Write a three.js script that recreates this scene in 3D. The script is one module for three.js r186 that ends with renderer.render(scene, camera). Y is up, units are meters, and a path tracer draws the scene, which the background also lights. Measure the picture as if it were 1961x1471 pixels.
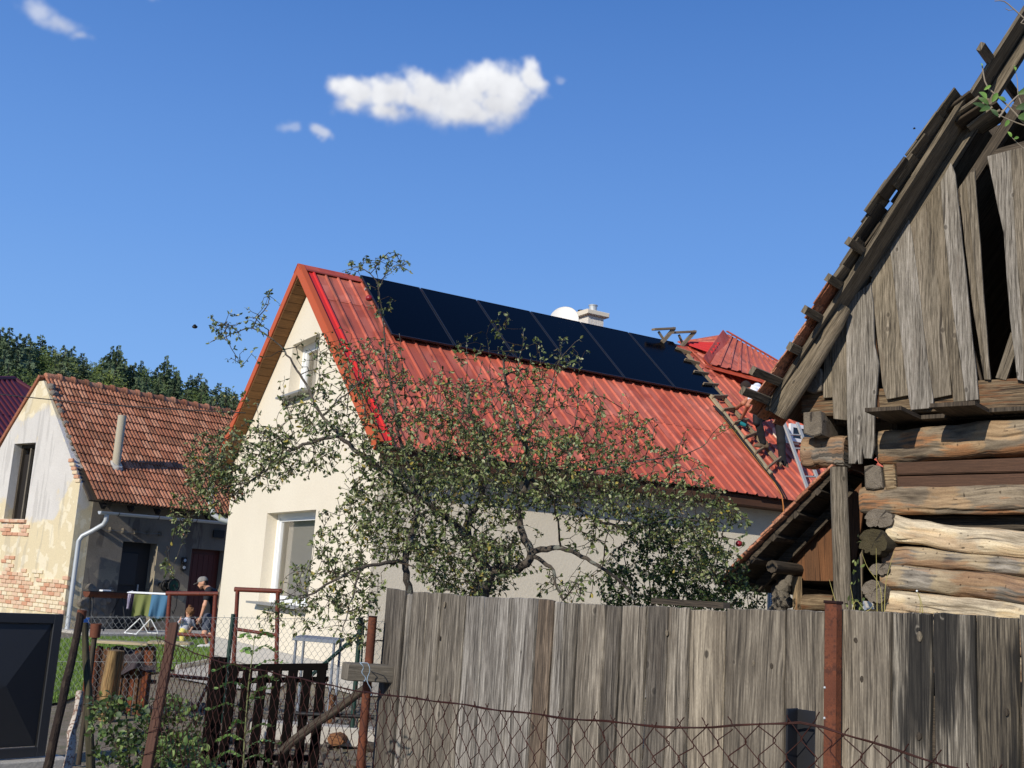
import * as THREE from 'three';
import { mergeGeometries } from 'three/addons/utils/BufferGeometryUtils.js';

// ------------------------------------------------------------------ camera, sky, sun, exposure
const W = 1961, H = 1471, FOC = 2110;                     // the photograph's frame and focal length in its pixels
const PITCH = Math.atan(391.8 / FOC), ROLL = Math.atan(0.063);
const EYE = new THREE.Vector3(0, 1.6, 0);
const scene = new THREE.Scene();
const camera = new THREE.PerspectiveCamera(2 * Math.atan(H / 2 / FOC) * 180 / Math.PI, W / H, 0.05, 4000);
camera.position.copy(EYE);
camera.rotation.order = 'YXZ';
camera.rotation.set(PITCH, 0, ROLL);
camera.updateMatrixWorld(true);
const SUN = new THREE.Vector3(-0.478, 0.43, 0.77).normalize();
const SUN_I = 4.2;
const sun = new THREE.DirectionalLight(new THREE.Color(1, 0.93, 0.82), SUN_I);
sun.position.copy(SUN).multiplyScalar(60).add(new THREE.Vector3(0, 0, -14));
sun.target.position.set(0, 0, -14);
sun.castShadow = true;
sun.shadow.mapSize.set(4096, 4096);
Object.assign(sun.shadow.camera, { left: -26, right: 26, top: 22, bottom: -22, near: 1, far: 140 });
scene.add(sun, sun.target);
const EXPOSURE = 1.0;

// ------------------------------------------------------------------ random numbers and noise
function rng(seed) { let s = seed >>> 0; return () => { s = (s + 0x6D2B79F5) >>> 0; let t = Math.imul(s ^ (s >>> 15), 1 | s); t = (t + Math.imul(t ^ (t >>> 7), 61 | t)) ^ t; return ((t ^ (t >>> 14)) >>> 0) / 4294967296; }; }
const hash = (x, y, z) => { let h = Math.imul(x, 374761393) + Math.imul(y, 668265263) + Math.imul(z, 2147483647 ^ 0x5bd1e995); h = Math.imul(h ^ (h >>> 13), 1274126177); return ((h ^ (h >>> 16)) >>> 0) / 4294967296; };
const sm = (t) => t * t * (3 - 2 * t), lerp = (a, b, t) => a + (b - a) * t, clamp = (v, a = 0, b = 1) => Math.min(b, Math.max(a, v));
const step = (a, b, v) => sm(clamp((v - a) / (b - a)));
function noise2(x, y, seed = 0, px = 0, py = 0) {          // value noise 0..1, with periods px, py when given
  const xi = Math.floor(x), yi = Math.floor(y), fx = sm(x - xi), fy = sm(y - yi);
  const m = (a, p) => p ? ((a % p) + p) % p : a;
  const a = hash(m(xi, px), m(yi, py), seed), b = hash(m(xi + 1, px), m(yi, py), seed), c = hash(m(xi, px), m(yi + 1, py), seed), d = hash(m(xi + 1, px), m(yi + 1, py), seed);
  return lerp(lerp(a, b, fx), lerp(c, d, fx), fy);
}
function fbm(x, y, seed, oct = 4, px = 0, py = 0) { let s = 0, a = 0.5, n = 0; for (let i = 0; i < oct; i++) { s += a * noise2(x, y, seed + i * 17, px, py); n += a; a *= 0.5; x *= 2; y *= 2; px *= 2; py *= 2; } return s / n; }
function noise3(x, y, z, seed = 0) {
  const zi = Math.floor(z), f = sm(z - zi);
  return lerp(noise2(x, y, seed + zi * 131), noise2(x, y, seed + (zi + 1) * 131), f);
}

// ------------------------------------------------------------------ from the photograph's pixels to points of the place
const V = (x, y, z) => new THREE.Vector3(x, y, z);
function ray(px, py) { return V((px - W / 2) / FOC, -(py - H / 2) / FOC, -1).applyMatrix4(new THREE.Matrix4().extractRotation(camera.matrixWorld)); }
function at(px, py, depth) { const d = ray(px, py); return EYE.clone().addScaledVector(d, depth / -d.z); }        // depth: metres along -z
function onGround(px, py, y = 0) { const d = ray(px, py); return EYE.clone().addScaledVector(d, (y - EYE.y) / d.y); }
function onPlane(px, py, P, N) { const d = ray(px, py); return EYE.clone().addScaledVector(d, P.clone().sub(EYE).dot(N) / d.dot(N)); }
class Frame {                                              // a building's own axes: x along the front to the right, y up, z out of the front
  constructor(O, turn) { this.O = O.clone(); this.turn = turn; this.m = new THREE.Matrix4().makeRotationY(turn).setPosition(this.O); this.inv = this.m.clone().invert(); }
  dir(x, y, z) { return V(x, y, z).applyAxisAngle(V(0, 1, 0), this.turn); }
  world(v) { return v.clone().applyMatrix4(this.m); }
  local(v) { return v.clone().applyMatrix4(this.inv); }
  on(px, py, axis, value) { const N = this.dir(axis === 'x' ? 1 : 0, 0, axis === 'z' ? 1 : 0); const P = this.world(V(axis === 'x' ? value : 0, 0, axis === 'z' ? value : 0)); return this.local(onPlane(px, py, P, N)); }
  cut(px, py, P, N) { return this.local(onPlane(px, py, this.world(P), this.dir(N.x, N.y, N.z))); }
}

// ------------------------------------------------------------------ sky with a few fair-weather clouds
function makeSky() {
  const w = 4096, h = 2048, data = new Float32Array(w * h * 4);
  const stops = [[-90, .16, .17, .15], [-2, .22, .24, .24], [0, .42, .60, .90], [4, .30, .52, .89], [10, .215, .435, .86], [17, .152, .344, .775], [24, .108, .266, .665], [30, .076, .21, .57], [38, .055, .165, .49], [60, .035, .12, .40], [90, .028, .10, .34]];
  const rows = new Float32Array(h * 3);
  for (let j = 0; j < h; j++) {
    const el = (j + .5) / h * 180 - 90; let k = 0; while (k < stops.length - 2 && el > stops[k + 1][0]) k++;
    const t = clamp((el - stops[k][0]) / (stops[k + 1][0] - stops[k][0]));
    for (let c = 0; c < 3; c++) rows[j * 3 + c] = lerp(stops[k][c + 1], stops[k + 1][c + 1], t);
  }
  for (let j = 0; j < h; j++) for (let i = 0; i < w; i++) { const o = (j * w + i) * 4; data[o] = rows[j * 3]; data[o + 1] = rows[j * 3 + 1]; data[o + 2] = rows[j * 3 + 2]; data[o + 3] = 1; }
  // each cloud: a middle direction and lobes [dx, dy, rx, ry] in units of 1/1000 of a radian about it
  const cloud = (cx, cy, lobes, seed, soft, thick, k) => {
    const mid = ray(cx, cy).normalize(), az0 = Math.atan2(mid.z, mid.x), el0 = Math.asin(mid.y), R = 0.18, ca = Math.cos(el0);
    const j0 = Math.floor(((el0 - R) / Math.PI + .5) * h), j1 = Math.ceil(((el0 + R) / Math.PI + .5) * h), i0 = Math.floor(((az0 - R / ca) / (2 * Math.PI) + .5) * w), i1 = Math.ceil(((az0 + R / ca) / (2 * Math.PI) + .5) * w);
    for (let j = j0; j < j1; j++) for (let i = i0; i < i1; i++) {
      const el = ((j + .5) / h - .5) * Math.PI, az = ((i + .5) / w - .5) * 2 * Math.PI;
      const x = (az - az0) * ca * 1000, y = (el - el0) * 1000;
      const wx = x + (fbm(x / 26, y / 26, seed + 5, 4) - .5) * 26, wy = y + (fbm(x / 26 + 40, y / 26, seed + 9, 4) - .5) * 22;
      let d = -9, hgt = 0;
      for (const [a, b, rx, ry] of lobes) { const q = 1 - Math.hypot((wx - a) / rx, (wy - b) / ry); if (q > d) { d = q; } hgt = Math.max(hgt, q > 0 ? (wy - b) / ry : -9); }
      if (d < -1) continue;
      const f = fbm(x / 13, y / 13, seed, 5) - .5, dens = clamp((d * 1.5 + f * 1.25 + .05) / (soft * (1 + 1.1 * clamp((-y - 4) / 26)))) * thick;
      if (dens <= 0) continue;
      const a = sm(clamp(dens)), lum = clamp(.72 + .26 * f + .10 * clamp(d * 2) + .0052 * (y + 4) - .0006 * x, .5, .97);
      const o = ((j < 0 ? 0 : j) * w + ((i % w) + w) % w) * 4;
      const col = [lum * .97, lum * .985, Math.min(1.0, lum * .96 + .06)];
      for (let c = 0; c < 3; c++) data[o + c] = lerp(data[o + c], col[c], a * k);
    }
  };
  const L = (list, cx, cy) => list.map(([x, y, rx, ry]) => [(x - cx) * .474, -(y - cy) * .474, rx * .474, ry * .474]);
  cloud(840, 185, L([[690, 200, 60, 40], [678, 218, 44, 30], [745, 196, 74, 45], [820, 178, 82, 54], [900, 168, 82, 58], [955, 162, 78, 52], [1003, 142, 38, 32], [885, 212, 92, 36], [745, 222, 62, 26], [950, 195, 56, 46], [800, 210, 72, 36], [850, 190, 80, 46]], 840, 185), 31, 1.15, 1.14, 1);
  cloud(602, 255, L([[602, 255, 30, 18]], 602, 255), 57, .9, .95, .62);
  cloud(560, 238, L([[560, 238, 20, 13]], 560, 238), 61, 1.0, .7, .4);
  cloud(105, 36, L([[70, 22, 44, 20], [110, 36, 52, 19], [152, 49, 34, 13]], 105, 36), 77, 1.4, .9, .55);
  cloud(290, 6, L([[290, 6, 18, 12]], 290, 6), 83, 1.0, .7, .4);
  cloud(1072, 158, L([[1072, 158, 14, 10]], 1072, 158), 88, 1.0, .7, .3);
  const t = new THREE.DataTexture(data, w, h, THREE.RGBAFormat, THREE.FloatType);
  t.mapping = THREE.EquirectangularReflectionMapping; t.magFilter = t.minFilter = THREE.LinearFilter; t.needsUpdate = true;
  return t;
}
scene.background = makeSky();
scene.environment = scene.background;

// ------------------------------------------------------------------ textures
const srgb = (v) => Math.round(255 * clamp(v <= .0031308 ? 12.92 * v : 1.055 * Math.pow(v, 1 / 2.4) - .055));
function tex(w, h, fn, sx, sy, color = true) {             // fn(u, v, i, j) gives [r, g, b] linear, or a number; sx, sy: metres that one repeat covers
  const d = new Uint8Array(w * h * 4);
  for (let j = 0; j < h; j++) for (let i = 0; i < w; i++) {
    const c = fn((i + .5) / w, (j + .5) / h, i, j), o = (j * w + i) * 4;
    if (color) { d[o] = srgb(c[0]); d[o + 1] = srgb(c[1]); d[o + 2] = srgb(c[2]); } else d[o] = d[o + 1] = d[o + 2] = Math.round(255 * clamp(c));
    d[o + 3] = 255;
  }
  const t = new THREE.DataTexture(d, w, h); t.wrapS = t.wrapT = THREE.RepeatWrapping; t.magFilter = THREE.LinearFilter; t.minFilter = THREE.LinearFilter;
  if (color) t.colorSpace = THREE.SRGBColorSpace;
  t.repeat.set(1 / sx, 1 / sy); t.needsUpdate = true; return t;
}
const mix3 = (a, b, t) => [lerp(a[0], b[0], t), lerp(a[1], b[1], t), lerp(a[2], b[2], t)];
const hex = (s) => { const c = new THREE.Color(s); return [c.r, c.g, c.b]; };
// weathered wood: v runs along the grain. Returns {map, bump}
function woodTex(seed, o) {
  const w = o.w ?? 512, h = o.h ?? 1024, sx = o.sx ?? .6, sy = o.sy ?? 1.6, R = rng(seed), knots = [];
  for (let i = 0; i < (o.knots ?? 5) * .6; i++) knots.push([R(), R(), .006 + R() * .013, R()]);
  const A = hex(o.dark), B = hex(o.mid), C = hex(o.light), D = hex(o.stain ?? o.dark), hgt = new Float32Array(w * h), col = new Array(w * h);
  const P = 24;
  for (let j = 0; j < h; j++) for (let i = 0; i < w; i++) {
    const u = (i + .5) / w, v = (j + .5) / h;
    let x = u + (fbm(u * 3, v * 3, seed + 1, 3, 3, 3) - .5) * .05, kd = 0, halo = 0;
    for (const [ku, kv, kr] of knots) {
      let du = u - ku, dv = v - kv; du -= Math.round(du); dv -= Math.round(dv);
      const q = Math.hypot(du * sx / kr, dv * sy / (kr * 2.3));
      if (q < 5) { x += Math.sign(du || 1) * -.5 * kr / sx * Math.exp(-q * q * .35) * (1 - Math.exp(-q)); }
      const q2 = Math.hypot(du * sx / kr, dv * sy / (kr * 1.35)) * (.8 + .4 * fbm(u * 40, v * 40, seed + 30, 2, 40, 40)); if (q2 > 1.05 && q2 < 2) halo = Math.max(halo, 1 - Math.abs(q2 - 1.45) / .55); if (q2 < 1.25) kd = Math.max(kd, 1 - step(.75, 1.2, q2) + .25 * Math.sin(q2 * 26));
    }
    const g1 = noise2(x * P * 5, v * 11, seed + 2, P * 5, 11), g2 = noise2(x * P * 2, v * 5, seed + 3, P * 2, 5), g3 = noise2(x * P * 10, v * 36, seed + 4, P * 10, 36), g4 = fbm(x * 6, v * 2, seed + 6, 3, 6, 2);
    const blot = fbm(u * 5, v * 4, seed + 8, 4, 5, 4), fine = noise2(u * 256, v * 200, seed + 9, 256, 200);
    const g5 = noise2(x * P * 8, v * 17, seed + 21, P * 8, 17), g6 = noise2(x * P * 16, v * 40, seed + 22, P * 16, 40); let t = .2 * g1 + .16 * g2 + .13 * g3 + .2 * g4 + .19 * g5 + .12 * g6; t = clamp((t - .5) * (o.contrast ?? 2.1) + .5);
    let c = t < .5 ? mix3(A, B, t * 2) : mix3(B, C, t * 2 - 1);
    const st = step(o.stainAt ?? .56, (o.stainAt ?? .56) + .16, blot * .7 + g2 * .3) * (o.stainK ?? .6); c = mix3(c, D, st);
    const crack = Math.max(step(.80, .90, noise2(x * P * 3, v * 2.0, seed + 12, P * 3, 2)) * step(.45, .6, noise2(x * 20, v * 4, seed + 14, 20, 4)), .7 * step(.82, .93, noise2(x * P * 8, v * 3.0, seed + 15, P * 8, 3)) * step(.4, .6, noise2(x * 30, v * 5, seed + 16, 30, 5)));
    c = mix3(c, [c[0] * .22, c[1] * .2, c[2] * .19], crack * .9);
    if (halo > 0) c = mix3(c, C, halo * .45 * step(.3, .8, g1));
    if (kd > 0) c = mix3(c, [A[0] * .55, A[1] * .5, A[2] * .45], clamp(kd) * (.35 + .5 * g4));
    const f = .86 + .28 * fine; col[j * w + i] = [c[0] * f, c[1] * f, c[2] * f];
    hgt[j * w + i] = .5 + .3 * (t - .5) + .15 * (g3 - .5) - .5 * crack - .2 * clamp(kd);
  }
  return { map: tex(w, h, (u, v, i, j) => col[j * w + i], sx, sy), bumpMap: tex(w, h, (u, v, i, j) => hgt[j * w + i], sx, sy, false) };
}
function blotch(seed, n, s, fn, size = 512) { return tex(size, size, (u, v) => fn(fbm(u * n, v * n, seed, 5, n, n), fbm(u * n * 6, v * n * 6, seed + 50, 3, n * 6, n * 6), noise2(u * 220, v * 220, seed + 90, 220, 220), u, v), s, s); }
const std = (o) => new THREE.MeshStandardMaterial({ roughness: .85, metalness: 0, ...o });
function tinted(m, list) { return list.map((c) => { const k = m.clone(); k.color = new THREE.Color(c).multiply(m.color); return k; }); }

// ------------------------------------------------------------------ shapes
const nidx = (g) => (g.index ? g.toNonIndexed() : g);
function uvm(g0, grain = 'y', du = 0, dv = 0) {             // uv in metres on the plane that each face lies nearest to; v runs along the grain axis
  const g = nidx(g0), p = g.attributes.position, nn = g.attributes.normal, uv = new Float32Array(p.count * 2), ax = ['x', 'y', 'z'];
  for (let k = 0; k < p.count; k += 3) {
    let nx = 0, ny = 0, nz = 0; for (let q = 0; q < 3; q++) { nx += Math.abs(nn.getX(k + q)); ny += Math.abs(nn.getY(k + q)); nz += Math.abs(nn.getZ(k + q)); }
    const drop = nx > ny && nx > nz ? 'x' : ny > nz ? 'y' : 'z', rest = ax.filter((a) => a !== drop);
    let va = rest.includes(grain) ? grain : rest[1], ua = rest.find((a) => a !== va);
    const get = (a, q) => (a === 'x' ? p.getX(q) : a === 'y' ? p.getY(q) : p.getZ(q));
    for (let q = k; q < k + 3; q++) { uv[q * 2] = get(ua, q) + du; uv[q * 2 + 1] = get(va, q) + dv; }
  }
  g.setAttribute('uv', new THREE.BufferAttribute(uv, 2)); return g;
}
const box = (w, h, d, x = 0, y = 0, z = 0) => new THREE.BoxGeometry(w, h, d).translate(x, y, z);
function chamfer(w, h, d, c = .006) {                       // a box with narrow chamfers
  const s = new THREE.Shape(); const a = w / 2 - c, b = h / 2 - c; s.moveTo(-a, -b); s.lineTo(a, -b); s.lineTo(a, b); s.lineTo(-a, b);
  return new THREE.ExtrudeGeometry(s, { depth: d - 2 * c, bevelEnabled: true, bevelSize: c, bevelThickness: c, bevelSegments: 1, curveSegments: 1 }).translate(0, 0, -d / 2 + c);
}
function slab(pts, depth, bevel = .004, holes = []) {       // an outline in x, y given a thickness from z = 0 to depth
  const s = new THREE.Shape(pts.map((p) => new THREE.Vector2(p.x ?? p[0], p.y ?? p[1])));
  for (const h of holes) s.holes.push(new THREE.Path(h.map((p) => new THREE.Vector2(p.x ?? p[0], p.y ?? p[1]))));
  return bevel ? new THREE.ExtrudeGeometry(s, { depth: depth - 2 * bevel, bevelEnabled: true, bevelSize: bevel, bevelOffset: -bevel, bevelThickness: bevel, bevelSegments: 1, curveSegments: 6 }).translate(0, 0, bevel) : new THREE.ExtrudeGeometry(s, { depth, bevelEnabled: false, curveSegments: 6 });
}
function tube(pts, rad, seg = 6, o = {}) {                  // round bar through points; rad a number, a list or a function (t, angle, i); uv in metres
  const n = pts.length, pos = [], uv = [], idx = [], R = (i, a) => (typeof rad === 'function' ? rad(n > 1 ? i / (n - 1) : 0, a, i) : Array.isArray(rad) ? rad[i] : rad);
  let T = V(0, 0, 0), N = null, len = 0;
  for (let i = 0; i < n; i++) {
    T = pts[Math.min(i + 1, n - 1)].clone().sub(pts[Math.max(i - 1, 0)]).normalize();
    if (!N) { N = Math.abs(T.y) < .9 ? V(0, 1, 0) : V(1, 0, 0); }
    N.addScaledVector(T, -N.dot(T)).normalize();
    const B = T.clone().cross(N); if (i) len += pts[i].distanceTo(pts[i - 1]);
    for (let k = 0; k <= seg; k++) {
      const a = k / seg * 2 * Math.PI, r = R(i, a), c = Math.cos(a) * r * (o.flat ?? 1), s = Math.sin(a) * r;
      pos.push(pts[i].x + N.x * c + B.x * s, pts[i].y + N.y * c + B.y * s, pts[i].z + N.z * c + B.z * s);
      uv.push(k / seg * 2 * Math.PI * R(i, 0) + (o.du ?? 0), len + (o.dv ?? 0));
    }
  }
  for (let i = 0; i < n - 1; i++) for (let k = 0; k < seg; k++) { const a = i * (seg + 1) + k, b = a + seg + 1; idx.push(a, a + 1, b, b, a + 1, b + 1); }
  if (o.caps !== false) for (const i of [0, n - 1]) {
    const c0 = pos.length / 3; pos.push(pts[i].x, pts[i].y, pts[i].z); uv.push(o.du ?? 0, o.dv ?? 0);
    for (let k = 0; k <= seg; k++) { const q = (i * (seg + 1) + k) * 3; pos.push(pos[q], pos[q + 1], pos[q + 2]); const a = k / seg * 2 * Math.PI; uv.push(Math.cos(a) * R(i, a) + (o.du ?? 0), Math.sin(a) * R(i, a) + (o.dv ?? 0)); }
    for (let k = 0; k < seg; k++) i ? idx.push(c0, c0 + 1 + k, c0 + 2 + k) : idx.push(c0, c0 + 2 + k, c0 + 1 + k);
  }
  const g = new THREE.BufferGeometry(); g.setAttribute('position', new THREE.Float32BufferAttribute(pos, 3)); g.setAttribute('uv', new THREE.Float32BufferAttribute(uv, 2)); g.setIndex(idx); g.computeVertexNormals(); return g;
}
const rod = (a, b, r, seg = 8, o) => tube([a, b], r, seg, o);
function beam(a, b, w, h, up = V(0, 1, 0)) {                // squared timber between two points
  const d = b.clone().sub(a), L = d.length(), y = d.clone().normalize(), x = up.clone().cross(y).normalize(); if (!x.lengthSq()) x.set(1, 0, 0);
  const z = x.clone().cross(y), m = new THREE.Matrix4().makeBasis(x, y, z).setPosition(a.clone().add(b).multiplyScalar(.5));
  return uvm(chamfer(w, L, h, Math.min(w, h) * .06), 'y', Math.abs(a.x * 7.3 + a.y * 3.1) % 3, Math.abs(a.z * 5.7 + b.y * 2.9) % 3).applyMatrix4(m);
}
const merge = (list) => { const l = list.map((g) => { const k = nidx(g); for (const a of Object.keys(k.attributes)) if (!['position', 'normal', 'uv'].includes(a)) k.deleteAttribute(a); if (!k.attributes.uv) k.setAttribute('uv', new THREE.BufferAttribute(new Float32Array(k.attributes.position.count * 2), 2)); return k; }); return l.length === 1 ? l[0] : mergeGeometries(l); };
function rough(g, amp, freq, seed) {                        // push vertices about a little, the same for coinciding ones
  const p = g.attributes.position; for (let i = 0; i < p.count; i++) { const x = p.getX(i), y = p.getY(i), z = p.getZ(i); p.setXYZ(i, x + (noise3(x * freq, y * freq, z * freq, seed) - .5) * amp, y + (noise3(x * freq + 31, y * freq, z * freq, seed) - .5) * amp, z + (noise3(x * freq, y * freq + 57, z * freq, seed) - .5) * amp); }
  g.computeVertexNormals(); return g;
}
// ------------------------------------------------------------------ things, parts, setting
const used = {};
function numbered(n) { used[n] = (used[n] ?? -1) + 1; return used[n] ? `${n}_${String(used[n]).padStart(3, '0')}` : n; }
function thing(name, label, category, pos = V(0, 0, 0), turn = 0, group) { const o = new THREE.Group(); o.name = numbered(name); o.position.copy(pos); o.rotation.y = turn; o.userData = { label, category }; if (group) o.userData.group = group; scene.add(o); o.updateMatrixWorld(true); return o; }
function obj(name, geos, mat, parent, o = {}) { const g = Array.isArray(geos) ? merge(geos) : geos; const m = new THREE.Mesh(g, mat); m.name = parent ? name : numbered(name); m.castShadow = m.receiveShadow = true; if (o.label) m.userData.label = o.label; if (o.kind) m.userData.kind = o.kind; (parent ?? scene).add(m); return m; }
function partOf(root, name, geos, mat, o) { return obj(name, geos, mat, root, o); }
function struct(name, geos, mat) { const m = obj(name, geos, mat); m.userData.kind = 'structure'; return m; }
function single(name, geos, mat, label, category, group) {   // a thing that is one mesh: its geometry is given in world metres and moved to its own base
  const g = Array.isArray(geos) ? merge(geos) : geos; g.computeBoundingBox(); const b = g.boundingBox, c = V((b.min.x + b.max.x) / 2, b.min.y, (b.min.z + b.max.z) / 2);
  g.translate(-c.x, -c.y, -c.z); const m = obj(name, g, mat); m.position.copy(c); m.userData = { label, category }; if (group) m.userData.group = group; return m;
}
function local(root, v) { return root.worldToLocal(v.clone()); }

// ------------------------------------------------------------------ materials
const tFence = woodTex(11, { dark: '#2b2721', mid: '#79736a', light: '#b3ada2', stain: '#554c42', contrast: 2.1, knots: 6, stainAt: .58, stainK: .55 });
const tBarn = woodTex(23, { dark: '#38322b', mid: '#7f786c', light: '#a9a196', stain: '#62574a', contrast: 2.3, knots: 6, stainAt: .6, stainK: .5 });
const tLog = woodTex(37, { dark: '#41362a', mid: '#8a7a64', light: '#c2b498', stain: '#83552f', contrast: 2.4, knots: 5, stainAt: .52, stainK: .75 });
const tPlain = woodTex(41, { dark: '#8a8a8a', mid: '#c4c4c4', light: '#f2f2f2', stain: '#a5a5a5', contrast: 1.6, knots: 4, w: 256, h: 512, stainK: .4 });
const bumpFine = tex(256, 256, (u, v) => .5 * fbm(u * 24, v * 24, 5, 4, 24, 24) + .5 * noise2(u * 128, v * 128, 9, 128, 128), .5, .5, false);
const wood = (t, o = {}) => std({ ...t, bumpScale: .004, roughness: .9, ...o });
const M = {};
M.fence = wood(tFence); M.fences = tinted(M.fence, ['#ffffff', '#cdc9c2', '#f7f1e6', '#b9b4ad', '#e0dbd2']);
const tFenceNear = woodTex(53, { dark: '#2f2a24', mid: '#847d72', light: '#bdb6a8', stain: '#5b5349', contrast: 2.1, knots: 6, stainAt: .55, stainK: .5, sx: .9, sy: 2.2 });
const tDarkBlotch = woodTex(59, { dark: '#1d1915', mid: '#655e52', light: '#aaa190', stain: '#14120f', contrast: 2.4, knots: 5, stainAt: .40, stainK: .9, sx: .5, sy: 1.8 });  // board wood with large blackish blotches scattered by noise
M.fencesNear = tinted(wood(tFenceNear), ['#ffffff', '#dcd6cb', '#f2eadc', '#c9c3b9']); M.fenceBlotch = tinted(wood(tDarkBlotch), ['#ffffff', '#c9c4bb', '#ffffff']); M.fenceBrown = wood(tFence, { color: '#cdbba9' }); M.tar = std({ color: '#15161a', roughness: .55, bumpMap: null });
M.barn = wood(tBarn); M.barns = tinted(M.barn, ['#ffffff', '#e6dfd2', '#d6cdbc', '#f7efdf']);
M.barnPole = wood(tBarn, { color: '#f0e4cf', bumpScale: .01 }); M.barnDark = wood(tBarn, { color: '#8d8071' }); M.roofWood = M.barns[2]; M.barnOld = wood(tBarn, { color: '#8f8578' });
const tPale = woodTex(43, { dark: '#5d4c38', mid: '#b7a17b', light: '#e0d0ad', stain: '#b07f4c', contrast: 1.9, knots: 5, stainAt: .55, stainK: .7 });
M.paleLogs = tinted(wood(tPale, { bumpScale: .012 }), ['#ffffff', '#e0d2bc', '#c9bdad']);
M.log = wood(tLog, { bumpScale: .01 }); M.logs = tinted(M.log, ['#ffffff', '#e4ddd2', '#f7ecd8', '#cfc4b5', '#dcc8ae']);
// log wood: u runs round the log (one repeat is its girth), v along it; grey weather bark with tan and orange areas of its own outline
function logTex(seed, base, tan, orange, kOr) {
  const hgt = new Float32Array(512 * 1024), col = tex(512, 1024, (u, v, i, j) => {
    const x = u + (fbm(u * 3, v * 5, seed, 3, 3, 5) - .5) * .06, f1 = noise2(x * 60, v * 9, seed + 1, 60, 9), f2 = noise2(x * 130, v * 26, seed + 2, 130, 26), f3 = fbm(x * 14, v * 5, seed + 3, 4, 14, 5), fl = noise2(x * 40, v * 60, seed + 4, 40, 60), n = noise2(u * 256, v * 256, seed + 5, 256, 256);
    let c = mix3(base[0], base[1], clamp((.5 * f3 + .3 * f1 + .2 * f2 - .5) * 2.4 + .5));
    const w = fbm(x * 7, v * 6, seed + 6, 4, 7, 6), o = step(.46, .6, w + .14 * (f1 - .5)); c = mix3(c, mix3(tan[0], tan[1], f1), o * .85);
    const q = fbm(x * 5 + 3, v * 4, seed + 7, 4, 5, 4) - .9 * Math.abs(u - .34) + .14, p = step(.44, .58, q + .16 * (f1 - .5) + .1 * (f2 - .5)) * kOr; c = mix3(c, mix3(orange[0], orange[1], .6 * f1 + .4 * f2), p);
    const crack = Math.max(step(.83, .92, noise2(x * 46, v * 3, seed + 8, 46, 3)), .8 * step(.86, .95, fl) * step(.5, .6, f3)); c = mix3(c, [c[0] * .2, c[1] * .17, c[2] * .15], crack * .9);
    hgt[j * 512 + i] = .55 + .3 * (f1 - .5) + .2 * (f2 - .5) + .15 * (f3 - .5) - .5 * crack; const k = .84 + .3 * n; return [c[0] * k, c[1] * k, c[2] * k]; }, .8, 1.8);
  return { map: col, bumpMap: tex(512, 1024, (u, v, i, j) => hgt[j * 512 + i], .8, 1.8, false) };
}
const H2 = (a, b) => [hex(a), hex(b)];
M.logGrey = wood(logTex(401, H2('#4f483f', '#a39a8b'), H2('#8d7a60', '#b8a685'), H2('#6a4a33', '#a07a55'), .75), { bumpScale: .012 });
M.logCream = wood(logTex(431, H2('#8d7f69', '#ddceb0'), H2('#c2a678', '#ecdcb8'), H2('#a88660', '#d3b48a'), .6), { bumpScale: .012 });
M.logBrown = wood(logTex(461, H2('#54483a', '#93846d'), H2('#8a6f50', '#b09470'), H2('#73492c', '#b07a4c'), .8), { bumpScale: .012 });
const tRing = tex(512, 512, (u, v) => { let x = u - Math.round(u), y = v - Math.round(v); const a = Math.atan2(y, x), r = Math.hypot(x, y) + .02 * (fbm(u * 6, v * 6, 481, 3, 6, 6) - .5), g = .5 + .5 * Math.sin(r * 260 + 3 * noise2(a * 3, 1, 482)), cr = step(.72, .86, noise2(a * 5.5 + 20, r * 3, 483)), n = noise2(u * 200, v * 200, 484, 200, 200); let c = mix3(hex('#584f43'), hex('#8b8070'), .35 * g + .65 * fbm(u * 9, v * 9, 485, 4, 9, 9)); c = mix3(c, hex('#2a241e'), cr * .85); return c.map((q) => q * (.8 + .35 * n)); }, .5, .5);
M.logEnd = std({ map: tRing, bumpMap: bumpFine, bumpScale: .014, roughness: .95 }); M.logMoss = std({ map: tRing, color: '#9d9a78', bumpMap: bumpFine, bumpScale: .016, roughness: .95 });
M.brownBoard = wood(tPlain, { color: '#7c5536' }); M.shedBoard = wood(tPlain, { color: '#8a5c38' });
M.hewn = wood(tPlain, { color: '#6a4c38' }); M.soffit = wood(tPlain, { color: '#a6794c' }); M.paleWood = wood(tPlain, { color: '#d9c7a0' }); M.ladderWood = wood(tPlain, { color: '#b09a7a' });
M.blackWood = wood(tPlain, { color: '#241d18' }); M.greyWood = wood(tPlain, { color: '#8b8272' }); M.fascia = wood(tPlain, { color: '#6b4630' });
M.redSlat = wood(tPlain, { color: '#8c4a26' });
M.redSlatDark = wood(tPlain, { color: '#4e2a1c' }); M.blackPicket = new THREE.MeshPhysicalMaterial({ ...tPlain, bumpScale: .004, roughness: .9, color: '#14100e', specularIntensity: .15 }); M.brownPost = wood(tPlain, { color: '#6d4a38' }); M.mossWood = wood(tBarn, { color: '#7c7a58' }); M.splitLog = wood(tLog, { color: '#f3dcae' });
const tPlaster = blotch(3, 3, 3, (a, b, c) => mix3(hex('#e2d7c0'), hex('#ebe1cb'), a).map((x) => x * (.95 + .08 * c)));
M.plaster = std({ map: tPlaster, bumpMap: bumpFine, bumpScale: .004, roughness: .95 });
M.reveal = std({ color: '#ddd2bd', roughness: .95, bumpMap: bumpFine, bumpScale: .003 });
M.plinth = std({ color: '#b9b4aa', roughness: .95, bumpMap: bumpFine, bumpScale: .003 });
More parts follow.
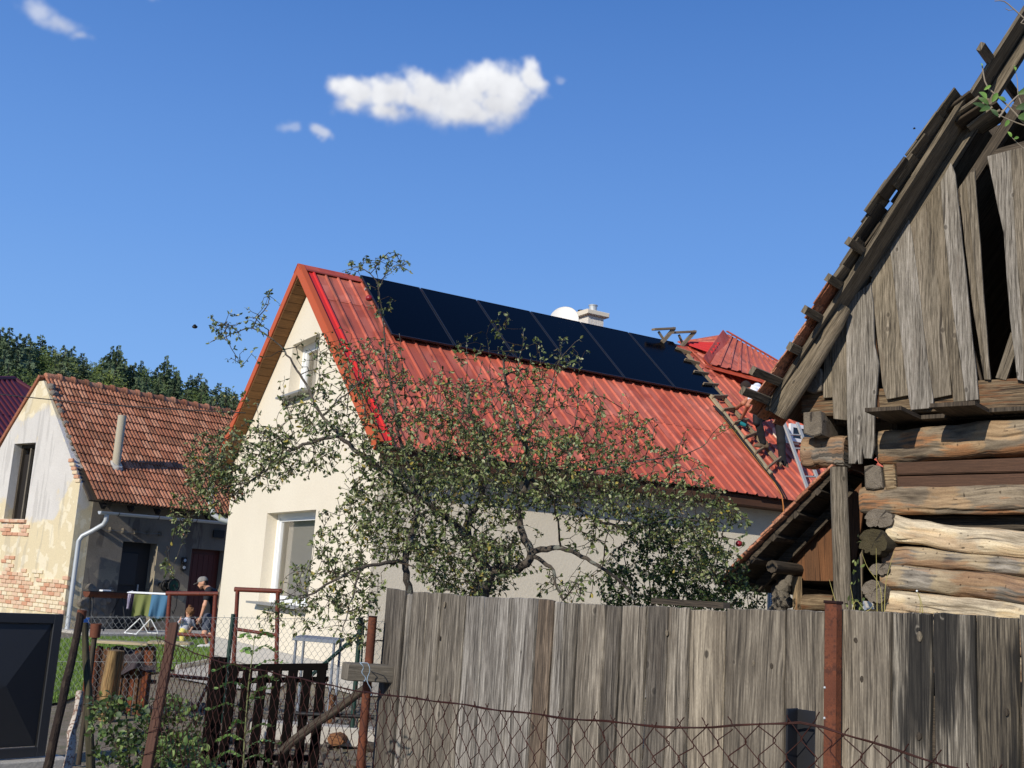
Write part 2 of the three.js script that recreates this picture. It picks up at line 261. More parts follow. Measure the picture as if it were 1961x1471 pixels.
// old house: grey coat over yellow wash over pale lime, each with the outline of flaked plaster
const tOld = tex(1024, 1024, (u, v) => {
  const x = u * 6, y = v * 6, f = fbm(x * 1.3, y * 1.3, 71, 5), g = fbm(x * 1.9 + 9, y * 1.3, 72, 5), n = noise2(u * 500, v * 500, 73), k = fbm(x * 5, y * 5, 74, 3);
  const low = Math.max(step(2.75, 2.5, y + (f - .5) * 2.2 - step(4.8, 5.6, x) * 1.1), step(5.15, 5.35, y + (f - .5) * 1.2));
  let c = mix3(hex('#dcd8d0'), hex('#c9c5bd'), g);
  const yel = Math.max(low, step(.66, .74, g) * .6), pale = step(.56, .6, k) * yel;
  c = mix3(c, hex('#dccda8'), yel); c = mix3(c, hex('#ece2c6'), pale * .7);
  const streak = step(.60, .66, fbm(x * 6, y * .7, 79, 4)) * .25; c = mix3(c, hex('#8f8b84'), streak);
  return c.map((q) => q * (.9 + .16 * n));
}, 6, 6);
M.oldGable = std({ map: tOld, bumpMap: bumpFine, bumpScale: .01, roughness: .95 });
const tOldSide = tex(512, 512, (u, v) => {
  const x = u * 4, y = v * 4, f = fbm(x * 2, y * 2, 171, 5), g = fbm(x * 3 + 9, y * 3, 172, 5), n = noise2(u * 300, v * 300, 173);
  let c = mix3(hex('#6f675b'), hex('#8f877a'), f); c = mix3(c, hex('#b5a98e'), step(.56, .6, g) * .8 * step(2.0, .6, y)); c = mix3(c, hex('#57504a'), step(.6, .68, fbm(x * 4, y * 1.2, 175, 4)) * .7);
  return c.map((q) => q * (.86 + .2 * n));
}, 4, 4);
M.oldSide = std({ map: tOldSide, bumpMap: bumpFine, bumpScale: .012, roughness: .95 });
M.bricks = ['#d6ad90', '#cd9a7a', '#dcbea0', '#e4d3b2', '#dfc9a6', '#d8b596', '#e5d7b8'].map((c) => std({ color: c, roughness: .95, bumpMap: bumpFine, bumpScale: .01 }));
M.stone = std({ map: blotch(91, 3, 1, (a, b, c) => mix3(hex('#6d655a'), hex('#a89e8e'), a).map((x) => x * (.85 + .25 * c))), bumpMap: bumpFine, bumpScale: .02, roughness: .95 });
const tTile = blotch(17, 4, .5, (a, b, c) => { let q = mix3(hex('#b27f64'), hex('#d0a083'), a); q = mix3(q, hex('#6f5a4c'), step(.5, .66, b) * .7); return q.map((x) => x * (.85 + .22 * c)); }, 256);
M.tile = std({ map: tTile, roughness: .85, bumpMap: bumpFine, bumpScale: .003 });
M.tiles = tinted(M.tile, ['#ffe8da', '#eccfbd', '#d8b8a4', '#fff2e6', '#c8b2a0', '#f0d5c2']);
// painted metal roof, sun-bleached, with dark stains that run down the slope (v along the slope)
const tSheet = tex(1024, 1024, (u, v) => {
  const x = u * 4, y = v * 4, f = fbm(x * 1.4, y * 1.4, 201, 4, 0, 0), s = fbm(x * 9, y * .9, 203, 4), s2 = fbm(x * 4, y * 1.6, 207, 5), n = noise2(u * 400, v * 400, 205);
  let c = mix3(hex('#c96d54'), hex('#b85f49'), f); c = mix3(c, hex('#d98873'), step(.56, .72, s2) * .45); c = mix3(c, hex('#74493a'), step(.57, .68, s) * .62 * step(.3, .55, f)); c = mix3(c, hex('#a9523c'), step(.6, .68, fbm(x * 3, y * 3, 209, 4)) * .5);
  return c.map((q) => q * (.93 + .12 * n));
}, 4, 4);
M.sheet = std({ map: tSheet, roughness: .62, metalness: 0 });
M.sheets = tinted(M.sheet, ['#ffffff', '#f3e6e2', '#e8dad6', '#fff0ea']);
M.sheetNew = std({ color: '#cc2f2a', roughness: .6 }); M.barge = std({ color: '#bf572a', roughness: .65 }); M.ridge = std({ map: tSheet, color: '#f0c8b8', roughness: .5 });
M.maroon = std({ color: '#5e2630', roughness: .5 });
M.panelGlass = new THREE.MeshPhysicalMaterial({ color: '#020306', roughness: .16, specularIntensity: .12 }); M.panelFrame = std({ color: '#3a3c42', roughness: .4, metalness: .6 });
M.white = std({ color: '#e9ebea', roughness: .4 }); M.dish = std({ color: '#dcdad2', roughness: .5 }); M.black = std({ color: '#141414', roughness: .6 }); M.dark = std({ color: '#1e1b18', roughness: .8 });
M.zinc = std({ color: '#b9bec0', roughness: .45, metalness: .2 }); M.alu = std({ color: '#b9b8b2', roughness: .55, metalness: .3 }); M.asbestos = std({ color: '#b3aa94', roughness: .95, bumpMap: bumpFine, bumpScale: .004 });
M.glass = new THREE.MeshPhysicalMaterial({ color: '#ffffff', roughness: .02, transmission: 1, thickness: 0, ior: 1.5 });
M.blind = std({ color: '#8a867e', roughness: .9 });
const tRust = blotch(301, 7, .5, (a, b, c) => { let q = mix3(hex('#4d2a1d'), hex('#7c452a'), a); q = mix3(q, hex('#34201a'), step(.5, .75, b * .6 + a * .4) * .6); return q.map((x) => x * (.85 + .3 * c)); }, 256);
M.rust = std({ map: tRust, roughness: .85, metalness: .1, bumpMap: bumpFine, bumpScale: .002 }); M.rustDark = std({ map: tRust, color: '#6a5148', roughness: .8, metalness: .2 });
M.pipePaint = std({ map: tRust, color: '#ffc9b8', roughness: .6 }); M.wire = std({ map: tRust, color: '#8a6a58', roughness: .7, metalness: .3 }); M.wireGrey = std({ color: '#7b7f80', roughness: .5, metalness: .5 });
M.gate = std({ color: '#2d2f33', roughness: .5, metalness: .1, bumpMap: bumpFine, bumpScale: .0004 }); M.greenPost = std({ color: '#17352b', roughness: .5 });
const tConc = blotch(311, 4, 2, (a, b, c) => mix3(hex('#a39e94'), hex('#c3beb2'), a).map((x) => x * (.85 + .25 * c)));
M.concrete = std({ map: tConc, roughness: .95, bumpMap: bumpFine, bumpScale: .004 });
const tSoil = blotch(321, 6, 3, (a, b, c) => { let q = mix3(hex('#83745f'), hex('#ada08a'), a); q = mix3(q, hex('#6a7340'), step(.54, .66, b) * .45); return q.map((x) => x * (.7 + .5 * c)); }, 1024);
M.soil = std({ map: tSoil, roughness: 1, bumpMap: bumpFine, bumpScale: .03 });
const tLawn = blotch(331, 8, 4, (a, b, c) => mix3(hex('#4c6a22'), hex('#76913a'), .5 * a + .5 * b).map((x) => x * (.6 + .6 * c)), 512);
M.lawn = std({ map: tLawn, roughness: 1, bumpMap: bumpFine, bumpScale: .03 });
M.hill = std({ map: blotch(341, 12, 60, (a, b, c) => mix3(hex('#2c3a20'), hex('#465430'), a).map((x) => x * (.7 + .5 * c)), 512), roughness: 1 });
const tBark = tex(256, 512, (u, v) => { const a = fbm(u * 8, v * 6, 351, 4, 8, 6), b = noise2(u * 60, v * 20, 352, 60, 20); let q = mix3(hex('#332d27'), hex('#62594e'), a); q = mix3(q, hex('#80847a'), step(.6, .7, fbm(u * 6, v * 9, 355, 4, 6, 9)) * .6); return q.map((x) => x * (.65 + .6 * b)); }, .4, .8);
M.bark = std({ map: tBark, roughness: .95, bumpMap: bumpFine, bumpScale: .01 });
M.barkDark = std({ map: tBark, color: '#8d7566', roughness: .95, bumpMap: bumpFine, bumpScale: .01 }); M.rustCan = std({ map: tRust, roughness: .8, side: THREE.DoubleSide });
M.birch = std({ map: blotch(361, 5, .4, (a, b, c) => { let q = mix3(hex('#cfc6ba'), hex('#a59a8c'), a); q = mix3(q, hex('#6b4636'), step(.52, .6, b) * .8); return q; }, 256), roughness: .95 });
M.twig = std({ map: tBark, color: '#b8a898', roughness: .95 }); M.twigPale = std({ color: '#8b7f6e', roughness: .8 });
const leafM = (o = {}) => new THREE.MeshPhysicalMaterial({ color: '#ffffff', roughness: .62, transmission: .22, thickness: 0, side: THREE.DoubleSide, ...o });
M.leaf = leafM({ roughness: .5 }); M.dryGrass = std({ color: '#a59a5a', roughness: .9 });
M.skin = std({ color: '#cf9a7c', roughness: .6 }); M.skinTan = std({ color: '#b9775a', roughness: .6 });
M.mirrorDark = new THREE.MeshPhysicalMaterial({ color: '#15181c', roughness: .08 });

// ------------------------------------------------------------------ ground, hill
{
  const g = new THREE.PlaneGeometry(1600, 1400, 8, 8).rotateX(-Math.PI / 2).translate(0, -.02, -500); const p = g.attributes.position, uv = g.attributes.uv;
  for (let i = 0; i < p.count; i++) uv.setXY(i, p.getX(i), p.getZ(i));
  struct('ground', g, M.soil);
}
const hillH = (x, z) => { const top = clamp(33 - .27 * (x + 78) + 3 * Math.sin(x * .05), 0, 66), f = sm(clamp((-z - 120) / 210)); return Math.max(-1, top * f + 3 * (fbm(x / 40, z / 40, 5, 3) - .5) * f) - 1.2 * (1 - f); };
{
  const g = new THREE.PlaneGeometry(560, 420, 70, 52).rotateX(-Math.PI / 2).translate(-120, 0, -320), p = g.attributes.position, uv = g.attributes.uv;
  for (let i = 0; i < p.count; i++) { p.setY(i, hillH(p.getX(i), p.getZ(i)) * (p.getZ(i) < -420 ? clamp((p.getZ(i) + 530) / 110) : 1) - (Math.abs(p.getX(i) + 120) > 275 ? 3 : 0)); uv.setXY(i, p.getX(i), p.getZ(i)); }
  g.computeVertexNormals(); struct('hill', g, M.hill);
}

// ------------------------------------------------------------------ white house under the red metal roof
const HO = at(708, 1110, 16); HO.y = 0;
const HF = new Frame(HO, (90 - 59.2) * Math.PI / 180);
const HW = 7.04, HL = 12.4, RY = 6.94, EZ = .5, EY = 3.47, RZ = -HW / 2;                  // width, length, ridge height, eave overhang and height
const slope = Math.atan2(RY - EY, EZ - RZ), SLEN = Math.hypot(RY - EY, EZ - RZ), SN = V(0, Math.cos(slope), Math.sin(slope));
const onRoof = (x, s, up = 0) => V(x, RY - s * Math.sin(slope), RZ + s * Math.cos(slope)).addScaledVector(SN, up);     // s: metres down the slope from the ridge
const roofPx = (px, py, up = 0) => HF.cut(px, py, onRoof(0, 0, up), SN);
const house = thing('white_house', 'cream plastered house with steep red metal roof behind the apple tree', 'house', HO, HF.turn);
function ribbed(w, len, pitch = .232, h = .032, ends = true) {      // trapezoid roof sheet: x across, y up the slope from 0 to len, z out
  const prof = []; for (let x = 0; x < w - .001; x += pitch) for (const [a, b] of [[0, 0], [.172, 0], [.184, 1], [.207, 1], [.219, 0]]) if (x + a * pitch / .232 <= w + .001) prof.push([x + a * pitch / .232, b * h]);
  prof.push([w, 0]); const pos = [], idx = [], uv = [];
  const ny = Math.max(1, Math.round(len / .8)); for (let j = 0; j <= ny; j++) for (const [x, z] of prof) { pos.push(x, j / ny * len, z); uv.push(x, j / ny * len); }
  const n = prof.length; for (let j = 0; j < ny; j++) for (let i = 0; i < n - 1; i++) { const a = j * n + i; idx.push(a, a + 1, a + n, a + n, a + 1, a + n + 1); }
  const g = new THREE.BufferGeometry(); g.setAttribute('position', new THREE.Float32BufferAttribute(pos, 3)); g.setAttribute('uv', new THREE.Float32BufferAttribute(uv, 2)); g.setIndex(idx); const f = g.toNonIndexed(); f.computeVertexNormals(); return f;
}
{
  // walls
  const gp = [[0, 0], [HW, 0], [HW, 3.85], [HW / 2, 6.74], [0, 3.85]];
  const rect = (a, b, c, d) => [[a, c], [a, d], [b, d], [b, c]];
  const ul = HF.on(561, 659, 'x', 0), ur = HF.on(613, 640, 'x', 0), ub = HF.on(600, 748, 'x', 0);
  const win1 = [2.33, 4.72, 1.10, 2.67], win2 = [-ur.z, -ul.z, ub.y, (ul.y + ur.y) / 2];
  const front = uvm(slab(gp, .36, 0, [rect(...win1), rect(...win2)]).rotateY(Math.PI / 2), 'y'); partOf(house, 'wall', front, M.plaster);
  partOf(house, 'wall', uvm(box(HL - .36, 3.85, .36, .36 + (HL - .36) / 2, 1.925, -.18), 'y'), M.plaster);
  partOf(house, 'wall', uvm(box(HL - .36, 3.85, .36, .36 + (HL - .36) / 2, 1.925, -HW + .18), 'y'), M.plaster);
  partOf(house, 'wall', uvm(slab(gp, .36, 0).rotateY(Math.PI / 2).translate(HL - .02, 0, 0), 'y'), M.plaster);
  partOf(house, 'plinth', [box(.03, .34, HW + .06, -.016, .17, -HW / 2), box(HL, .34, .03, HL / 2, .17, .016)], M.plinth);
  partOf(house, 'floor', box(HL - .8, .1, HW - .8, HL / 2, 2.95, -HW / 2), M.reveal); partOf(house, 'inner_wall', box(.12, 2.8, HW - .74, 3.2, 1.5, -HW / 2), M.reveal);
  for (const [a, b, c, d] of [win1, win2]) {
    const w = b - a, h = d - c, f = .075, X = .24, g = [];
    g.push(box(.07, h, f, X, (c + d) / 2, -a - f / 2), box(.07, h, f, X, (c + d) / 2, -b + f / 2), box(.07, f, w - 2 * f, X, c + f / 2, -(a + b) / 2), box(.07, f, w - 2 * f, X, d - f / 2, -(a + b) / 2));
    const inner = .06; g.push(box(.05, h - 2 * f, inner, X + .02, (c + d) / 2, -a - f - inner / 2), box(.05, h - 2 * f, inner, X + .02, (c + d) / 2, -b + f + inner / 2), box(.05, inner, w - 2 * f - 2 * inner, X + .02, c + f + inner / 2, -(a + b) / 2), box(.05, inner, w - 2 * f - 2 * inner, X + .02, d - f - inner / 2, -(a + b) / 2));
    const fr = partOf(house, 'window', g, M.white);
    partOf(fr, 'pane', box(.008, h - 2 * f - 2 * inner, w - 2 * f - 2 * inner, X + .022, (c + d) / 2, -(a + b) / 2), M.glass);
    partOf(fr, 'blind', box(.012, h * .99, (w - .2) * .99, X + .16, (c + d) / 2 , -(a + b) / 2), M.blind);
    partOf(fr, 'window_sill', box(.36, .035, w + .1, .02 - .05, c - .012, -(a + b) / 2), std({ color: '#8e8f8c', roughness: .5 }));
  }
  // roof sheets on the near slope: a bright new strip at the verge, then old sheets in courses
  const sheetAt = (x, s0, s1, w, mat, up = .02) => { const g = ribbed(w, s1 - s0); const m = partOf(house, 'roof_sheet', g, mat); const P = onRoof(x, s1, up); m.position.copy(P); m.rotation.set(-(Math.PI / 2 - slope), 0, 0); const uvA = g.attributes.uv; for (let i = 0; i < uvA.count; i++) uvA.setXY(i, uvA.getX(i) + x, uvA.getY(i) - s1 + x * .37); return m; };
  const R = rng(7);
  const newStrip = sheetAt(-.25, .12, SLEN, .232, M.sheetNew, .035); newStrip.userData.label = 'bright new red roof strip along the verge';
  const courses = [.1, 1.02, 2.1, 3.35, SLEN + .03];
  for (let i = 0; i < 11; i++) for (let k = 0; k < courses.length - 1; k++) { const x = -.02 + i * 1.16, jit = (R() - .5) * .05; sheetAt(x, courses[k], courses[k + 1] + (k < 3 ? .06 : 0) + jit, 1.165, M.sheets[Math.floor(R() * 4)], .016 + .004 * (k % 2 ? 0 : 1) + .002 * (i % 2) + .003 * (3 - k)); }
  // far slope
  const far = ribbed(HL + .3, SLEN); far.rotateX(-(Math.PI / 2 - slope)).rotateY(Math.PI).translate(HL, EY + .02, -HW - EZ); partOf(house, 'roof_slope', far, M.sheet);
  // ridge cap
  const lay = (side, x, y, z) => new THREE.Matrix4().makeBasis(V(side, 0, 0), V(0, Math.cos(slope), side * Math.sin(slope)), V(0, -Math.sin(slope), side * Math.cos(slope))).setPosition(x, y, z);   // z down the slope, y out of it
  const cap = (x0, x1) => [1, -1].map((k) => uvm(box(x1 - x0, .012, .21, 0, 0, .1), 'x').applyMatrix4(lay(k, (x0 + x1) / 2, RY + .085, RZ)));
  for (let i = 0; i < 7; i++) partOf(house, 'ridge_cap', cap(-.32 + i * 1.85, -.32 + i * 1.85 + 1.84 + .03 * (i % 2)), M.ridge).position.y = .004 * (i % 2);
  // orange barge boards on both verges and at their peak, soffit boards under the overhang
  const XB = -.3;
  const barge = (side, x) => uvm(merge([box(.025, .15, SLEN + .04, 0, -.025, SLEN / 2), box(.1, .018, SLEN + .04, side * .04, .06, SLEN / 2)]), 'z').applyMatrix4(lay(side, x, RY + .02, RZ));
  partOf(house, 'barge_board', barge(1, XB), M.barge); partOf(house, 'barge_board', barge(-1, XB + .0015), M.barge);
  for (let k = 0; k < 26; k++) { const s = .1 + k * .197; const b = uvm(chamfer(.3, .19, .02, .004), 'x', k * .31, k * .17), m = new THREE.Matrix4().makeBasis(V(1, 0, 0), V(0, -Math.sin(slope), -Math.cos(slope)), V(0, Math.cos(slope), -Math.sin(slope))); m.setPosition(V(XB + .165, RY - .13 - s * Math.sin(slope), RZ - s * Math.cos(slope))); b.applyMatrix4(m); partOf(house, 'soffit_board', b, M.soffit); }
  partOf(house, 'soffit', uvm(box(.3, .02, SLEN - .1, XB + .165, 0, SLEN / 2).rotateX(slope).translate(0, RY - .13, RZ), 'z'), M.soffit);
  // eave: soffit and brown fascia along the long wall
  partOf(house, 'fascia', [uvm(box(HL + .2, .16, .025, HL / 2 - .1, EY - .11, EZ - .06), 'x'), uvm(box(HL, .02, EZ - .07, HL / 2, EY - .18, (EZ - .07) / 2), 'x')], M.fascia);
  partOf(house, 'fascia', uvm(box(HL + .2, .16, .025, HL / 2 - .1, EY - .11, -HW - EZ + .06), 'x'), M.fascia);
  // downpipe with its bend at the far eave
  const dp = [[405, 925], [403, 962], [408, 985], [422, 994], [440, 1000]].map(([x, y], i) => HF.on(x, y, 'z', -HW - .42 + .06 * Math.max(0, i - 2)));
  partOf(house, 'downpipe', tube(dp, .055, 10), M.zinc); partOf(house, 'gutter', uvm(rod(V(-.3, EY - .02, -HW - EZ - .07), V(HL, EY - .05, -HW - EZ - .07), .07, 10), 'x'), M.zinc);
  // chimney
  const ch = HF.on(1136, 604, 'z', -4.1), cx = ch.x + .02, cy = ch.y;
  const chim = partOf(house, 'chimney', uvm(box(.4, 1.1, .46, cx, cy - .58, -4.25), 'y'), std({ color: '#e2dbce', roughness: .95, bumpMap: bumpFine, bumpScale: .01 }));
  partOf(chim, 'chimney_cap', uvm(chamfer(.58, .1, .64, .012).translate(cx, cy + .02, -4.25), 'y'), M.reveal);
  partOf(chim, 'flue', tube([V(cx - .02, cy + .06, -4.12), V(cx - .02, cy + .2, -4.12), V(cx - .02, cy + .205, -4.12), V(cx - .02, cy + .225, -4.12)], [.085, .085, .1, .1], 14), M.zinc); partOf(chim, 'flue', tube([V(cx - .1, cy + .06, -4.42), V(cx - .1, cy + .15, -4.42)], .09, 14), M.black);
  // cross wing at the far right: hipped red roof with a flared eave over its window
  const B = HF.on(1392, 640, 'z', -3.9), P0 = roofPx(1350, 700, .03), A = roofPx(1318, 668, .05), Q = HF.on(1296, 656, 'z', -4.3);
  const P1 = roofPx(1482, 737, .45), P1b = roofPx(1600, 765, .7), C2 = HF.on(1500, 703, 'z', -3.4);
  const nF = P0.clone().sub(B).cross(P1.clone().sub(B)).normalize(); if (nF.z < 0) nF.negate();
  const face = (a, b, c, d, m, lift, rib) => { // four-cornered ribbed roof face, ribs from the a-b side to the d-c side
    const pos = [], idx = [], nn = rib * 4, off = [0, 0, 1, 1], nrm = b.clone().sub(a).cross(d.clone().sub(a)).normalize(); if (nrm.y < 0) nrm.negate(); const nv = 4;
    for (let j = 0; j <= nv; j++) for (let i = 0; i <= nn; i++) { const u = (Math.floor(i / 4) + [0, .62, .7, .9][i % 4]) / rib, p = a.clone().lerp(b, Math.min(1, u)).lerp(d.clone().lerp(c, Math.min(1, u)), j / nv).addScaledVector(nrm, .012 + off[i % 4] * .035 + lift * j / nv * j / nv); pos.push(p.x, p.y, p.z); }
    for (let j = 0; j < nv; j++) for (let i = 0; i < nn; i++) { const q = j * (nn + 1) + i; idx.push(q, q + 1, q + nn + 1, q + nn + 1, q + 1, q + nn + 2); }
    const g = new THREE.BufferGeometry(); g.setAttribute('position', new THREE.Float32BufferAttribute(pos, 3)); g.setIndex(idx); const f = g.toNonIndexed(); f.computeVertexNormals(); return uvm(f, 'y'); };
  const wing = partOf(house, 'wing_roof', face(B.clone().addScaledVector(V(1, 0, 0), .02), C2, P1b, P0.clone().lerp(P1, .05), M.sheet, .06, 12), M.sheet);
  partOf(wing, 'hip_face', face(Q, A, P0, B, M.sheet, 0, 7), M.sheet);
  partOf(wing, 'new_sheet', face(Q.clone().lerp(A, .45).add(V(0, .05, .04)), A.clone().add(V(0, .05, .04)), P0.clone().lerp(B, .25).add(V(0, .06, .05)), P0.clone().lerp(B, .62).add(V(0, .06, .05)), M.sheetNew, 0, 4), M.sheetNew, { label: 'bright new red sheet beside the hip' });
  partOf(wing, 'hip_cap', uvm(beam(P0.clone().add(V(.02, .06, .03)), P0.clone().lerp(B, .9).add(V(.02, .06, .03)), .26, .03, V(0, .3, 1)), 'y'), M.ridge);
  partOf(wing, 'ridge_cap', beam(B.clone().add(V(0, .07, 0)), C2.clone().add(V(0, .07, 0)), .14, .03, V(0, 1, .3)), M.ridge);
  const fl = P1.clone().sub(P0).normalize(); partOf(wing, 'eave_flashing', uvm(beam(P0.clone().add(V(0, .0, .02)), P1b.clone().add(V(0, -.02, .03)), .26, .02, V(0, .75, .6)), 'y'), M.ridge);
  const wz = -.95; const wl = HF.on(1480, 780, 'z', wz);
  partOf(house, 'wing_wall', uvm(box(3.0, 1.2, .2, wl.x + 1.7, 4.45, wz - .1), 'y'), M.plaster);
  const w0 = HF.on(1511, 811, 'z', wz), w1 = HF.on(1560, 853, 'z', wz); const ww = w1.x - w0.x, wh = w0.y - w1.y;
  const wf = partOf(house, 'window', [box(ww, .07, .06, w0.x + ww / 2, w0.y - .035, wz + .02), box(ww, .07, .06, w0.x + ww / 2, w1.y + .035, wz + .02), box(.07, wh - .14, .06, w0.x + .035, (w0.y + w1.y) / 2, wz + .02), box(.07, wh - .14, .06, w1.x - .035, (w0.y + w1.y) / 2, wz + .02)], M.white); partOf(wf, 'pane', box(ww - .14, wh - .14, .01, w0.x + ww / 2, (w0.y + w1.y) / 2, wz + .015), M.mirrorDark);
  // blue slatted shutter low on the long wall
  const s0 = HF.on(1472, 1122, 'z', .03), s1 = HF.on(1505, 1185, 'z', .03), sh = partOf(house, 'shutter', box(s1.x - s0.x, s0.y - s1.y, .03, (s0.x + s1.x) / 2, (s0.y + s1.y) / 2, .018), std({ color: '#23344c', roughness: .6 }));
  for (let k = 0; k < 14; k++) partOf(sh, 'slat', chamfer(s1.x - s0.x - .06, .03, .02, .004).rotateX(.5).translate((s0.x + s1.x) / 2, s1.y + .03 + k * (s0.y - s1.y - .06) / 13, .045), std({ color: '#2c4464', roughness: .6 }));
}
// ------------------------------------------------------------------ solar panels in one row under the ridge
{
  const x0 = .83, x1 = 8.16, n = 6, w = (x1 - x0) / n, s0 = .03, s1 = 2.12;
  const names = ['first solar panel from the verge, beside the apple shoot', 'second solar panel in the row, left of the satellite dish', 'third solar panel from the left, under the visible ridge strip', 'fourth solar panel, below the satellite dish', 'fifth solar panel, below and right of the chimney', 'last solar panel, beside the wooden roof ladder'];
  for (let i = 0; i < n; i++) {
    const P = onRoof(x0 + (i + .5) * w, (s0 + s1) / 2, .13), t = thing('solar_panel', names[i], 'solar panel', HF.world(P), HF.turn, 'solar panels in a row on the red roof');
    const tilt = -(Math.PI / 2 - slope), a = w - .03, b = s1 - s0, f = .018;
    partOf(t, 'frame', [box(f, b, .035, -a / 2 + f / 2, 0, 0), box(f, b, .035, a / 2 - f / 2, 0, 0), box(a - 2 * f, f, .035, 0, -b / 2 + f / 2, 0), box(a - 2 * f, f, .035, 0, b / 2 - f / 2, 0)].map((g) => g.rotateX(tilt)), M.panelFrame);
    partOf(t, 'glass', box(a - 2 * f, b - 2 * f, .02, 0, 0, .002).rotateX(tilt), M.panelGlass);
    for (const y of [-.3, .3]) partOf(t, 'mounting_rail', merge([box(w - .01, .04, .04, 0, y * b, -.05), box(.05, .05, .072, 0, y * b, -.066)].map((g) => g.rotateX(tilt))), M.alu);
  }
}
// ------------------------------------------------------------------ satellite dish behind the ridge
{
  const c = HF.world(HF.on(1081, 616, 'z', -3.75)), t = thing('satellite_dish', 'white satellite dish looking over the solar panels left of the chimney', 'satellite dish', c.clone().add(V(0, -.7, 0)), 0);
  const prof = []; for (let i = 0; i <= 10; i++) { const r = i / 10 * .33; prof.push(new THREE.Vector2(r, r * r * .55)); } prof.push(new THREE.Vector2(.335, .066)); for (let i = 10; i >= 0; i--) { const r = i / 10 * .33; prof.push(new THREE.Vector2(r, r * r * .55 - .012)); }
  const face = V(-.25, .35, .9).normalize(), q = new THREE.Quaternion().setFromUnitVectors(V(0, 1, 0), face);
  const bowl = new THREE.LatheGeometry(prof, 40).scale(.92, 1, 1).applyQuaternion(q).translate(0, .7, 0); partOf(t, 'bowl', bowl, M.dish);
  partOf(t, 'mast', tube([V(0, 0, -.06), V(0, .55, -.08), V(0, .7, -.05)], .022, 8), M.zinc);
  const tip = V(0, .7, 0).addScaledVector(face, .34).add(V(0, -.12, 0)); partOf(t, 'feed_arm', rod(V(0, .42, .1), tip, .012, 6), M.zinc);
}
// ------------------------------------------------------------------ wooden roof ladder with its ridge hook, aluminium ladder, cables
{
  const R = rng(5), P = (px, py, up) => HF.world(roofPx(px, py, up));
  const o = P(1400, 800, .06), t = thing('roof_ladder', 'weathered wooden roof ladder hooked over the ridge beside the last panel', 'ladder', o, 0), L = (v) => v.clone().sub(o);
  const up = HF.dir(0, SN.y, SN.z), rail = (a, b, w = .07) => beam(L(a), L(b), w, .05, HF.dir(1, 0, 0).cross(b.clone().sub(a)).normalize().lengthSq() ? HF.dir(1, 0, 0) : up);
  const r0 = P(1312, 674, .1), r1 = P(1496, 892, .1), l0 = P(1290, 666, .1), l1 = P(1477, 908, .1);
  partOf(t, 'rail', rail(r0, r1), M.ladderWood); partOf(t, 'rail', rail(l0, l1), M.paleWood);
  for (let k = 0; k < 10; k++) { const f = .03 + k * .104, a = l0.clone().lerp(l1, f), b = r0.clone().lerp(r1, f), d = b.clone().sub(a); partOf(t, 'rung', beam(L(a.clone().addScaledVector(d, -.12).addScaledVector(up, .05)), L(b.clone().addScaledVector(d, .12 + R() * .06).addScaledVector(up, .05)), .028, .085, up), M.ladderWood); }
  const h = (px, py, z) => HF.world(HF.on(px, py, 'z', z));
  for (const [a, b, c, e] of [[[1251, 631], [1291, 629], [1268, 656], [-3.3]], [[1290, 637], [1331, 635], [1304, 664], [-3.5]]]) {
    const z = e[0]; partOf(t, 'ridge_hook', [beam(L(h(...a, z + .02)), L(h(...b, z - .05)), .1, .045, V(0, 1, 0)), beam(L(h(...b, z - .05)), L(h(...c, z)), .08, .045, HF.dir(0, 0, 1)), beam(L(h(a[0] + 10, a[1] + 4, z)), L(h(c[0] + 4, c[1] - 4, z)), .05, .03, HF.dir(0, 0, 1))], M.ladderWood);
  }
}
{
  const N = V(0, .36, .93).normalize(), P0 = V(0, EY + .05, EZ + .12), Q = (px, py) => HF.world(HF.cut(px, py, P0, N));
  const o = Q(1530, 900), t = thing('aluminium_ladder', 'shiny aluminium ladder leaning on the eave behind the shed roof', 'ladder', o, 0), L = (v) => v.clone().sub(o);
  const up = Q(1500, 806).sub(Q(1552, 952)).normalize(), a1 = Q(1552, 952), a0 = Q(1501, 808), side = Q(1572, 945).sub(Q(1552, 952)); side.addScaledVector(up, -side.dot(up)); side.setLength(.36);
  a1.addScaledVector(up, -2.6); const nn = up.clone().cross(side).normalize();
  for (const s of [0, 1]) partOf(t, 'rail', beam(L(a1.clone().addScaledVector(side, s)), L(a0.clone().addScaledVector(side, s)), .03, .075, nn.clone().cross(up)), M.alu);
  const len = a0.distanceTo(a1); for (let k = 0; k < Math.floor(len / .28); k++) { const p = a1.clone().addScaledVector(up, .2 + k * .28); partOf(t, 'rung', rod(L(p), L(p.clone().add(side)), .016, 8), M.alu); }
}
{
  const pts = [[1366, 777], [1384, 796], [1420, 842], [1460, 893], [1490, 930], [1503, 955]].map(([x, y]) => HF.world(roofPx(x, y, .09)));
  const q = pts.map((p, i) => p.clone().add(HF.dir(.05, .01 * (i % 2), 0)));
  single('roof_cable', [tube(pts, .016, 6), tube(q, .014, 6)], M.black, 'black cable conduit running down the red roof from the panels to the eave', 'cable');
  const oc = [[1378, 790], [1430, 858], [1480, 920], [1497, 948], [1500, 968], [1501, 985]].map(([x, y], i) => i < 4 ? HF.world(roofPx(x, y, .07)) : HF.world(HF.on(x, y, 'z', EZ + .03)));
  single('orange_cable', tube(oc, .011, 6), std({ color: '#b8763a', roughness: .6 }), 'orange cable beside the black conduit, hanging over the eave', 'cable');
}

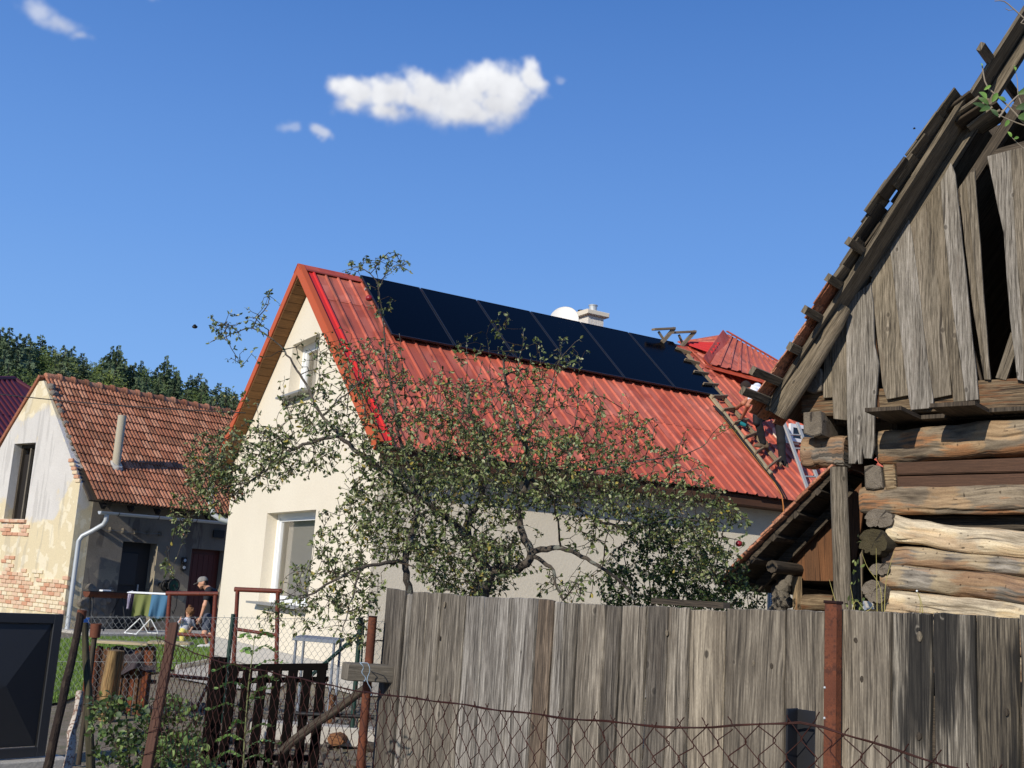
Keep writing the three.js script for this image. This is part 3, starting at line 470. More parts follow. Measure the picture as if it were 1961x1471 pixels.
// ------------------------------------------------------------------ old house under clay tiles
const TO = V(-10.122, 0, -26.38), TF = new Frame(TO, (90 - 39.2) * Math.PI / 180);
{
  const Wd = 5.2, RYt = 6.2, RZt = -2.6, EZt = .4, EYt = 3.03, L = 8.6, sl = Math.atan2(RYt - EYt, EZt - RZt), SL = Math.hypot(RYt - EYt, EZt - RZt), R = rng(3);
  const t = thing('old_house', 'old peeling house with clay tile roof beside the garden', 'house', TO, TF.turn);
  const wT = [2.36, 3.45, 2.56, 4.5], gp = [[0, 0], [Wd, 0], [Wd, 3.2], [2.78, 6.1], [2.42, 6.1], [.02, 3.45]], rect = (a, b, c, d) => [[a, c], [a, d], [b, d], [b, c]];
  partOf(t, 'gable_wall', uvm(slab(gp, .4, 0, [rect(...wT)]).rotateY(Math.PI / 2), 'y'), M.oldGable);
  const d1 = [1.33, 2.29, 0, 2.16], d2 = [3.34, 4.35, 0, 2.12];
  const lw = [[.4, 0], [d1[0], 0], [d1[0], d1[3]], [d1[1], d1[3]], [d1[1], 0], [d2[0], 0], [d2[0], d2[3]], [d2[1], d2[3]], [d2[1], 0], [L, 0], [L, 3.3], [.4, 3.3]];
  partOf(t, 'wall', uvm(slab(lw, .38, 0).translate(0, 0, -.385), 'y', .5), M.oldSide); partOf(t, 'wall', uvm(box(.395, 3.3, .38, .2, 1.65, -.195), 'y'), M.oldSide).visible = false;
  t.remove(t.children[t.children.length - 1]);
  partOf(t, 'wall', uvm(box(L - .4, 3.3, .38, .4 + (L - .4) / 2, 1.65, -Wd + .19), 'y'), M.oldSide); partOf(t, 'wall', uvm(slab(gp, .3, 0).rotateY(Math.PI / 2).translate(L - .3, 0, 0), 'y'), M.oldSide);
  partOf(t, 'attic_floor', uvm(box(L - .8, .12, Wd - .8, L / 2, 2.4, -Wd / 2), 'x'), M.greyWood); partOf(t, 'inner_wall', uvm(box(.1, 2.9, Wd - .9, 1.5, 1.5, -Wd / 2), 'y'), M.oldSide);
  // gable window: worn frame with an old shutter standing in the hole
  const wf = partOf(t, 'window', [box(.1, wT[3] - wT[2], .09, .26, (wT[2] + wT[3]) / 2, -wT[0] - .045), box(.1, wT[3] - wT[2], .09, .26, (wT[2] + wT[3]) / 2, -wT[1] + .045), box(.1, .09, wT[1] - wT[0] - .18, .26, wT[3] - .045, -(wT[0] + wT[1]) / 2)].map((g) => uvm(g, 'y')), M.barnOld);
  partOf(wf, 'mullion', uvm(box(.07, wT[3] - wT[2] - .1, .06, .25, (wT[2] + wT[3]) / 2 - .05, -2.98), 'y'), M.greyWood); partOf(wf, 'shutter', uvm(box(.04, 1.7, .42, .3, 3.4, -3.2), 'y'), M.blackWood);
  for (let k = 0; k < 8; k++) partOf(t, 'brick', rough(uvm(chamfer(.24, .075, .14, .012).rotateY(Math.PI / 2)), .014, 9, k).translate(-.01, 2.51 + (R() - .5) * .015, -2.4 - k * .145), M.bricks[k % 3]);
  // bricks where the plaster has gone: low on the gable, under the window and along the verge
  const brick = (z, y, w = .24, k) => { const g = rough(uvm(chamfer(w, .083, .06, .008).rotateY(Math.PI / 2), 'y', R() * 2, R() * 2), .012, 12, Math.floor(R() * 99)); const m = partOf(t, 'brick', g, M.bricks[k ?? Math.floor(R() * 7)]); m.position.set(-.006 + R() * .008, y, z); };
  for (let r = 0; r < 15; r++) for (let c = 0; c < 12; c++) {
    const y = .42 + r * .098, z = -.08 - c * .262 - (r % 2) * .13, edge = 1.12 + .55 * fbm(c * .3, 3, 8) + (c > 6 ? .25 : 0);
    if (y < edge && fbm(c * .6, r * .55, 44, 3) > .2 + .35 * step(edge - .6, edge, y)) brick(z, y, .24);
  }
  for (let r = 0; r < 3; r++) for (let c = 0; c < 5; c++) if (R() > .2) brick(-2.2 - c * .262 - (r % 2) * .13, 2.38 - r * .098, .24, Math.floor(R() * 3));
  for (let k = 0; k < 6; k++) { const y = 3.5 + k * .1; brick(-.12 - (k) * .085, y, .2, k % 2 ? 1 : 4); }
  for (let k = 0; k < 16; k++) { const f = k / 16, m = partOf(t, 'stone', rough(new THREE.IcosahedronGeometry(.075 + R() * .04, 1), .08, 9, k), M.stone); m.scale.set(1, .7 + R() * .5, 1); m.position.set(.12 + R() * .05, lerp(5.95, 3.2, f), -lerp(2.3, .02, f) + .06); }
  // clay tiles: each with two rolls and a thick lip; the 300 nearest are parts, the rest one part
  const tile = (() => {
    const prof = [[0, .012], [.012, .002], [.03, .002], [.045, .026], [.07, .034], [.09, .028], [.104, .004], [.126, .002], [.14, .024], [.165, .034], [.19, .028], [.206, .006], [.222, .002]], pos = [], idx = [];
    for (const [y, dz] of [[0, .012], [.375, -.02]]) for (const [x, z] of prof) pos.push(x, y, z + dz + .016);
    for (const [x, z] of prof) pos.push(x, .004, z - .006);
    const n = prof.length; for (let i = 0; i < n - 1; i++) { idx.push(i, i + 1, n + i, n + i, i + 1, n + i + 1, 2 * n + i, 2 * n + i + 1, i, i, 2 * n + i + 1, i + 1); }
    const g = new THREE.BufferGeometry(); g.setAttribute('position', new THREE.Float32BufferAttribute(pos, 3)); g.setIndex(idx); const f = g.toNonIndexed(); f.computeVertexNormals(); return f;
  })();
  const variants = [0, 1, 2, 3].map((k) => uvm(tile.clone(), 'y', k * .37, k * .61));
  const base = new THREE.Matrix4().makeRotationX(-(Math.PI / 2 - sl)), rows = 14, g = SL / rows, list = [];
  for (let r = 0; r < rows; r++) { const cols = Math.floor((L + .2 - .1) / .215); for (let c = 0; c < cols; c++) {
    const s = (r + 1) * g, x = .06 + .18 * clamp(r / rows - .15) + c * .215, sag = -.05 * Math.sin(Math.PI * clamp(x / 7)) * Math.sin(Math.PI * r / rows);
    const p = V(x, RYt - s * Math.sin(sl) + sag, RZt + s * Math.cos(sl)).addScaledVector(V(0, Math.cos(sl), Math.sin(sl)), .05);
    list.push([p, new THREE.Euler(-(Math.PI / 2 - sl) + (R() - .5) * .03, (R() - .5) * .02, (R() - .5) * .025), Math.floor(R() * 4), R() < .16 + .25 * step(.8, .2, x) * step(3, 8, r) ? 4 : Math.floor(R() * 6), TF.world(p).distanceTo(EYE) + Math.max(0, x - 5.6) * 9]);
  } }
  list.sort((a, b) => a[4] - b[4]); const dummy = new THREE.Object3D();
  list.slice(0, 296).forEach(([p, e, v, m]) => { const k = partOf(t, 'roof_tile', variants[v], M.tiles[m]); k.position.copy(p); k.rotation.copy(e); });
  const rest = list.slice(296), inst = new THREE.InstancedMesh(variants[0], M.tile, rest.length); inst.name = 'roof_tiles'; inst.userData.kind = 'stuff'; inst.castShadow = inst.receiveShadow = true;
  rest.forEach(([p, e, v, m], i) => { dummy.position.copy(p); dummy.rotation.copy(e); dummy.updateMatrix(); inst.setMatrixAt(i, dummy.matrix); inst.setColorAt(i, M.tiles[m].color); }); t.add(inst);
  partOf(t, 'roof_deck', uvm(box(L + .1, .05, SL - .03, L / 2 + .12, -.03, SL / 2 - .02), 'z').rotateX(sl).translate(0, RYt, RZt), M.barnOld);
  partOf(t, 'roof_slope', uvm(box(L + .2, .09, SL + .1, L / 2 + .05, 0, -SL / 2).rotateX(-sl).translate(0, RYt, RZt - .02), 'z'), M.tiles[2]);
  for (let k = 0; k < 22; k++) { const x = .12 + k * .385; const m = partOf(t, 'ridge_tile', tube([V(x, RYt + .03, RZt), V(x + .33, RYt + .035, RZt), V(x + .335, RYt + .04, RZt), V(x + .41, RYt + .045, RZt)], [.115, .112, .14, .14], 10), M.tiles[(k * 5) % 6]); m.position.y = (R() - .5) * .015; }
  // eave: rafter ends, gutter and downspout, vent pipe
  for (let k = 0; k < 11; k++) partOf(t, 'rafter_end', uvm(box(.09, .12, .6).rotateX(sl).translate(.5 + k * .75, EYt + .1, .12), 'z'), M.blackWood);
  const g0 = V(.22, 2.73, .62), g1 = V(L, 2.86, .62); const half = (a, b) => { const pr = []; for (let k = 0; k <= 10; k++) { const q = Math.PI * (1 + k / 10); pr.push([Math.cos(q) * .075, Math.sin(q) * .075]); } for (let k = 10; k >= 0; k--) { const q = Math.PI * (1 + k / 10); pr.push([Math.cos(q) * .069, Math.sin(q) * .069]); } const gg = slab(pr, b.x - a.x, 0).rotateY(Math.PI / 2); return gg.rotateZ(Math.atan2(b.y - a.y, b.x - a.x)).translate(a.x, a.y + .07, a.z); };
  const gu = partOf(t, 'gutter', half(g0, g1), M.zinc); partOf(gu, 'end_cap', new THREE.CircleGeometry(.076, 16, Math.PI, Math.PI).rotateY(-Math.PI / 2).translate(g0.x + .001, g0.y + .07, g0.z), M.zinc); for (let k = 0; k < 7; k++) partOf(gu, 'gutter_bracket', tube(Array.from({ length: 7 }, (_, i) => V(.7 + k * 1.1, 2.805 + .015 * k + Math.sin(Math.PI * (1 + i / 6)) * .082, .62 + Math.cos(Math.PI * (1 + i / 6)) * .082)), .008, 5), M.black);
  partOf(t, 'downspout', tube([V(.42, 2.74, .62), V(.42, 2.6, .61), V(.4, 2.5, .56), V(.25, 2.33, .36), V(.11, 2.2, .2), V(.07, 2.08, .14), V(.07, 0, .14)], .055, 12), M.zinc);
  const vp = TF.cut(222, 892, V(0, RYt, RZt).addScaledVector(V(0, Math.cos(sl), Math.sin(sl)), .06), V(0, Math.cos(sl), Math.sin(sl))); partOf(t, 'vent_pipe', tube([vp.clone().add(V(0, -.2, 0)), vp.clone().add(V(0, 1.27, 0)), vp.clone().add(V(0, 1.27, 0))], [.105, .105, .08], 18), M.asbestos);
  partOf(t, 'mortar_collar', rough(new THREE.CylinderGeometry(.13, .2, .1, 12).translate(0, .02, 0), .05, 9, 4).rotateX(sl).translate(vp.x, vp.y, vp.z), M.plinth);
  // doors, meter boxes, pegs with a wire
  const da = partOf(t, 'door', uvm(chamfer(d1[1] - d1[0], d1[3], .05, .006).translate((d1[0] + d1[1]) / 2, d1[3] / 2, -.3), 'y'), std({ color: '#232527', roughness: .7 }), { label: 'dark panelled door standing deep in its opening' });
  for (const [y, h] of [[.55, .7], [1.5, .8]]) partOf(da, 'door_panel', chamfer(.5, h, .03, .012).translate((d1[0] + d1[1]) / 2 - .1, y, -.265), std({ color: '#2c2e30', roughness: .6 }));
  partOf(da, 'handle', box(.03, .16, .03, d1[0] + .72, 1.05, -.26), M.zinc);
  const db = partOf(t, 'door', uvm(chamfer(d2[1] - d2[0], d2[3], .05, .006).translate((d2[0] + d2[1]) / 2, d2[3] / 2, -.2), 'y'), std({ color: '#4a1d14', roughness: .6 }), { label: 'dark red brown wooden door' });
  for (let k = 0; k < 6; k++) partOf(db, 'plank', chamfer(.15, 1.95, .014, .004).translate(d2[0] + .1 + k * .16, 1.02, -.172), std({ color: '#552217', roughness: .6 }));
  for (const y of [1.62, 1.8]) { const m = partOf(t, 'meter_box', chamfer(.14, .15, .06, .01).translate(3.12, y, .028), M.black); partOf(m, 'dial', new THREE.CylinderGeometry(.04, .04, .012, 12).rotateX(Math.PI / 2).translate(3.12, y, .062), M.zinc); }
  for (let k = 0; k < 6; k++) partOf(t, 'wire_peg', uvm(box(.03, .11, .1, .55 + k * .35, 2.42, .05), 'y'), M.greyWood);
  partOf(t, 'wall_wire', tube(Array.from({ length: 12 }, (_, i) => V(.45 + i * .18, 2.4 + .02 * Math.sin(i * 2.1), .09)), .008, 5), M.wireGrey);
  partOf(t, 'wall_vent', box(.34, .2, .04, 4.1, 2.55, .022), M.black);
  // stone patches by the corner
  for (let k = 0; k < 26; k++) { const m = partOf(t, 'stone', rough(new THREE.IcosahedronGeometry(.07 + R() * .06, 1), .07, 8, 60 + k), M.stone); m.position.set(.42 + R() * .75, .1 + R() * 1.0, -.03); m.scale.z = .6; m.rotation.z = R() * 3; }
}
// ------------------------------------------------------------------ maroon roofed house beyond, at the left edge
{
  const az = 1.02, F = new Frame(at(-60, 1060, 39).setY(0), az), t = thing('maroon_roof_house', 'house with a maroon ribbed metal roof behind the old gable', 'house', F.O, az);
  const N = V(0, .8, .6).normalize(), P = F.on(20, 729, 'z', -3.2), c = (x, y) => F.cut(x, y, P, N);
  const A = c(-130, 728), B = c(27, 728), C = c(64, 752), D = c(150, 900), E2 = c(-130, 900), flat = [A, B, C, D, E2];
  const X = V(1, 0, 0), Y = V(0, .6, -.8), o = E2, pts = flat.map((p) => [p.clone().sub(o).dot(X), p.clone().sub(o).dot(Y)]);
  const m4 = new THREE.Matrix4().makeBasis(X, Y, N).setPosition(o); partOf(t, 'roof_slope', uvm(slab(pts, .04, 0).applyMatrix4(m4), 'y'), M.maroon);
  const top = Math.max(...pts.map((p) => p[1]));
  for (let k = 0; k < 60; k++) { const x = .06 + k * .26; const hgt = x < pts[1][0] ? pts[1][1] : x < pts[2][0] ? lerp(pts[1][1], pts[2][1], (x - pts[1][0]) / (pts[2][0] - pts[1][0])) : lerp(pts[2][1], pts[3][1], (x - pts[2][0]) / (pts[3][0] - pts[2][0])); if (x < pts[3][0] && hgt > .3) partOf(t, 'roof_rib', box(.09, hgt, .05, x, hgt / 2, .06).applyMatrix4(m4), M.maroon); }
  for (let k = 0; k < 4; k++) partOf(t, 'tile_step', box(pts[1][0], .05, .03, pts[1][0] / 2, top * (k + .7) / 4.6, .05).applyMatrix4(m4), M.maroon);
  partOf(t, 'ridge_cap', rod(A.clone().add(V(0, .06, 0)), B.clone().add(V(0, .06, 0)), .1, 8), M.maroon); partOf(t, 'ridge_cap', rod(B.clone().add(V(0, .05, 0)), C.clone().add(V(0, .05, 0)), .09, 8), M.maroon);
  partOf(t, 'wall', uvm(box(8, 3.2, 5, (A.x + D.x) / 2 - 1, 1.6, P.z - .5), 'y'), M.plaster);
}
// ------------------------------------------------------------------ power line
{
  const a = at(-20, 753, 23), b = at(470, 791, 21), pts = []; for (let i = 0; i <= 24; i++) { const f = i / 24; pts.push(a.clone().lerp(b, f).add(V(0, -.05 * Math.sin(Math.PI * f), 0))); }
  single('power_line', tube(pts, .011, 5), M.black, 'thin black overhead cable crossing in front of the tiled roof', 'cable');
}
// ------------------------------------------------------------------ wooded hill
{
  const R = rng(77);
  const conifer = (seed, levels, wide, droop, bare) => {
    const q = rng(seed), pos = [], col = [];
    for (let l = 0; l < levels; l++) { const f = l / levels, y = bare + (1 - bare) * f, rad = wide * Math.pow(1 - f, .62) * (.75 + .5 * q()), n = Math.max(5, Math.round(15 * (1 - f * .65)));
      for (let k = 0; k < n; k++) { const a = q() * 6.283, r = rad * (.65 + .5 * q()), dy = -droop * r + (q() - .5) * .03, tip = [Math.cos(a) * r, y + dy, Math.sin(a) * r];
        for (let s = 0; s < 4; s++) { const f0 = .12 + s * .22, f1 = f0 + .36, wd = .15 * r * (1.1 - .5 * f0), sx = -Math.sin(a) * wd, sz = Math.cos(a) * wd, up = (q() - .3) * .035;
          const P = (ff) => [tip[0] * ff, y + dy * ff, tip[2] * ff]; const A = P(f0), B = P(Math.min(1.05, f1)), mx = [(A[0] + B[0]) / 2, (A[1] + B[1]) / 2 + up, (A[2] + B[2]) / 2];
          pos.push(...A, mx[0] + sx, mx[1] - .03, mx[2] + sz, ...B, ...A, ...B, mx[0] - sx, mx[1] - .03 + up, mx[2] - sz); } } }
    const g = new THREE.BufferGeometry(); g.setAttribute('position', new THREE.Float32BufferAttribute(pos, 3)); g.computeVertexNormals(); return g; };
  const broad = (seed) => { const q = rng(seed), pos = [], lobes = []; for (let k = 0; k < 13; k++) lobes.push([(q() - .5) * .4, .52 + (q() - .5) * .62, (q() - .5) * .4, .12 + .1 * q()]);
    for (let k = 0; k < 2600; k++) { const [x, y, z, r] = lobes[Math.floor(q() * 13)], a = q() * 6.283, c = q() * 2 - 1, s = Math.sqrt(1 - c * c), rr = r * Math.pow(q(), .25), p = [x + rr * s * Math.cos(a), y + rr * c, z + rr * s * Math.sin(a)], e = .026; const v = () => [(q() - .5) * e * 2, (q() - .5) * e * 2, (q() - .5) * e * 2]; const d1 = v(), d2 = v(); pos.push(...p, p[0] + d1[0], p[1] + d1[1], p[2] + d1[2], p[0] + d2[0], p[1] + d2[1], p[2] + d2[2]); }
    const g = new THREE.BufferGeometry(); g.setAttribute('position', new THREE.Float32BufferAttribute(pos, 3)); g.computeVertexNormals(); return g; };
  const trunk = tube([V(0, 0, 0), V(.004, .4, .003), V(0, .93, 0)], [.016, .011, .002], 5);
  const kinds = [
    ['spruce_tree', conifer(1, 36, .24, .3, .08), ['#465638', '#3c4d32', '#516140'], 'tall narrow dark spruce standing in the wood on the hill', 'dark spruces on the hill'],
    ['fir_tree', conifer(2, 32, .3, .16, .1), ['#526348', '#485840', '#5d6b4e'], 'broad blue green fir standing in the wood on the hill', 'broad firs on the hill'],
    ['pine_tree', conifer(3, 26, .3, .0, .22), ['#566642', '#4d5c3a', '#626d48'], 'ragged pine with open crown in the wood on the hill', 'ragged pines on the hill'],
    ['broadleaf_tree', broad(4), ['#5d6f35', '#6b7838', '#526434'], 'rounded yellow green broadleaf tree among the conifers on the hill', 'broadleaf trees on the hill'],
  ];
  const mats = kinds.map((k) => k[2].map((c) => std({ color: c, roughness: .9, side: THREE.DoubleSide }))), inv = camera.matrixWorld.clone().invert();
  const toPx = (v) => { const c = v.clone().applyMatrix4(inv); return [W / 2 - FOC * c.x / c.z, H / 2 + FOC * c.y / c.z, -c.z]; };
  const proto = kinds.map((k, i) => null); const spots = [];
  for (let z = -190; z > -345; z -= 9) for (let x = -260; x < 10; x += 6.8) { const px = x + (R() - .5) * 5.5, pz = z + (R() - .5) * 6; spots.push([px, pz, R(), R(), R(), R()]); }
  const made = [];
  for (const [x, z, a, b, c, e] of spots) {
    const y = hillH(x, z), kind = a < .24 ? 0 : a < .50 ? 1 : a < .74 ? 2 : 3, h = [19, 18, 17, 16][kind] * (.78 + .38 * b), [tx, ty] = toPx(V(x, y + h, z));
    if (tx < -40 || tx > 490 || ty > 800 || (tx > 130 && ty > 730 + (tx - 90) * .2) || (tx < 80 && ty > 745)) continue;
    let t = proto[kind];
    if (t) { t = t.clone(); t.name = numbered(kinds[kind][0]); scene.add(t); } else { t = proto[kind] = thing(kinds[kind][0], kinds[kind][3], 'tree', V(0, 0, 0), 0, kinds[kind][4]); partOf(t, 'trunk', trunk, M.bark); partOf(t, 'crown', kinds[kind][1], mats[kind][0]); }
    t.userData = { ...t.userData }; made.push([tx, ty, t, kinds[kind][0].replace('_', ' ')]); t.children[1].material = mats[kind][Math.floor(c * 3)]; t.position.set(x, y - .3, z); t.rotation.y = e * 6.28; t.scale.set(h * (.85 + .3 * c), h, h * (.85 + .3 * c));
  }
  // those that stand out against the sky are told apart by their order along the skyline
  const ord = ['first', 'second', 'third', 'fourth', 'fifth', 'sixth', 'seventh', 'eighth', 'ninth', 'tenth', 'eleventh', 'twelfth', 'thirteenth', 'fourteenth', 'fifteenth', 'sixteenth', 'seventeenth', 'eighteenth', 'nineteenth', 'twentieth'];
  const line = made.filter(([x, y]) => x > 0 && x < 440 && !made.some(([x2, y2]) => Math.abs(x2 - x) < 11 && y2 < y)).sort((p, q) => p[0] - q[0]);
  line.slice(0, 20).forEach(([, , t, kind], i) => { t.userData.label = `${ord[i]} treetop from the left along the wooded skyline, a ${kind}`; });
}

// ------------------------------------------------------------------ old log barn with a boarded gable
const BO = V(3.323, 0, -10), BF = new Frame(BO, -39 * Math.PI / 180);
const barn = thing('log_barn', 'weathered log barn with grey boarded gable and broken roof edge at the right', 'barn', BO, BF.turn);
{
  const R = rng(19), p = (x, y, z = 0) => BF.on(x, y, 'z', z);
  const board = (pts, z, th = .03, mat = M.barns[Math.floor(R() * 4)], name = 'board', o) => {   // a board from its corners, edges a little uneven, turned so that the grain follows it
    const q = pts.map(([x, y]) => p(x, y, z + th)), out = [];
    q.forEach((a, i) => { const b = q[(i + 1) % q.length], L = a.distanceTo(b), n = Math.max(1, Math.round(L / .22)); for (let k = 0; k < n; k++) { const f = k / n, j = k ? .004 : 0; out.push([lerp(a.x, b.x, f) + (R() - .5) * 2 * j, lerp(a.y, b.y, f) + (R() - .5) * j]); } });
    return partOf(barn, name, uvm(slab(out, th, .003).translate(0, 0, z), 'y', R() * 3, R() * 3), mat, o);
  };
  const zb = .06;
  board([[1580, 633], [1589, 622], [1592, 643], [1595, 761], [1576, 762]], zb, .03, M.barns[3]);
  board([[1590, 610], [1620, 577], [1623, 805], [1596, 802]], zb + .012, .03, M.barns[1]);
  board([[1620, 578], [1667, 541], [1672, 584], [1674, 658], [1683, 697], [1677, 763], [1674, 802], [1674, 854], [1669, 878], [1655, 878], [1651, 854], [1650, 888], [1644, 889], [1642, 880], [1637, 888], [1625, 888], [1622, 805]], zb + .035, .032, M.barns[0]);
  board([[1668, 536], [1704, 480], [1712, 540], [1731, 697], [1739, 757], [1698, 765], [1690, 740], [1675, 600]], zb + .006, .03, M.barns[3]);
  board([[1704, 478], [1740, 421], [1746, 446], [1762, 568], [1777, 697], [1787, 763], [1787, 772], [1778, 782], [1744, 785], [1739, 757], [1731, 697], [1712, 540]], zb + .016, .03, M.barns[0]);
  board([[1740, 421], [1777, 387], [1787, 470], [1806, 610], [1818, 700], [1822, 756], [1788, 763], [1777, 697], [1762, 568], [1746, 446]], zb + .004, .03, M.barns[1]);
  board([[1777, 387], [1801, 349], [1808, 440], [1826, 600], [1850, 768], [1826, 770], [1818, 700], [1806, 610], [1787, 470]], zb + .012, .03, M.barns[2]);
  board([[1801, 349], [1821, 311], [1829, 333], [1843, 470], [1858, 610], [1868, 697], [1874, 765], [1850, 768], [1826, 600], [1808, 440]], zb + .012, .029, M.barns[0]);
  board([[1837, 358], [1850, 341], [1862, 470], [1876, 610], [1891, 727], [1885, 727], [1866, 610], [1848, 470]], zb - .02, .03, M.barns[2]);
  board([[1850, 341], [1866, 321], [1873, 421], [1883, 560], [1897, 727], [1891, 727], [1876, 610], [1862, 470]], zb - .004, .03, M.barns[1]);
  board([[1890, 299], [1936, 287], [1945, 450], [1958, 620], [1961, 730], [1948, 727], [1934, 610], [1922, 446], [1902, 353]], zb, .03, M.barns[0]);
  board([[1936, 287], [1962, 281], [1975, 450], [1984, 735], [1961, 730], [1958, 620], [1945, 450]], zb + .01, .03, M.barns[1]);
  board([[1962, 281], [2010, 270], [2030, 735], [1984, 735], [1975, 450]], zb, .03, M.barns[2]);
  board([[2010, 270], [2060, 262], [2080, 735], [2030, 735]], zb + .01, .03, M.barns[0]);
  // a bark edged split along the big board and a lean brace in the dark opening
  partOf(barn, 'bark_strip', rough(tube([[1669, 560], [1676, 640], [1682, 700], [1681, 760], [1684, 790], [1680, 800]].map(([x, y]) => p(x, y, .05)), .016, 6, { flat: .6 }), .012, 18, 4), M.brownBoard);
  const bm = (a, b, w, h, z, mat, name = 'beam') => partOf(barn, name, beam(p(...a, z), p(...b, z), w, h, V(0, 0, 1).cross(p(...b, z).sub(p(...a, z))).normalize().lengthSq() ? V(.01, .02, 1) : V(0, 1, 0)), mat);
  bm([1947, 640], [1918, 727], .09, .05, .03, M.barns[2], 'brace'); bm([1846, 600], [1880, 730], .02, .03, .0, M.barnDark, 'brace');
  // sill beam of the gable, squared ends at its left, tie beam at the top
  const chunk = (pts, z0, z1, mat, name = 'beam', seed = 1) => { const q = pts.map(([x, y]) => p(x, y, z1)); return partOf(barn, name, uvm(rough(slab(q.map((v) => [v.x, v.y]), z1 - z0, .012).translate(0, 0, z0), .012, 6, seed), 'x', R() * 3, R() * 3), mat); };
  chunk([[1533, 752], [1700, 744], [1840, 730], [2080, 715], [2080, 778], [1850, 787], [1690, 791], [1595, 796], [1534, 795]], -.16, .045, M.logs[3], 'beam', 3);
  chunk([[1540, 706], [1556, 704], [1571, 706], [1574, 716], [1572, 748], [1556, 754], [1541, 748], [1539, 722]], -.7, .12, M.logEnd, 'beam_end', 4);
  chunk([[1537, 790], [1570, 787], [1573, 802], [1572, 832], [1555, 836], [1538, 830]], -.8, .16, M.logEnd, 'beam_end', 5);
  chunk([[1873, 300], [1896, 288], [2060, 240], [2060, 268], [1880, 318]], -.08, .04, M.barnOld, 'tie_beam', 6);
  // floor planks that stick out under the beam
  const plank = (x0, x1, y, len, mat) => { const a = p(x0, y, .1), b = p(x1, y, .1); return partOf(barn, 'floor_plank', uvm(rough(box(b.x - a.x, .035, len, (a.x + b.x) / 2, a.y, len / 2 - .25, 1), .01, 5, x0), 'z', R(), R()), mat); };
  plank(1690, 1758, 800, .78, M.barnDark); plank(1808, 1893, 790, .72, M.barnDark); plank(1760, 1808, 797, .3, M.barnOld); plank(1893, 1990, 784, .32, M.barnOld);
  // logs of the wall: round, tapering, uneven, hewn here and there
  const log = (pts, th, z, mat, seed, name = 'log') => {
    const q = [], n = 48, P = pts.map(([x, y]) => p(x, y, z)), cv = new THREE.CatmullRomCurve3(P), q3 = rng(seed * 7 + 1);
    for (let i = 0; i <= n; i++) q.push(cv.getPoint(i / n).add(V(0, (noise2(i * .22, 1, seed) - .5) * .016, 0)));
    const r = th / 2.6 * 1.06 * BF.world(P[0]).distanceTo(EYE) / FOC, cr = [0, 1, 2, 3].map(() => [.6 + q3() * 1.9, q3() * .8, .25 + q3() * .5, .06 + q3() * .1, q3() * 9]);
    return partOf(barn, name, tube(q, (t, a, i) => {
      let k = 1 + .16 * (noise2(Math.cos(a) * 1.6 + 5, i * .14 + Math.sin(a) * 1.6, seed) - .5) + .05 * Math.sin(a * 3 + seed) + .12 * (noise2(i * .1, 9, seed) - .5) + .05 * (noise2(Math.cos(a) * 6 + 9, i * .5 + Math.sin(a) * 6, seed) - .5);
      for (const [th0, s0, sl, dp, sd] of cr) { const f = (i / n - s0) / sl; if (f < 0 || f > 1) continue; const d = (a - th0 - .5 * (noise2(i * .16, sd, 3) - .5)) / .075; k -= dp * 1.4 * Math.sin(Math.PI * f) * Math.exp(-d * d); }
      return r * k * (i === 0 || i === n ? .9 : 1) * Math.pow(Math.pow(Math.abs(Math.cos(a)), 2.8) + Math.pow(Math.abs(Math.sin(a)), 2.8), -1 / 2.8); }, 64, { flat: 1.3, dv: seed * .71 }), mat);
  };
  log([[1541, 868], [1580, 868], [1624, 866]], 52, -.12, M.logGrey, 2); log([[1684, 858], [1760, 852], [1850, 843], [1990, 834], [2080, 828]], 56, -.12, M.logBrown, 4);
  chunk([[1714, 886], [1850, 881], [2080, 872], [2080, 902], [1850, 906], [1716, 911]], -.2, -.02, M.hewn, 'hewn_log', 8); chunk([[1716, 913], [1850, 908], [2080, 905], [2080, 934], [1850, 935], [1717, 936]], -.2, -.02, M.hewn, 'hewn_log', 9);
  chunk([[1655, 893], [1672, 890], [1686, 893], [1690, 934], [1672, 937], [1656, 935]], -.5, .05, M.logEnd, 'log_end', 10); chunk([[1690, 889], [1712, 889], [1717, 936], [1697, 939]], -.3, .02, M.logs[2], 'wedge', 11);
  log([[1651, 960], [1750, 959], [1850, 958], [1990, 957], [2080, 956]], 46, -.07, M.logBrown, 12);
  chunk([[1716, 985], [1850, 986], [2080, 988], [2080, 1018], [1850, 1013], [1720, 1000]], -.34, -.2, M.barnOld, 'log', 13);
  log([[1704, 1012], [1745, 1018], [1820, 1032], [1900, 1041], [1990, 1046], [2080, 1052]], 42, -.06, M.logCream, 14);
  log([[1693, 1067], [1750, 1068], [1820, 1072], [1900, 1078], [1990, 1086], [2080, 1095]], 34, -.08, M.logGrey, 15);
  log([[1691, 1106], [1780, 1110], [1870, 1120], [1990, 1139], [2080, 1152]], 42, -.06, M.logGrey, 16);
  log([[1678, 1152], [1780, 1158], [1870, 1168], [1990, 1186], [2080, 1200]], 37, -.06, M.logCream, 17);
  log([[1670, 1205], [1820, 1215], [2080, 1240]], 40, -.1, M.logGrey, 18); log([[1670, 1255], [1820, 1270], [2080, 1300]], 40, -.1, M.logGrey, 19);
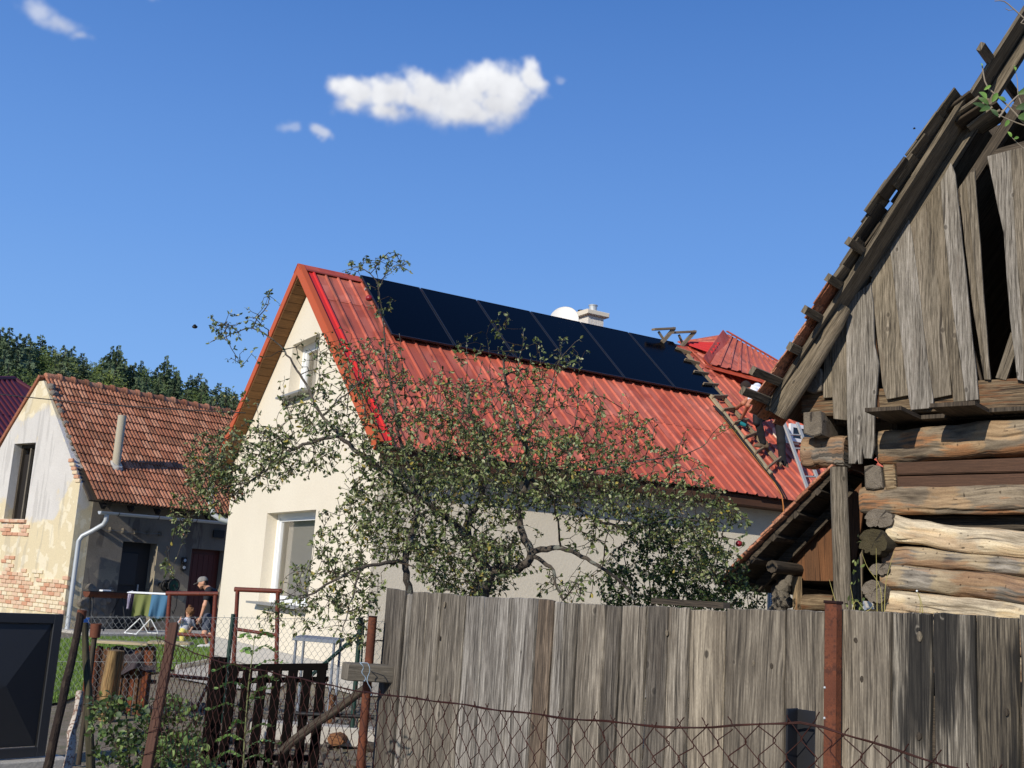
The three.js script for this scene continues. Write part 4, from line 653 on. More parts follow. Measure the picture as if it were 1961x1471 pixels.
  // ends of the side wall's logs at the notched corner
  const end = (cx, cy, w, h, z, mat, seed) => { const a = p(cx, cy, z), r = BF.world(a).distanceTo(EYE) / FOC / 2, q = [], n = 8, q2 = rng(seed), cut = [0, 1, 2, 3].map(() => [q2() * 6.28, .12 + .22 * q2()]); for (let i = 0; i <= n; i++) q.push(V(0, 0, -.9 * (1 - i / n)));
    const g = tube(q, (t, an, i) => { let k = 1 + .34 * (noise2(Math.cos(an) * 1.4 + 3, Math.sin(an) * 1.4 + i * .15, seed) - .5) + .12 * (noise2(Math.cos(an) * 5 + 3, Math.sin(an) * 5 + i * .4, seed) - .5); for (const [c, dp] of cut) { let d = an - c; d -= 6.283 * Math.round(d / 6.283); k -= dp * Math.exp(-d * d / .012); } return k * (i === n ? .92 : 1); }, 40);
    const pa = g.attributes.position, uv = g.attributes.uv; for (let i = 0; i < pa.count; i++) { const x = pa.getX(i) * w * r, y = pa.getY(i) * h * r, zz = pa.getZ(i) + (pa.getZ(i) > -.01 ? .03 * (noise2(x * 20, y * 20, seed) - .5) : 0); pa.setXYZ(i, x + a.x, y + a.y, zz + z); if (pa.getZ(i) > z - .1) uv.setXY(i, x * .9, y * .9); } g.computeVertexNormals(); return partOf(barn, 'log_end', rough(g, .016, 16, seed), mat); };
  end(1685, 993, 56, 38, .06, M.logEnd, 21); end(1672, 1039, 58, 52, .15, M.logMoss, 22); end(1683, 1090, 34, 27, .06, M.logEnd, 23); end(1672, 1133, 46, 46, .12, M.logEnd, 24); end(1672, 1190, 50, 44, .14, M.logMoss, 25); end(1583, 868, 70, 46, -.5, M.logEnd, 26);
  // roof: verge rafters, sheathing, courses of shingles; red clay tiles near the eave
  const zr = .42, e0 = p(1490, 728, zr), e1 = p(1838, 176, zr), top = p(1975, 40, zr), d = e1.clone().sub(e0).setZ(0).normalize(), nr = V(-d.y, d.x, 0); const ang = Math.atan2(d.y, d.x);
  const on = (s, up = 0, z = 0) => V(e0.x, e0.y, z).addScaledVector(d, s).addScaledVector(nr, up); const S1 = e1.clone().sub(e0).setZ(0).length();
  const rafter = (s0, s1, up, w, h, z, mat, sag = 0) => { const q = []; for (let i = 0; i <= 8; i++) q.push(on(lerp(s0, s1, i / 8), up + sag * Math.sin(i * 1.3) , z)); const g = tube(q, (t, a, i) => 1, 8); const out = []; return partOf(barn, 'rafter', rough(uvm(box(s1 - s0, h, w, (s0 + s1) / 2, up, 0), 'x', R() * 3, R()).rotateZ(ang).translate(e0.x, e0.y, z), .02, 4, Math.floor(s0 * 10 + up * 50)), mat); };
  rafter(1.25, S1 + 1.4, -.115, .07, .09, .06, M.roofWood); rafter(S1 * .45, S1 + 1.5, -.36, .07, .1, .005, M.barnOld); rafter(-.25, S1 * .99, -.05, .03, .04, zr - .02, M.roofWood);
  // the thick pole rafter at the foot
  partOf(barn, 'pole_rafter', tube([p(1486, 792, .3), p(1522, 738, .3), p(1562, 676, .28), p(1596, 622, .24), p(1612, 590, .2)], (t, a, i) => .1 + .014 * Math.sin(a * 2 + i), 14), M.barnPole);
  // deck goes back over the barn; a hole in it near the top
  const deck = (s0, s1, z0, z1, up = -.045, mat = M.roofWood) => partOf(barn, 'roof_deck', uvm(box(s1 - s0, .03, z1 - z0, (s0 + s1) / 2, up, (z0 + z1) / 2), 'x', R() * 2, R()).rotateZ(ang).translate(e0.x, e0.y, 0), mat);
  deck(-.3, S1 * .985, -6, zr - .03); deck(S1 * .985, S1 + 2.4, -6, -.6); deck(S1 * .985, S1 + 1.6, -.12, .3, -.03);
  // battens poke out beyond the verge
  const batt = (px, py, len, z1, w = .045, h = .075) => { const a = p(px, py, zr), s = a.clone().sub(e0).setZ(0).dot(d); partOf(barn, 'batten', uvm(rough(box(h, w, len, s, -.02, z1 - len / 2).rotateZ(ang).translate(e0.x, e0.y, 0), .012, 8, px), 'z', R(), R()), M.roofWood); };
  for (const [x, y, out] of [[1915, 112, .58], [1648, 478, .74], [1620, 552, .7], [1585, 618, .76], [1547, 682, .62], [1503, 738, .98], [1483, 775, .94]]) batt(x, y, 3, out);
  const course = .105, nC = Math.floor((S1 + .25) / course);
  for (let k = 0; k < nC; k++) for (let c = 0; c < 4; c++) {
    const s = -.28 + k * course, red = s < .92, hole = (s > 1.36 && s < 1.5 || s > 1.02 && s < 1.12) && c === 0; if (hole) continue;
    const w = .19 + R() * .06, z = zr + .03 - c * .2 + (R() - .5) * .07 + (c === 0 ? (noise2(k * .45, 3, 5) - .6) * .14 : 0), lift = c === 0 ? R() * .022 + (s > 1.5 && s < 2.0 ? .03 : 0) : 0;
    const g = rough(chamfer(course * (2.4 + R() * 1.4), red ? .013 : .013 + R() * .014, w, .003), red ? .006 : .026, 16, k * 7 + c), m = partOf(barn, red ? 'roof_tile' : 'roof_shingle', uvm(g, 'x', R() * 3, R() * 3), red ? M.tiles[Math.floor(R() * 4)] : R() < .6 ? M.roofWood : M.barnOld);
    m.position.copy(on(s + course * .4, .012 + lift, z)); m.rotation.z = ang - (red ? .04 : .045) - R() * .05; m.rotation.y = (R() - .5) * .06;
  }
  const cover = partOf(barn, 'roof_shingles', uvm(box(S1 + .1, .03, 5.2, S1 / 2 - .15, .012, -3.35).rotateZ(ang).translate(e0.x, e0.y, 0), 'x'), M.barnOld);
  // torn shingle stack by the hole in the roof, pale broken ends
  for (let k = 0; k < 9; k++) { const a = p(1842 + k * 5 + R() * 6, 186 + R() * 12, .36); const m = partOf(barn, 'roof_shingle', uvm(chamfer(.26, .022, .13 + R() * .1, .004), 'x', R(), R()), k % 3 ? M.barns[3] : M.barnDark); m.position.set(a.x - .03, a.y - .02 - R() * .05, .36 - k * .05); m.rotation.z = ang - .35 - R() * .3; }
  // dark inside: side wall, back wall, far slope, floor of the loft
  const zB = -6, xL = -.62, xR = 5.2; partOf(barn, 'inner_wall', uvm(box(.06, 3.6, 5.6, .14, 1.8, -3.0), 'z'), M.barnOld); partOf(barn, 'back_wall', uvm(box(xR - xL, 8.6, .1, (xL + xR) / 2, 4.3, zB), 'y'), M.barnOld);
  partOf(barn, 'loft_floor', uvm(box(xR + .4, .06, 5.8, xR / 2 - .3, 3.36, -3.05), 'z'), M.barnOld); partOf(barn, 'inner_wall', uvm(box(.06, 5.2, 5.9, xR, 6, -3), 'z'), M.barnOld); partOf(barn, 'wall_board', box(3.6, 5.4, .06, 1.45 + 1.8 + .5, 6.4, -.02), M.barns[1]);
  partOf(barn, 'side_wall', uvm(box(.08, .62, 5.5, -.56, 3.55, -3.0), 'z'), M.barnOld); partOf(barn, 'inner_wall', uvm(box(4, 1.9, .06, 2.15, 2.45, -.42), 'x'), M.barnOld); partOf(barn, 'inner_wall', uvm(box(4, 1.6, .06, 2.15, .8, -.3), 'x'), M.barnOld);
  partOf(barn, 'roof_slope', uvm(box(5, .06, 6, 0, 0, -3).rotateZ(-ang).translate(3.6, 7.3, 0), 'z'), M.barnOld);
}
// ------------------------------------------------------------------ lean-to shed on the barn's side
{
  const R = rng(29), t = thing('lean_to_shed', 'brown boarded lean-to with sagging tile roof against the barn', 'shed', BO, BF.turn), p = (x, y, z = 0) => BF.on(x, y, 'z', z), z0 = -.1;
  const a = p(1592, 904, z0), b = p(1388, 1116, z0), d = a.clone().sub(b).setZ(0), L = d.length(); d.normalize(); const nr = V(-d.y, d.x, 0), ang = Math.atan2(d.y, d.x), on = (s, up, z) => V(b.x, b.y, z).addScaledVector(d, s).addScaledVector(nr, up);
  partOf(t, 'roof_deck', uvm(box(L + .1, .025, 4.2, L / 2, -.03, z0 - 2.15).rotateZ(ang).translate(b.x, b.y, 0), 'z', .3, .7), M.barnOld);
  for (let k = 0; k < 5; k++) partOf(t, 'batten', uvm(box(.06, .05, 4.35, .08 + k * .31, -.065, z0 - 2.1).rotateZ(ang).translate(b.x, b.y, 0), 'z', R(), R()), M.barnOld);
  for (let k = 0; k < 9; k++) for (let c = 0; c < 5; c++) { const m = partOf(t, 'roof_tile', uvm(rough(chamfer(.3, .022, .2, .005), .006, 9, k * 5 + c), 'x', R(), R()), M.tiles[Math.floor(R() * 6)]); m.position.copy(on(k * L / 9 + .1, .012 + R() * .008, z0 + .02 - c * .205 - R() * .015)); m.rotation.z = ang - .07; }
  partOf(t, 'roof_cover', uvm(box(L, .02, 3.2, L / 2, .008, z0 - 2.66).rotateZ(ang).translate(b.x, b.y, 0), 'x'), M.tiles[2]);
  partOf(t, 'verge_board', uvm(rough(box(L + .05, .05, .022, L / 2, -.035, z0 + .01).rotateZ(ang).translate(b.x, b.y, 0), .012, 5, 3), 'x'), M.barnOld);
  const wall = (pts, mat, z) => { const q = pts.map(([x, y]) => p(x, y, z)); partOf(t, 'board', uvm(slab(q.map((v) => [v.x, v.y]), .03, .003).translate(0, 0, z - .03), 'y', R() * 3, R() * 3), mat); };
  wall([[1517, 1061], [1540, 1040], [1543, 1112], [1520, 1110]], M.shedBoard, -.6); wall([[1540, 1040], [1564, 1015], [1571, 1113], [1543, 1112]], M.brownBoard, -.59); wall([[1564, 1015], [1592, 990], [1597, 1113], [1572, 1113]], M.shedBoard, -.6);
  wall([[1622, 955], [1652, 922], [1652, 985], [1634, 1115]], M.shedBoard, -.35); wall([[1630, 1100], [1652, 1050], [1650, 1175], [1634, 1175]], M.barns[2], -.3);
  partOf(t, 'post', rough(tube([[1606, 896], [1607, 960], [1611, 1060], [1615, 1170], [1622, 1300]].map(([x, y]) => p(x, y, .08)), (q, an) => .083 + .006 * Math.sin(an * 4), 12), .008, 7, 3), M.barns[1]);
  partOf(t, 'post', rough(tube([[1526, 1105], [1528, 1165], [1531, 1260]].map(([x, y]) => p(x, y, -.55)), .05, 8), .01, 8, 5), M.logs[2]);
  partOf(t, 'wall_log', rough(tube([[1540, 1154], [1570, 1153], [1600, 1155]].map(([x, y]) => p(x, y, -.6)), .085, 10), .03, 10, 5), M.logs[3]);
  partOf(t, 'wall_log', rough(tube([[1535, 1195], [1570, 1195], [1640, 1197]].map(([x, y]) => p(x, y, -.6)), .09, 10), .02, 10, 6), M.logs[1]);
  for (let k = 0; k < 14; k++) { const q = p(1500 + (R() - .5) * 26, 1085 + k * 9, -.7); const m = partOf(t, 'stone', rough(new THREE.IcosahedronGeometry(.06 + R() * .05, 1), .06, 9, k), M.stone); m.position.copy(q); }
  partOf(t, 'purlin', uvm(rod(p(1478, 1085, .0), p(1478, 1085, .0).add(V(0, 0, -3)), .06, 8), 'z'), M.barnOld);
  partOf(t, 'rafter', uvm(box(L * .95, .09, .06, L / 2, -.13, -.5).rotateZ(ang).translate(b.x, b.y, 0), 'x'), M.barnOld);
  partOf(t, 'back_wall', uvm(box(1.2, 2.9, .06, -.6, 1.45, -4.1), 'y'), M.barnOld);
}

// ------------------------------------------------------------------ board fence along the lane
const FA = V(-.801, 0, -8), FB = V(2.018, 0, -4.3), FF = new Frame(FA, -Math.atan2(FB.z - FA.z, FB.x - FA.x));
{
  const R = rng(13), t = thing('board_fence', 'tall fence of weathered grey vertical boards in front of the barn', 'fence', FA, FF.turn), p = (x, y, z = 0) => FF.on(x, y, 'z', z);
  // tops of the boards, left to right: [px of the left edge, top y at the left, top y at the right]
  const tops = [[740, 1126, 1131], [776, 1137, 1138], [790, 1134, 1135], [820, 1136, 1136], [846, 1136, 1141], [893, 1142, 1143], [928, 1144, 1145], [980, 1145, 1147], [1030, 1147, 1151], [1060, 1152, 1154], [1081, 1155, 1157], [1108, 1155, 1158], [1160, 1159, 1162], [1191, 1160, 1161], [1240, 1160, 1162], [1280, 1163, 1165], [1321, 1168, 1170], [1391, 1165, 1169], [1505, 1166, 1172], [1583, 1172, 1174], [1604, 1167, 1172], [1707, 1172, 1176], [1785, 1174, 1178], [1868, 1178, 1184], [1950, 1177, 1179], [2030, 1180, 1182], [2110, 1184, 1185]];
  for (let i = 0; i < tops.length - 1; i++) {
    const [x, yl, yr] = tops[i], x1 = tops[i + 1][0], zz = [0, -.025, .006, .012, 0, -.006, .01, 0, .02, .004, -.004, .008, -.004, .004, .01, 0, -.01, .012, .004, -.02, .014, .004, .01, 0, .02, 0][i], a = p(x, yl, zz), b = p(x1, yr, zz), out = [], gap = i === 1 ? .02 : .008 + R() * .005; if (i) { const L = p(x, Math.min(yl, tops[i - 1][2]), zz); partOf(t, 'gap_backing', uvm(box(.05, L.y - .16, .016, L.x, (L.y - .02) / 2 + .06, -.058), 'y', R() * 3, R() * 3), M.fences[3]); }  // backing strips added behind the gaps so no light shows through them
    const lean = (R() - .5) * .03, n = 9;
    for (let k = 0; k <= n; k++) out.push([a.x + gap / 2 + lean * (1 - k / n) + (k && k < n ? (R() - .5) * .008 : 0), lerp(.12, a.y, k / n)]);
    for (let k = 1; k < 4; k++) out.push([lerp(a.x, b.x, k / 4) + lean * 0, lerp(a.y, b.y, k / 4) + (R() - .5) * .008]);
    for (let k = n; k >= 0; k--) out.push([b.x - gap / 2 + lean * (1 - k / n) * .9 + (k && k < n ? (R() - .5) * .008 : 0), lerp(.12, b.y, k / n)]);
    const g = slab(out, .026, .005).translate(0, 0, zz - .024); const pa = g.attributes.position, cup = (R() - .5) * .012, w = b.x - a.x; for (let k = 0; k < pa.count; k++) { const q = (pa.getX(k) - (a.x + b.x) / 2) / w * 2; pa.setZ(k, pa.getZ(k) + cup * (1 - q * q)); } g.computeVertexNormals();
    const m = partOf(t, 'board', uvm(g, 'y', R() * 5, R() * 5), i === 8 ? M.fenceBrown : i >= 21 && i < 24 ? M.fenceBlotch[[2, 0, 1][i - 21]] : i > 15 ? M.fencesNear[Math.floor(R() * 4)] : M.fences[Math.floor(R() * 5)]);
  }
  for (const y of [.45, 1.32]) partOf(t, 'rail', uvm(box(4.9, .09, .05, 2.5, y, -.094), 'x'), M.fences[3]);
  partOf(t, 'top_strip', uvm(box(.5, .03, .05, p(1240, 1160, 0).x + .25, 1.585, -.05), 'x'), M.barnOld);
  // pale knots and torn fibres stand proud of a few boards; nail heads by the post
  for (const [x, y, r] of [[851, 1158, 4], [842, 1222, 3], [1478, 1276, 4], [1277, 1212, 4], [1640, 1226, 5], [1761, 1219, 6], [1652, 1301, 5], [1760, 1410, 5], [1928, 1364, 4], [1041, 1250, 4], [1443, 1270, 4]]) { const q = p(x, y, .012), s = r * FF.world(q).distanceTo(EYE) / FOC; const m = partOf(t, 'knot', rough(new THREE.SphereGeometry(1, 12, 8).scale(s, s * 1.5, .006), .004, 60, x), x % 2 ? M.barns[3] : M.barnOld); m.position.copy(q); }
}
// posts beside the fence
const postPx = (name, label, a, b, depth, r, mat, cat = 'post', cap, seg = 14) => { const top = at(...a, depth), bot = at(...b, depth), low = top.clone().lerp(bot, (top.y + .05) / Math.max(.1, top.y - bot.y)); const o = V(low.x, 0, low.z), t = thing(name, label, cat, o, 0); partOf(t, 'shaft', tube([low.clone().sub(o), top.clone().sub(o)], r, seg), mat); if (cap) cap(t, top.clone().sub(o)); return t; };
{
  const t = thing('steel_post', 'rusty square steel post standing in front of the board fence', 'post', FF.world(FF.on(1594, 1400, 'z', .05)).setY(0), FF.turn), o = FF.on(1594, 1400, 'z', .05), top = FF.on(1594, 1156, 'z', .05).y;
  partOf(t, 'shaft', uvm(rough(chamfer(.062, top, .05, .006).translate(0, top / 2, 0), .002, 20, 3), 'y'), M.rust); partOf(t, 'end_plate', uvm(chamfer(.068, .012, .056, .003).translate(0, top + .006, 0), 'y'), M.rustDark);
  for (const y of [1319, 1378]) partOf(t, 'bolt', new THREE.SphereGeometry(.006, 10, 8).translate(-.022, FF.on(1594, y, 'z', .08).y, .026), M.zinc);
}
postPx('pipe_post', 'round rusty pipe post at the left end of the board fence', [714, 1181], [690, 1471], 7.9, .031, M.rust, 'post', (t, c) => partOf(t, 'rim', new THREE.TorusGeometry(.029, .005, 6, 16).rotateX(Math.PI / 2).translate(c.x, c.y, c.z), M.rustDark));
{
  // tarred angle post that carries the wire
  const a = at(1512, 1357, 2.86), o = V(a.x, 0, a.z), t = thing('angle_post', 'black steel angle post holding the rusty wire in front of the fence', 'post', o, .75); const h = a.y;
  partOf(t, 'flange', uvm(chamfer(.05, h, .006, .002).translate(.012, h / 2, 0), 'y'), M.tar); partOf(t, 'web', uvm(chamfer(.006, h, .05, .002).translate(.036, h / 2 - .002, .026), 'y'), M.tar);
}
// ------------------------------------------------------------------ chain link fences: every wire is a part
function chainLink(t, path, top, bottom, cellW, cellH, r, mat, seed, wob = 0) {          // path(s) -> {p, n}; length len; top(s), bottom height
  const R = rng(seed), n = Math.min(300, Math.floor(path.len / (cellW / 2))); const O = t.position;
  for (let i = 0; i < n; i++) {
    const s0 = (i + .5) * cellW / 2, yT = top(s0), rows = Math.ceil((yT - bottom) / (cellH / 2)), pts = [];
    for (let k = 0; k <= rows; k++) {
      const side = ((k + i) % 2 ? 1 : -1) * cellW / 4 * 1.08, s = clamp(s0 + side + (k === 0 ? 0 : (R() - .5) * cellW * wob), .001, path.len - .001), q = path(s), y = yT - k * cellH / 2 + (R() - .5) * cellH * wob + (k === 0 ? (R() - .4) * cellH * .25 : 0), off = ((k % 2) ? 1 : -1) * r * .9;
      const P = q.p.clone().setY(y).addScaledVector(q.n, off).sub(O);
      if (k) { const A = pts[pts.length - 1], d = P.clone().sub(A); if (k === 1 && R() < .6) pts.unshift(A.clone().addScaledVector(d, -.16 - R() * .1)); const tw = V(d.x, 0, d.z).multiplyScalar(.08); pts.push(A.clone().lerp(P, .1).sub(tw), A.clone().lerp(P, .9).add(tw)); }
      pts.push(P);
    }
    partOf(t, 'wire', tube(pts, r, 4, { caps: false }), mat);
  }
}
const along = (pts) => { const L = [0]; for (let i = 1; i < pts.length; i++) L.push(L[i - 1] + Math.hypot(pts[i].x - pts[i - 1].x, pts[i].z - pts[i - 1].z)); const f = (s) => { let i = 1; while (i < pts.length - 1 && L[i] < s) i++; const q = clamp((s - L[i - 1]) / (L[i] - L[i - 1])), a = pts[i - 1], b = pts[i]; return { p: a.clone().lerp(b, q), n: V(b.z - a.z, 0, a.x - b.x).normalize(), y: lerp(a.y, b.y, q) }; }; f.len = L[L.length - 1]; return f; };
{
  const P = [[300, 1222, 6.4], [409, 1264, 5.7], [560, 1297, 4.95], [690, 1325, 4.35], [800, 1338, 3.95], [1000, 1366, 3.45], [1200, 1387, 3.1], [1361, 1395, 2.95], [1518, 1383, 2.84], [1548, 1380, 2.82], [1621, 1409, 2.76], [1756, 1450, 2.66], [1832, 1471, 2.6], [1990, 1500, 2.45]].map(([x, y, d]) => at(x, y, d));
  const path = along(P), t = thing('wire_fence', 'rusty chain link fence in the foreground in front of the grey boards', 'wire fence', V(P[5].x, 0, P[5].z));
  chainLink(t, path, (s) => path(s).y + .004, .62, .072, .088, .0016, M.wire, 5, .16);
  const wire = []; for (let i = 0; i <= 90; i++) { const s = i / 90 * path.len, q = path(s); wire.push(q.p.clone().setY(q.y + .002 * Math.sin(i)).sub(t.position)); } partOf(t, 'tension_wire', tube(wire, .0024, 5), M.wire);
  const w2 = wire.map((v, i) => v.clone().add(V(.002 * Math.sin(i * .9), .003 * Math.cos(i * .9), .002))); partOf(t, 'tension_wire', tube(w2, .0016, 4), M.wire);
}
{
  const P = [[118, 1182, 12.6], [330, 1182, 12.3], [447, 1183, 12], [560, 1185, 11.6], [691, 1188, 11.2], [760, 1192, 11]].map(([x, y, d]) => at(x, y, d)), path = along(P);
  const t = thing('garden_mesh_fence', 'grey chain link fence on green posts before the white gable wall', 'wire fence', V(P[3].x, 0, P[3].z));
  chainLink(t, path, (s) => path(s).y, .18, .075, .085, .0017, M.wireGrey, 8, .03);
  for (const f of [0, .48]) partOf(t, 'tension_wire', tube(Array.from({ length: 30 }, (_, i) => { const q = path(i / 29 * path.len); return q.p.clone().setY(q.y - f * 1.0).sub(t.position); }), .0022, 4), M.wireGrey);
}
postPx('green_post', 'dark green fence post between the two rusty pipe frames', [447, 1176], [423, 1383], 12.02, .024, M.greenPost);
{
  const t = postPx('green_post', 'dark green corner post with a slanting strut near the fence end', [691, 1182], [676, 1372], 11.2, .024, M.greenPost), o = t.position;
  partOf(t, 'strut', rod(at(687, 1214, 11.2).sub(o), at(575, 1312, 11.7).sub(o), .02, 10), M.greenPost); partOf(t, 'strut', rod(at(697, 1186, 11.3).sub(o), at(690, 1300, 11.3).sub(o), .011, 8), M.greenPost); partOf(t, 'bracket', rod(at(682, 1186, 11.2).sub(o), at(691, 1186, 11.2).sub(o), .012, 8), M.greenPost);
}
// ------------------------------------------------------------------ grey sheet metal gate at the left
{
  const B0 = onGround(84, 1448, .06), dir = V(.69, 0, -.724).normalize(), turn = Math.atan2(-dir.z, dir.x), F = new Frame(B0.clone().setY(0), turn), t = thing('metal_gate', 'anthracite sheet metal gate with folded diamond panel at the left edge', 'gate', F.O, turn);
  const top = F.on(133, 1177, 'z', 0), h = top.y, w = 1.75, f = .075, b = .06;
  for (const [x, y, ww, hh] of [[-f / 2, (h + b) / 2, f, h - b], [-w + f / 2, (h + b) / 2, f, h - b], [-w / 2, h - f / 2, w - 2 * f, f], [-w / 2, b + f / 2, w - 2 * f, f]]) partOf(t, 'frame', chamfer(ww, hh, .045, .003).translate(x, y, 0), M.gate);
  const x0 = -w + f + .006, x1 = -f - .006, y0 = b + f + .006, y1 = h - f - .006, cx = F.on(8, 1316, 'z', .02).x, cy = (y0 + y1) / 2, pos = [], c = [[x0, y0], [x1, y0], [x1, y1], [x0, y1]];
  for (let k = 0; k < 4; k++) { const a = c[k], d = c[(k + 1) % 4]; const g = new THREE.BufferGeometry(); g.setAttribute('position', new THREE.Float32BufferAttribute([a[0], a[1], -.006, d[0], d[1], -.006, cx, cy, .052, d[0], d[1], -.012, a[0], a[1], -.012, cx, cy, .046], 3)); g.computeVertexNormals(); partOf(t, 'panel_fold', uvm(g, 'y'), M.gate); }
  partOf(t, 'joint', [box(.004, h - b - 2 * f, .02, -f - .003, (h + b) / 2, -.005), box(w - 2 * f, .004, .02, -w / 2, h - f - .003, -.005)], M.black);
  struct('kerb', uvm(chamfer(2.6, .16, .22, .012).rotateY(turn).translate(B0.x - dir.x * 1.15, -.03, B0.z - dir.z * 1.15), 'x'), M.concrete);
}

// ------------------------------------------------------------------ lawn, patio, paths
{
  const poly = (pts, y) => { const s = new THREE.Shape(pts.map((p) => new THREE.Vector2(p.x, -p.z))); const g = new THREE.ShapeGeometry(s).rotateX(-Math.PI / 2).translate(0, y, 0); const p = g.attributes.position, uv = g.attributes.uv; for (let i = 0; i < p.count; i++) uv.setXY(i, p.getX(i), p.getZ(i)); return g; };
  const lawnPts = [[20, 1240], [150, 1222], [415, 1222], [408, 1252], [402, 1268], [330, 1283], [230, 1300], [120, 1345], [20, 1360]].map(([x, y]) => onGround(x, y)); struct('lawn', poly(lawnPts, .006), M.lawn);
  struct('patio', uvm(chamfer(8.6, .07, 1.55, .01).translate(4.2, .012, .79).rotateY(TF.turn).translate(TO.x, 0, TO.z), 'x'), M.concrete);
  struct('path', poly([[402, 1268], [408, 1256], [560, 1300], [520, 1330], [400, 1312], [335, 1300], [336, 1284]].map(([x, y]) => onGround(x, y)), .014), M.concrete);
  const kerbs = [[338, 1283], [370, 1277], [403, 1270]].map(([x, y]) => onGround(x, y)); struct('lawn_edging', [0, 1].map((i) => beam(kerbs[i].clone().setY(.03), kerbs[i + 1].clone().setY(.03), .06, .1)), M.concrete);
  // grass blades, uncountable
  const R = rng(91), tri = new THREE.BufferGeometry(); tri.setAttribute('position', new THREE.Float32BufferAttribute([-.004, 0, 0, .004, 0, 0, .006, .05, .012], 3)); tri.computeVertexNormals();
  const inside = (x, z) => { let c = false; for (let i = 0, j = lawnPts.length - 1; i < lawnPts.length; j = i++) { const a = lawnPts[i], b = lawnPts[j]; if ((a.z > z) !== (b.z > z) && x < (b.x - a.x) * (z - a.z) / (b.z - a.z) + a.x) c = !c; } return c; };
  const N = 42000, m = new THREE.InstancedMesh(tri, std({ color: '#ffffff', roughness: .8, side: THREE.DoubleSide }), N), d = new THREE.Object3D(); let k = 0; const cols = ['#58752a', '#6b8a35', '#7d9740', '#4c6626'].map((c) => new THREE.Color(c));
  const bx0 = Math.min(...lawnPts.map((p) => p.x)), bx1 = Math.max(...lawnPts.map((p) => p.x)), bz0 = Math.min(...lawnPts.map((p) => p.z)), bz1 = Math.max(...lawnPts.map((p) => p.z));
  for (let q = 0; q < N * 6 && k < N; q++) { const x = lerp(bx0, bx1, R()), z = lerp(bz0, bz1, R()); if (!inside(x, z)) continue; d.position.set(x, .004, z); d.rotation.set((R() - .5) * .7, R() * 6.3, (R() - .5) * .7); d.scale.setScalar(.6 + R() * .9); d.updateMatrix(); m.setMatrixAt(k, d.matrix); m.setColorAt(k, cols[Math.floor(R() * 4)]); k++; }
  m.count = k; m.name = 'grass'; m.userData = { kind: 'stuff', label: 'short green lawn grass before the old house', category: 'grass' }; scene.add(m);
  // broken stones and chips on the bare ground behind the gate
  const st = new THREE.InstancedMesh(rough(new THREE.IcosahedronGeometry(.03, 0), .02, 30, 2), M.stone, 900); for (let i = 0; i < 900; i++) { const p = onGround(240 + R() * 560, 1350 + R() * 170); d.position.copy(p).setY(.004 + R() * .01); d.rotation.set(R() * 6, R() * 6, R() * 6); d.scale.set(.5 + R() * 1.4, .3 + R() * .6, .5 + R() * 1.4); d.updateMatrix(); st.setMatrixAt(i, d.matrix); } st.name = 'rubble'; st.userData = { kind: 'stuff', label: 'small stones and chips strewn on the bare soil', category: 'rubble' }; scene.add(st);
}
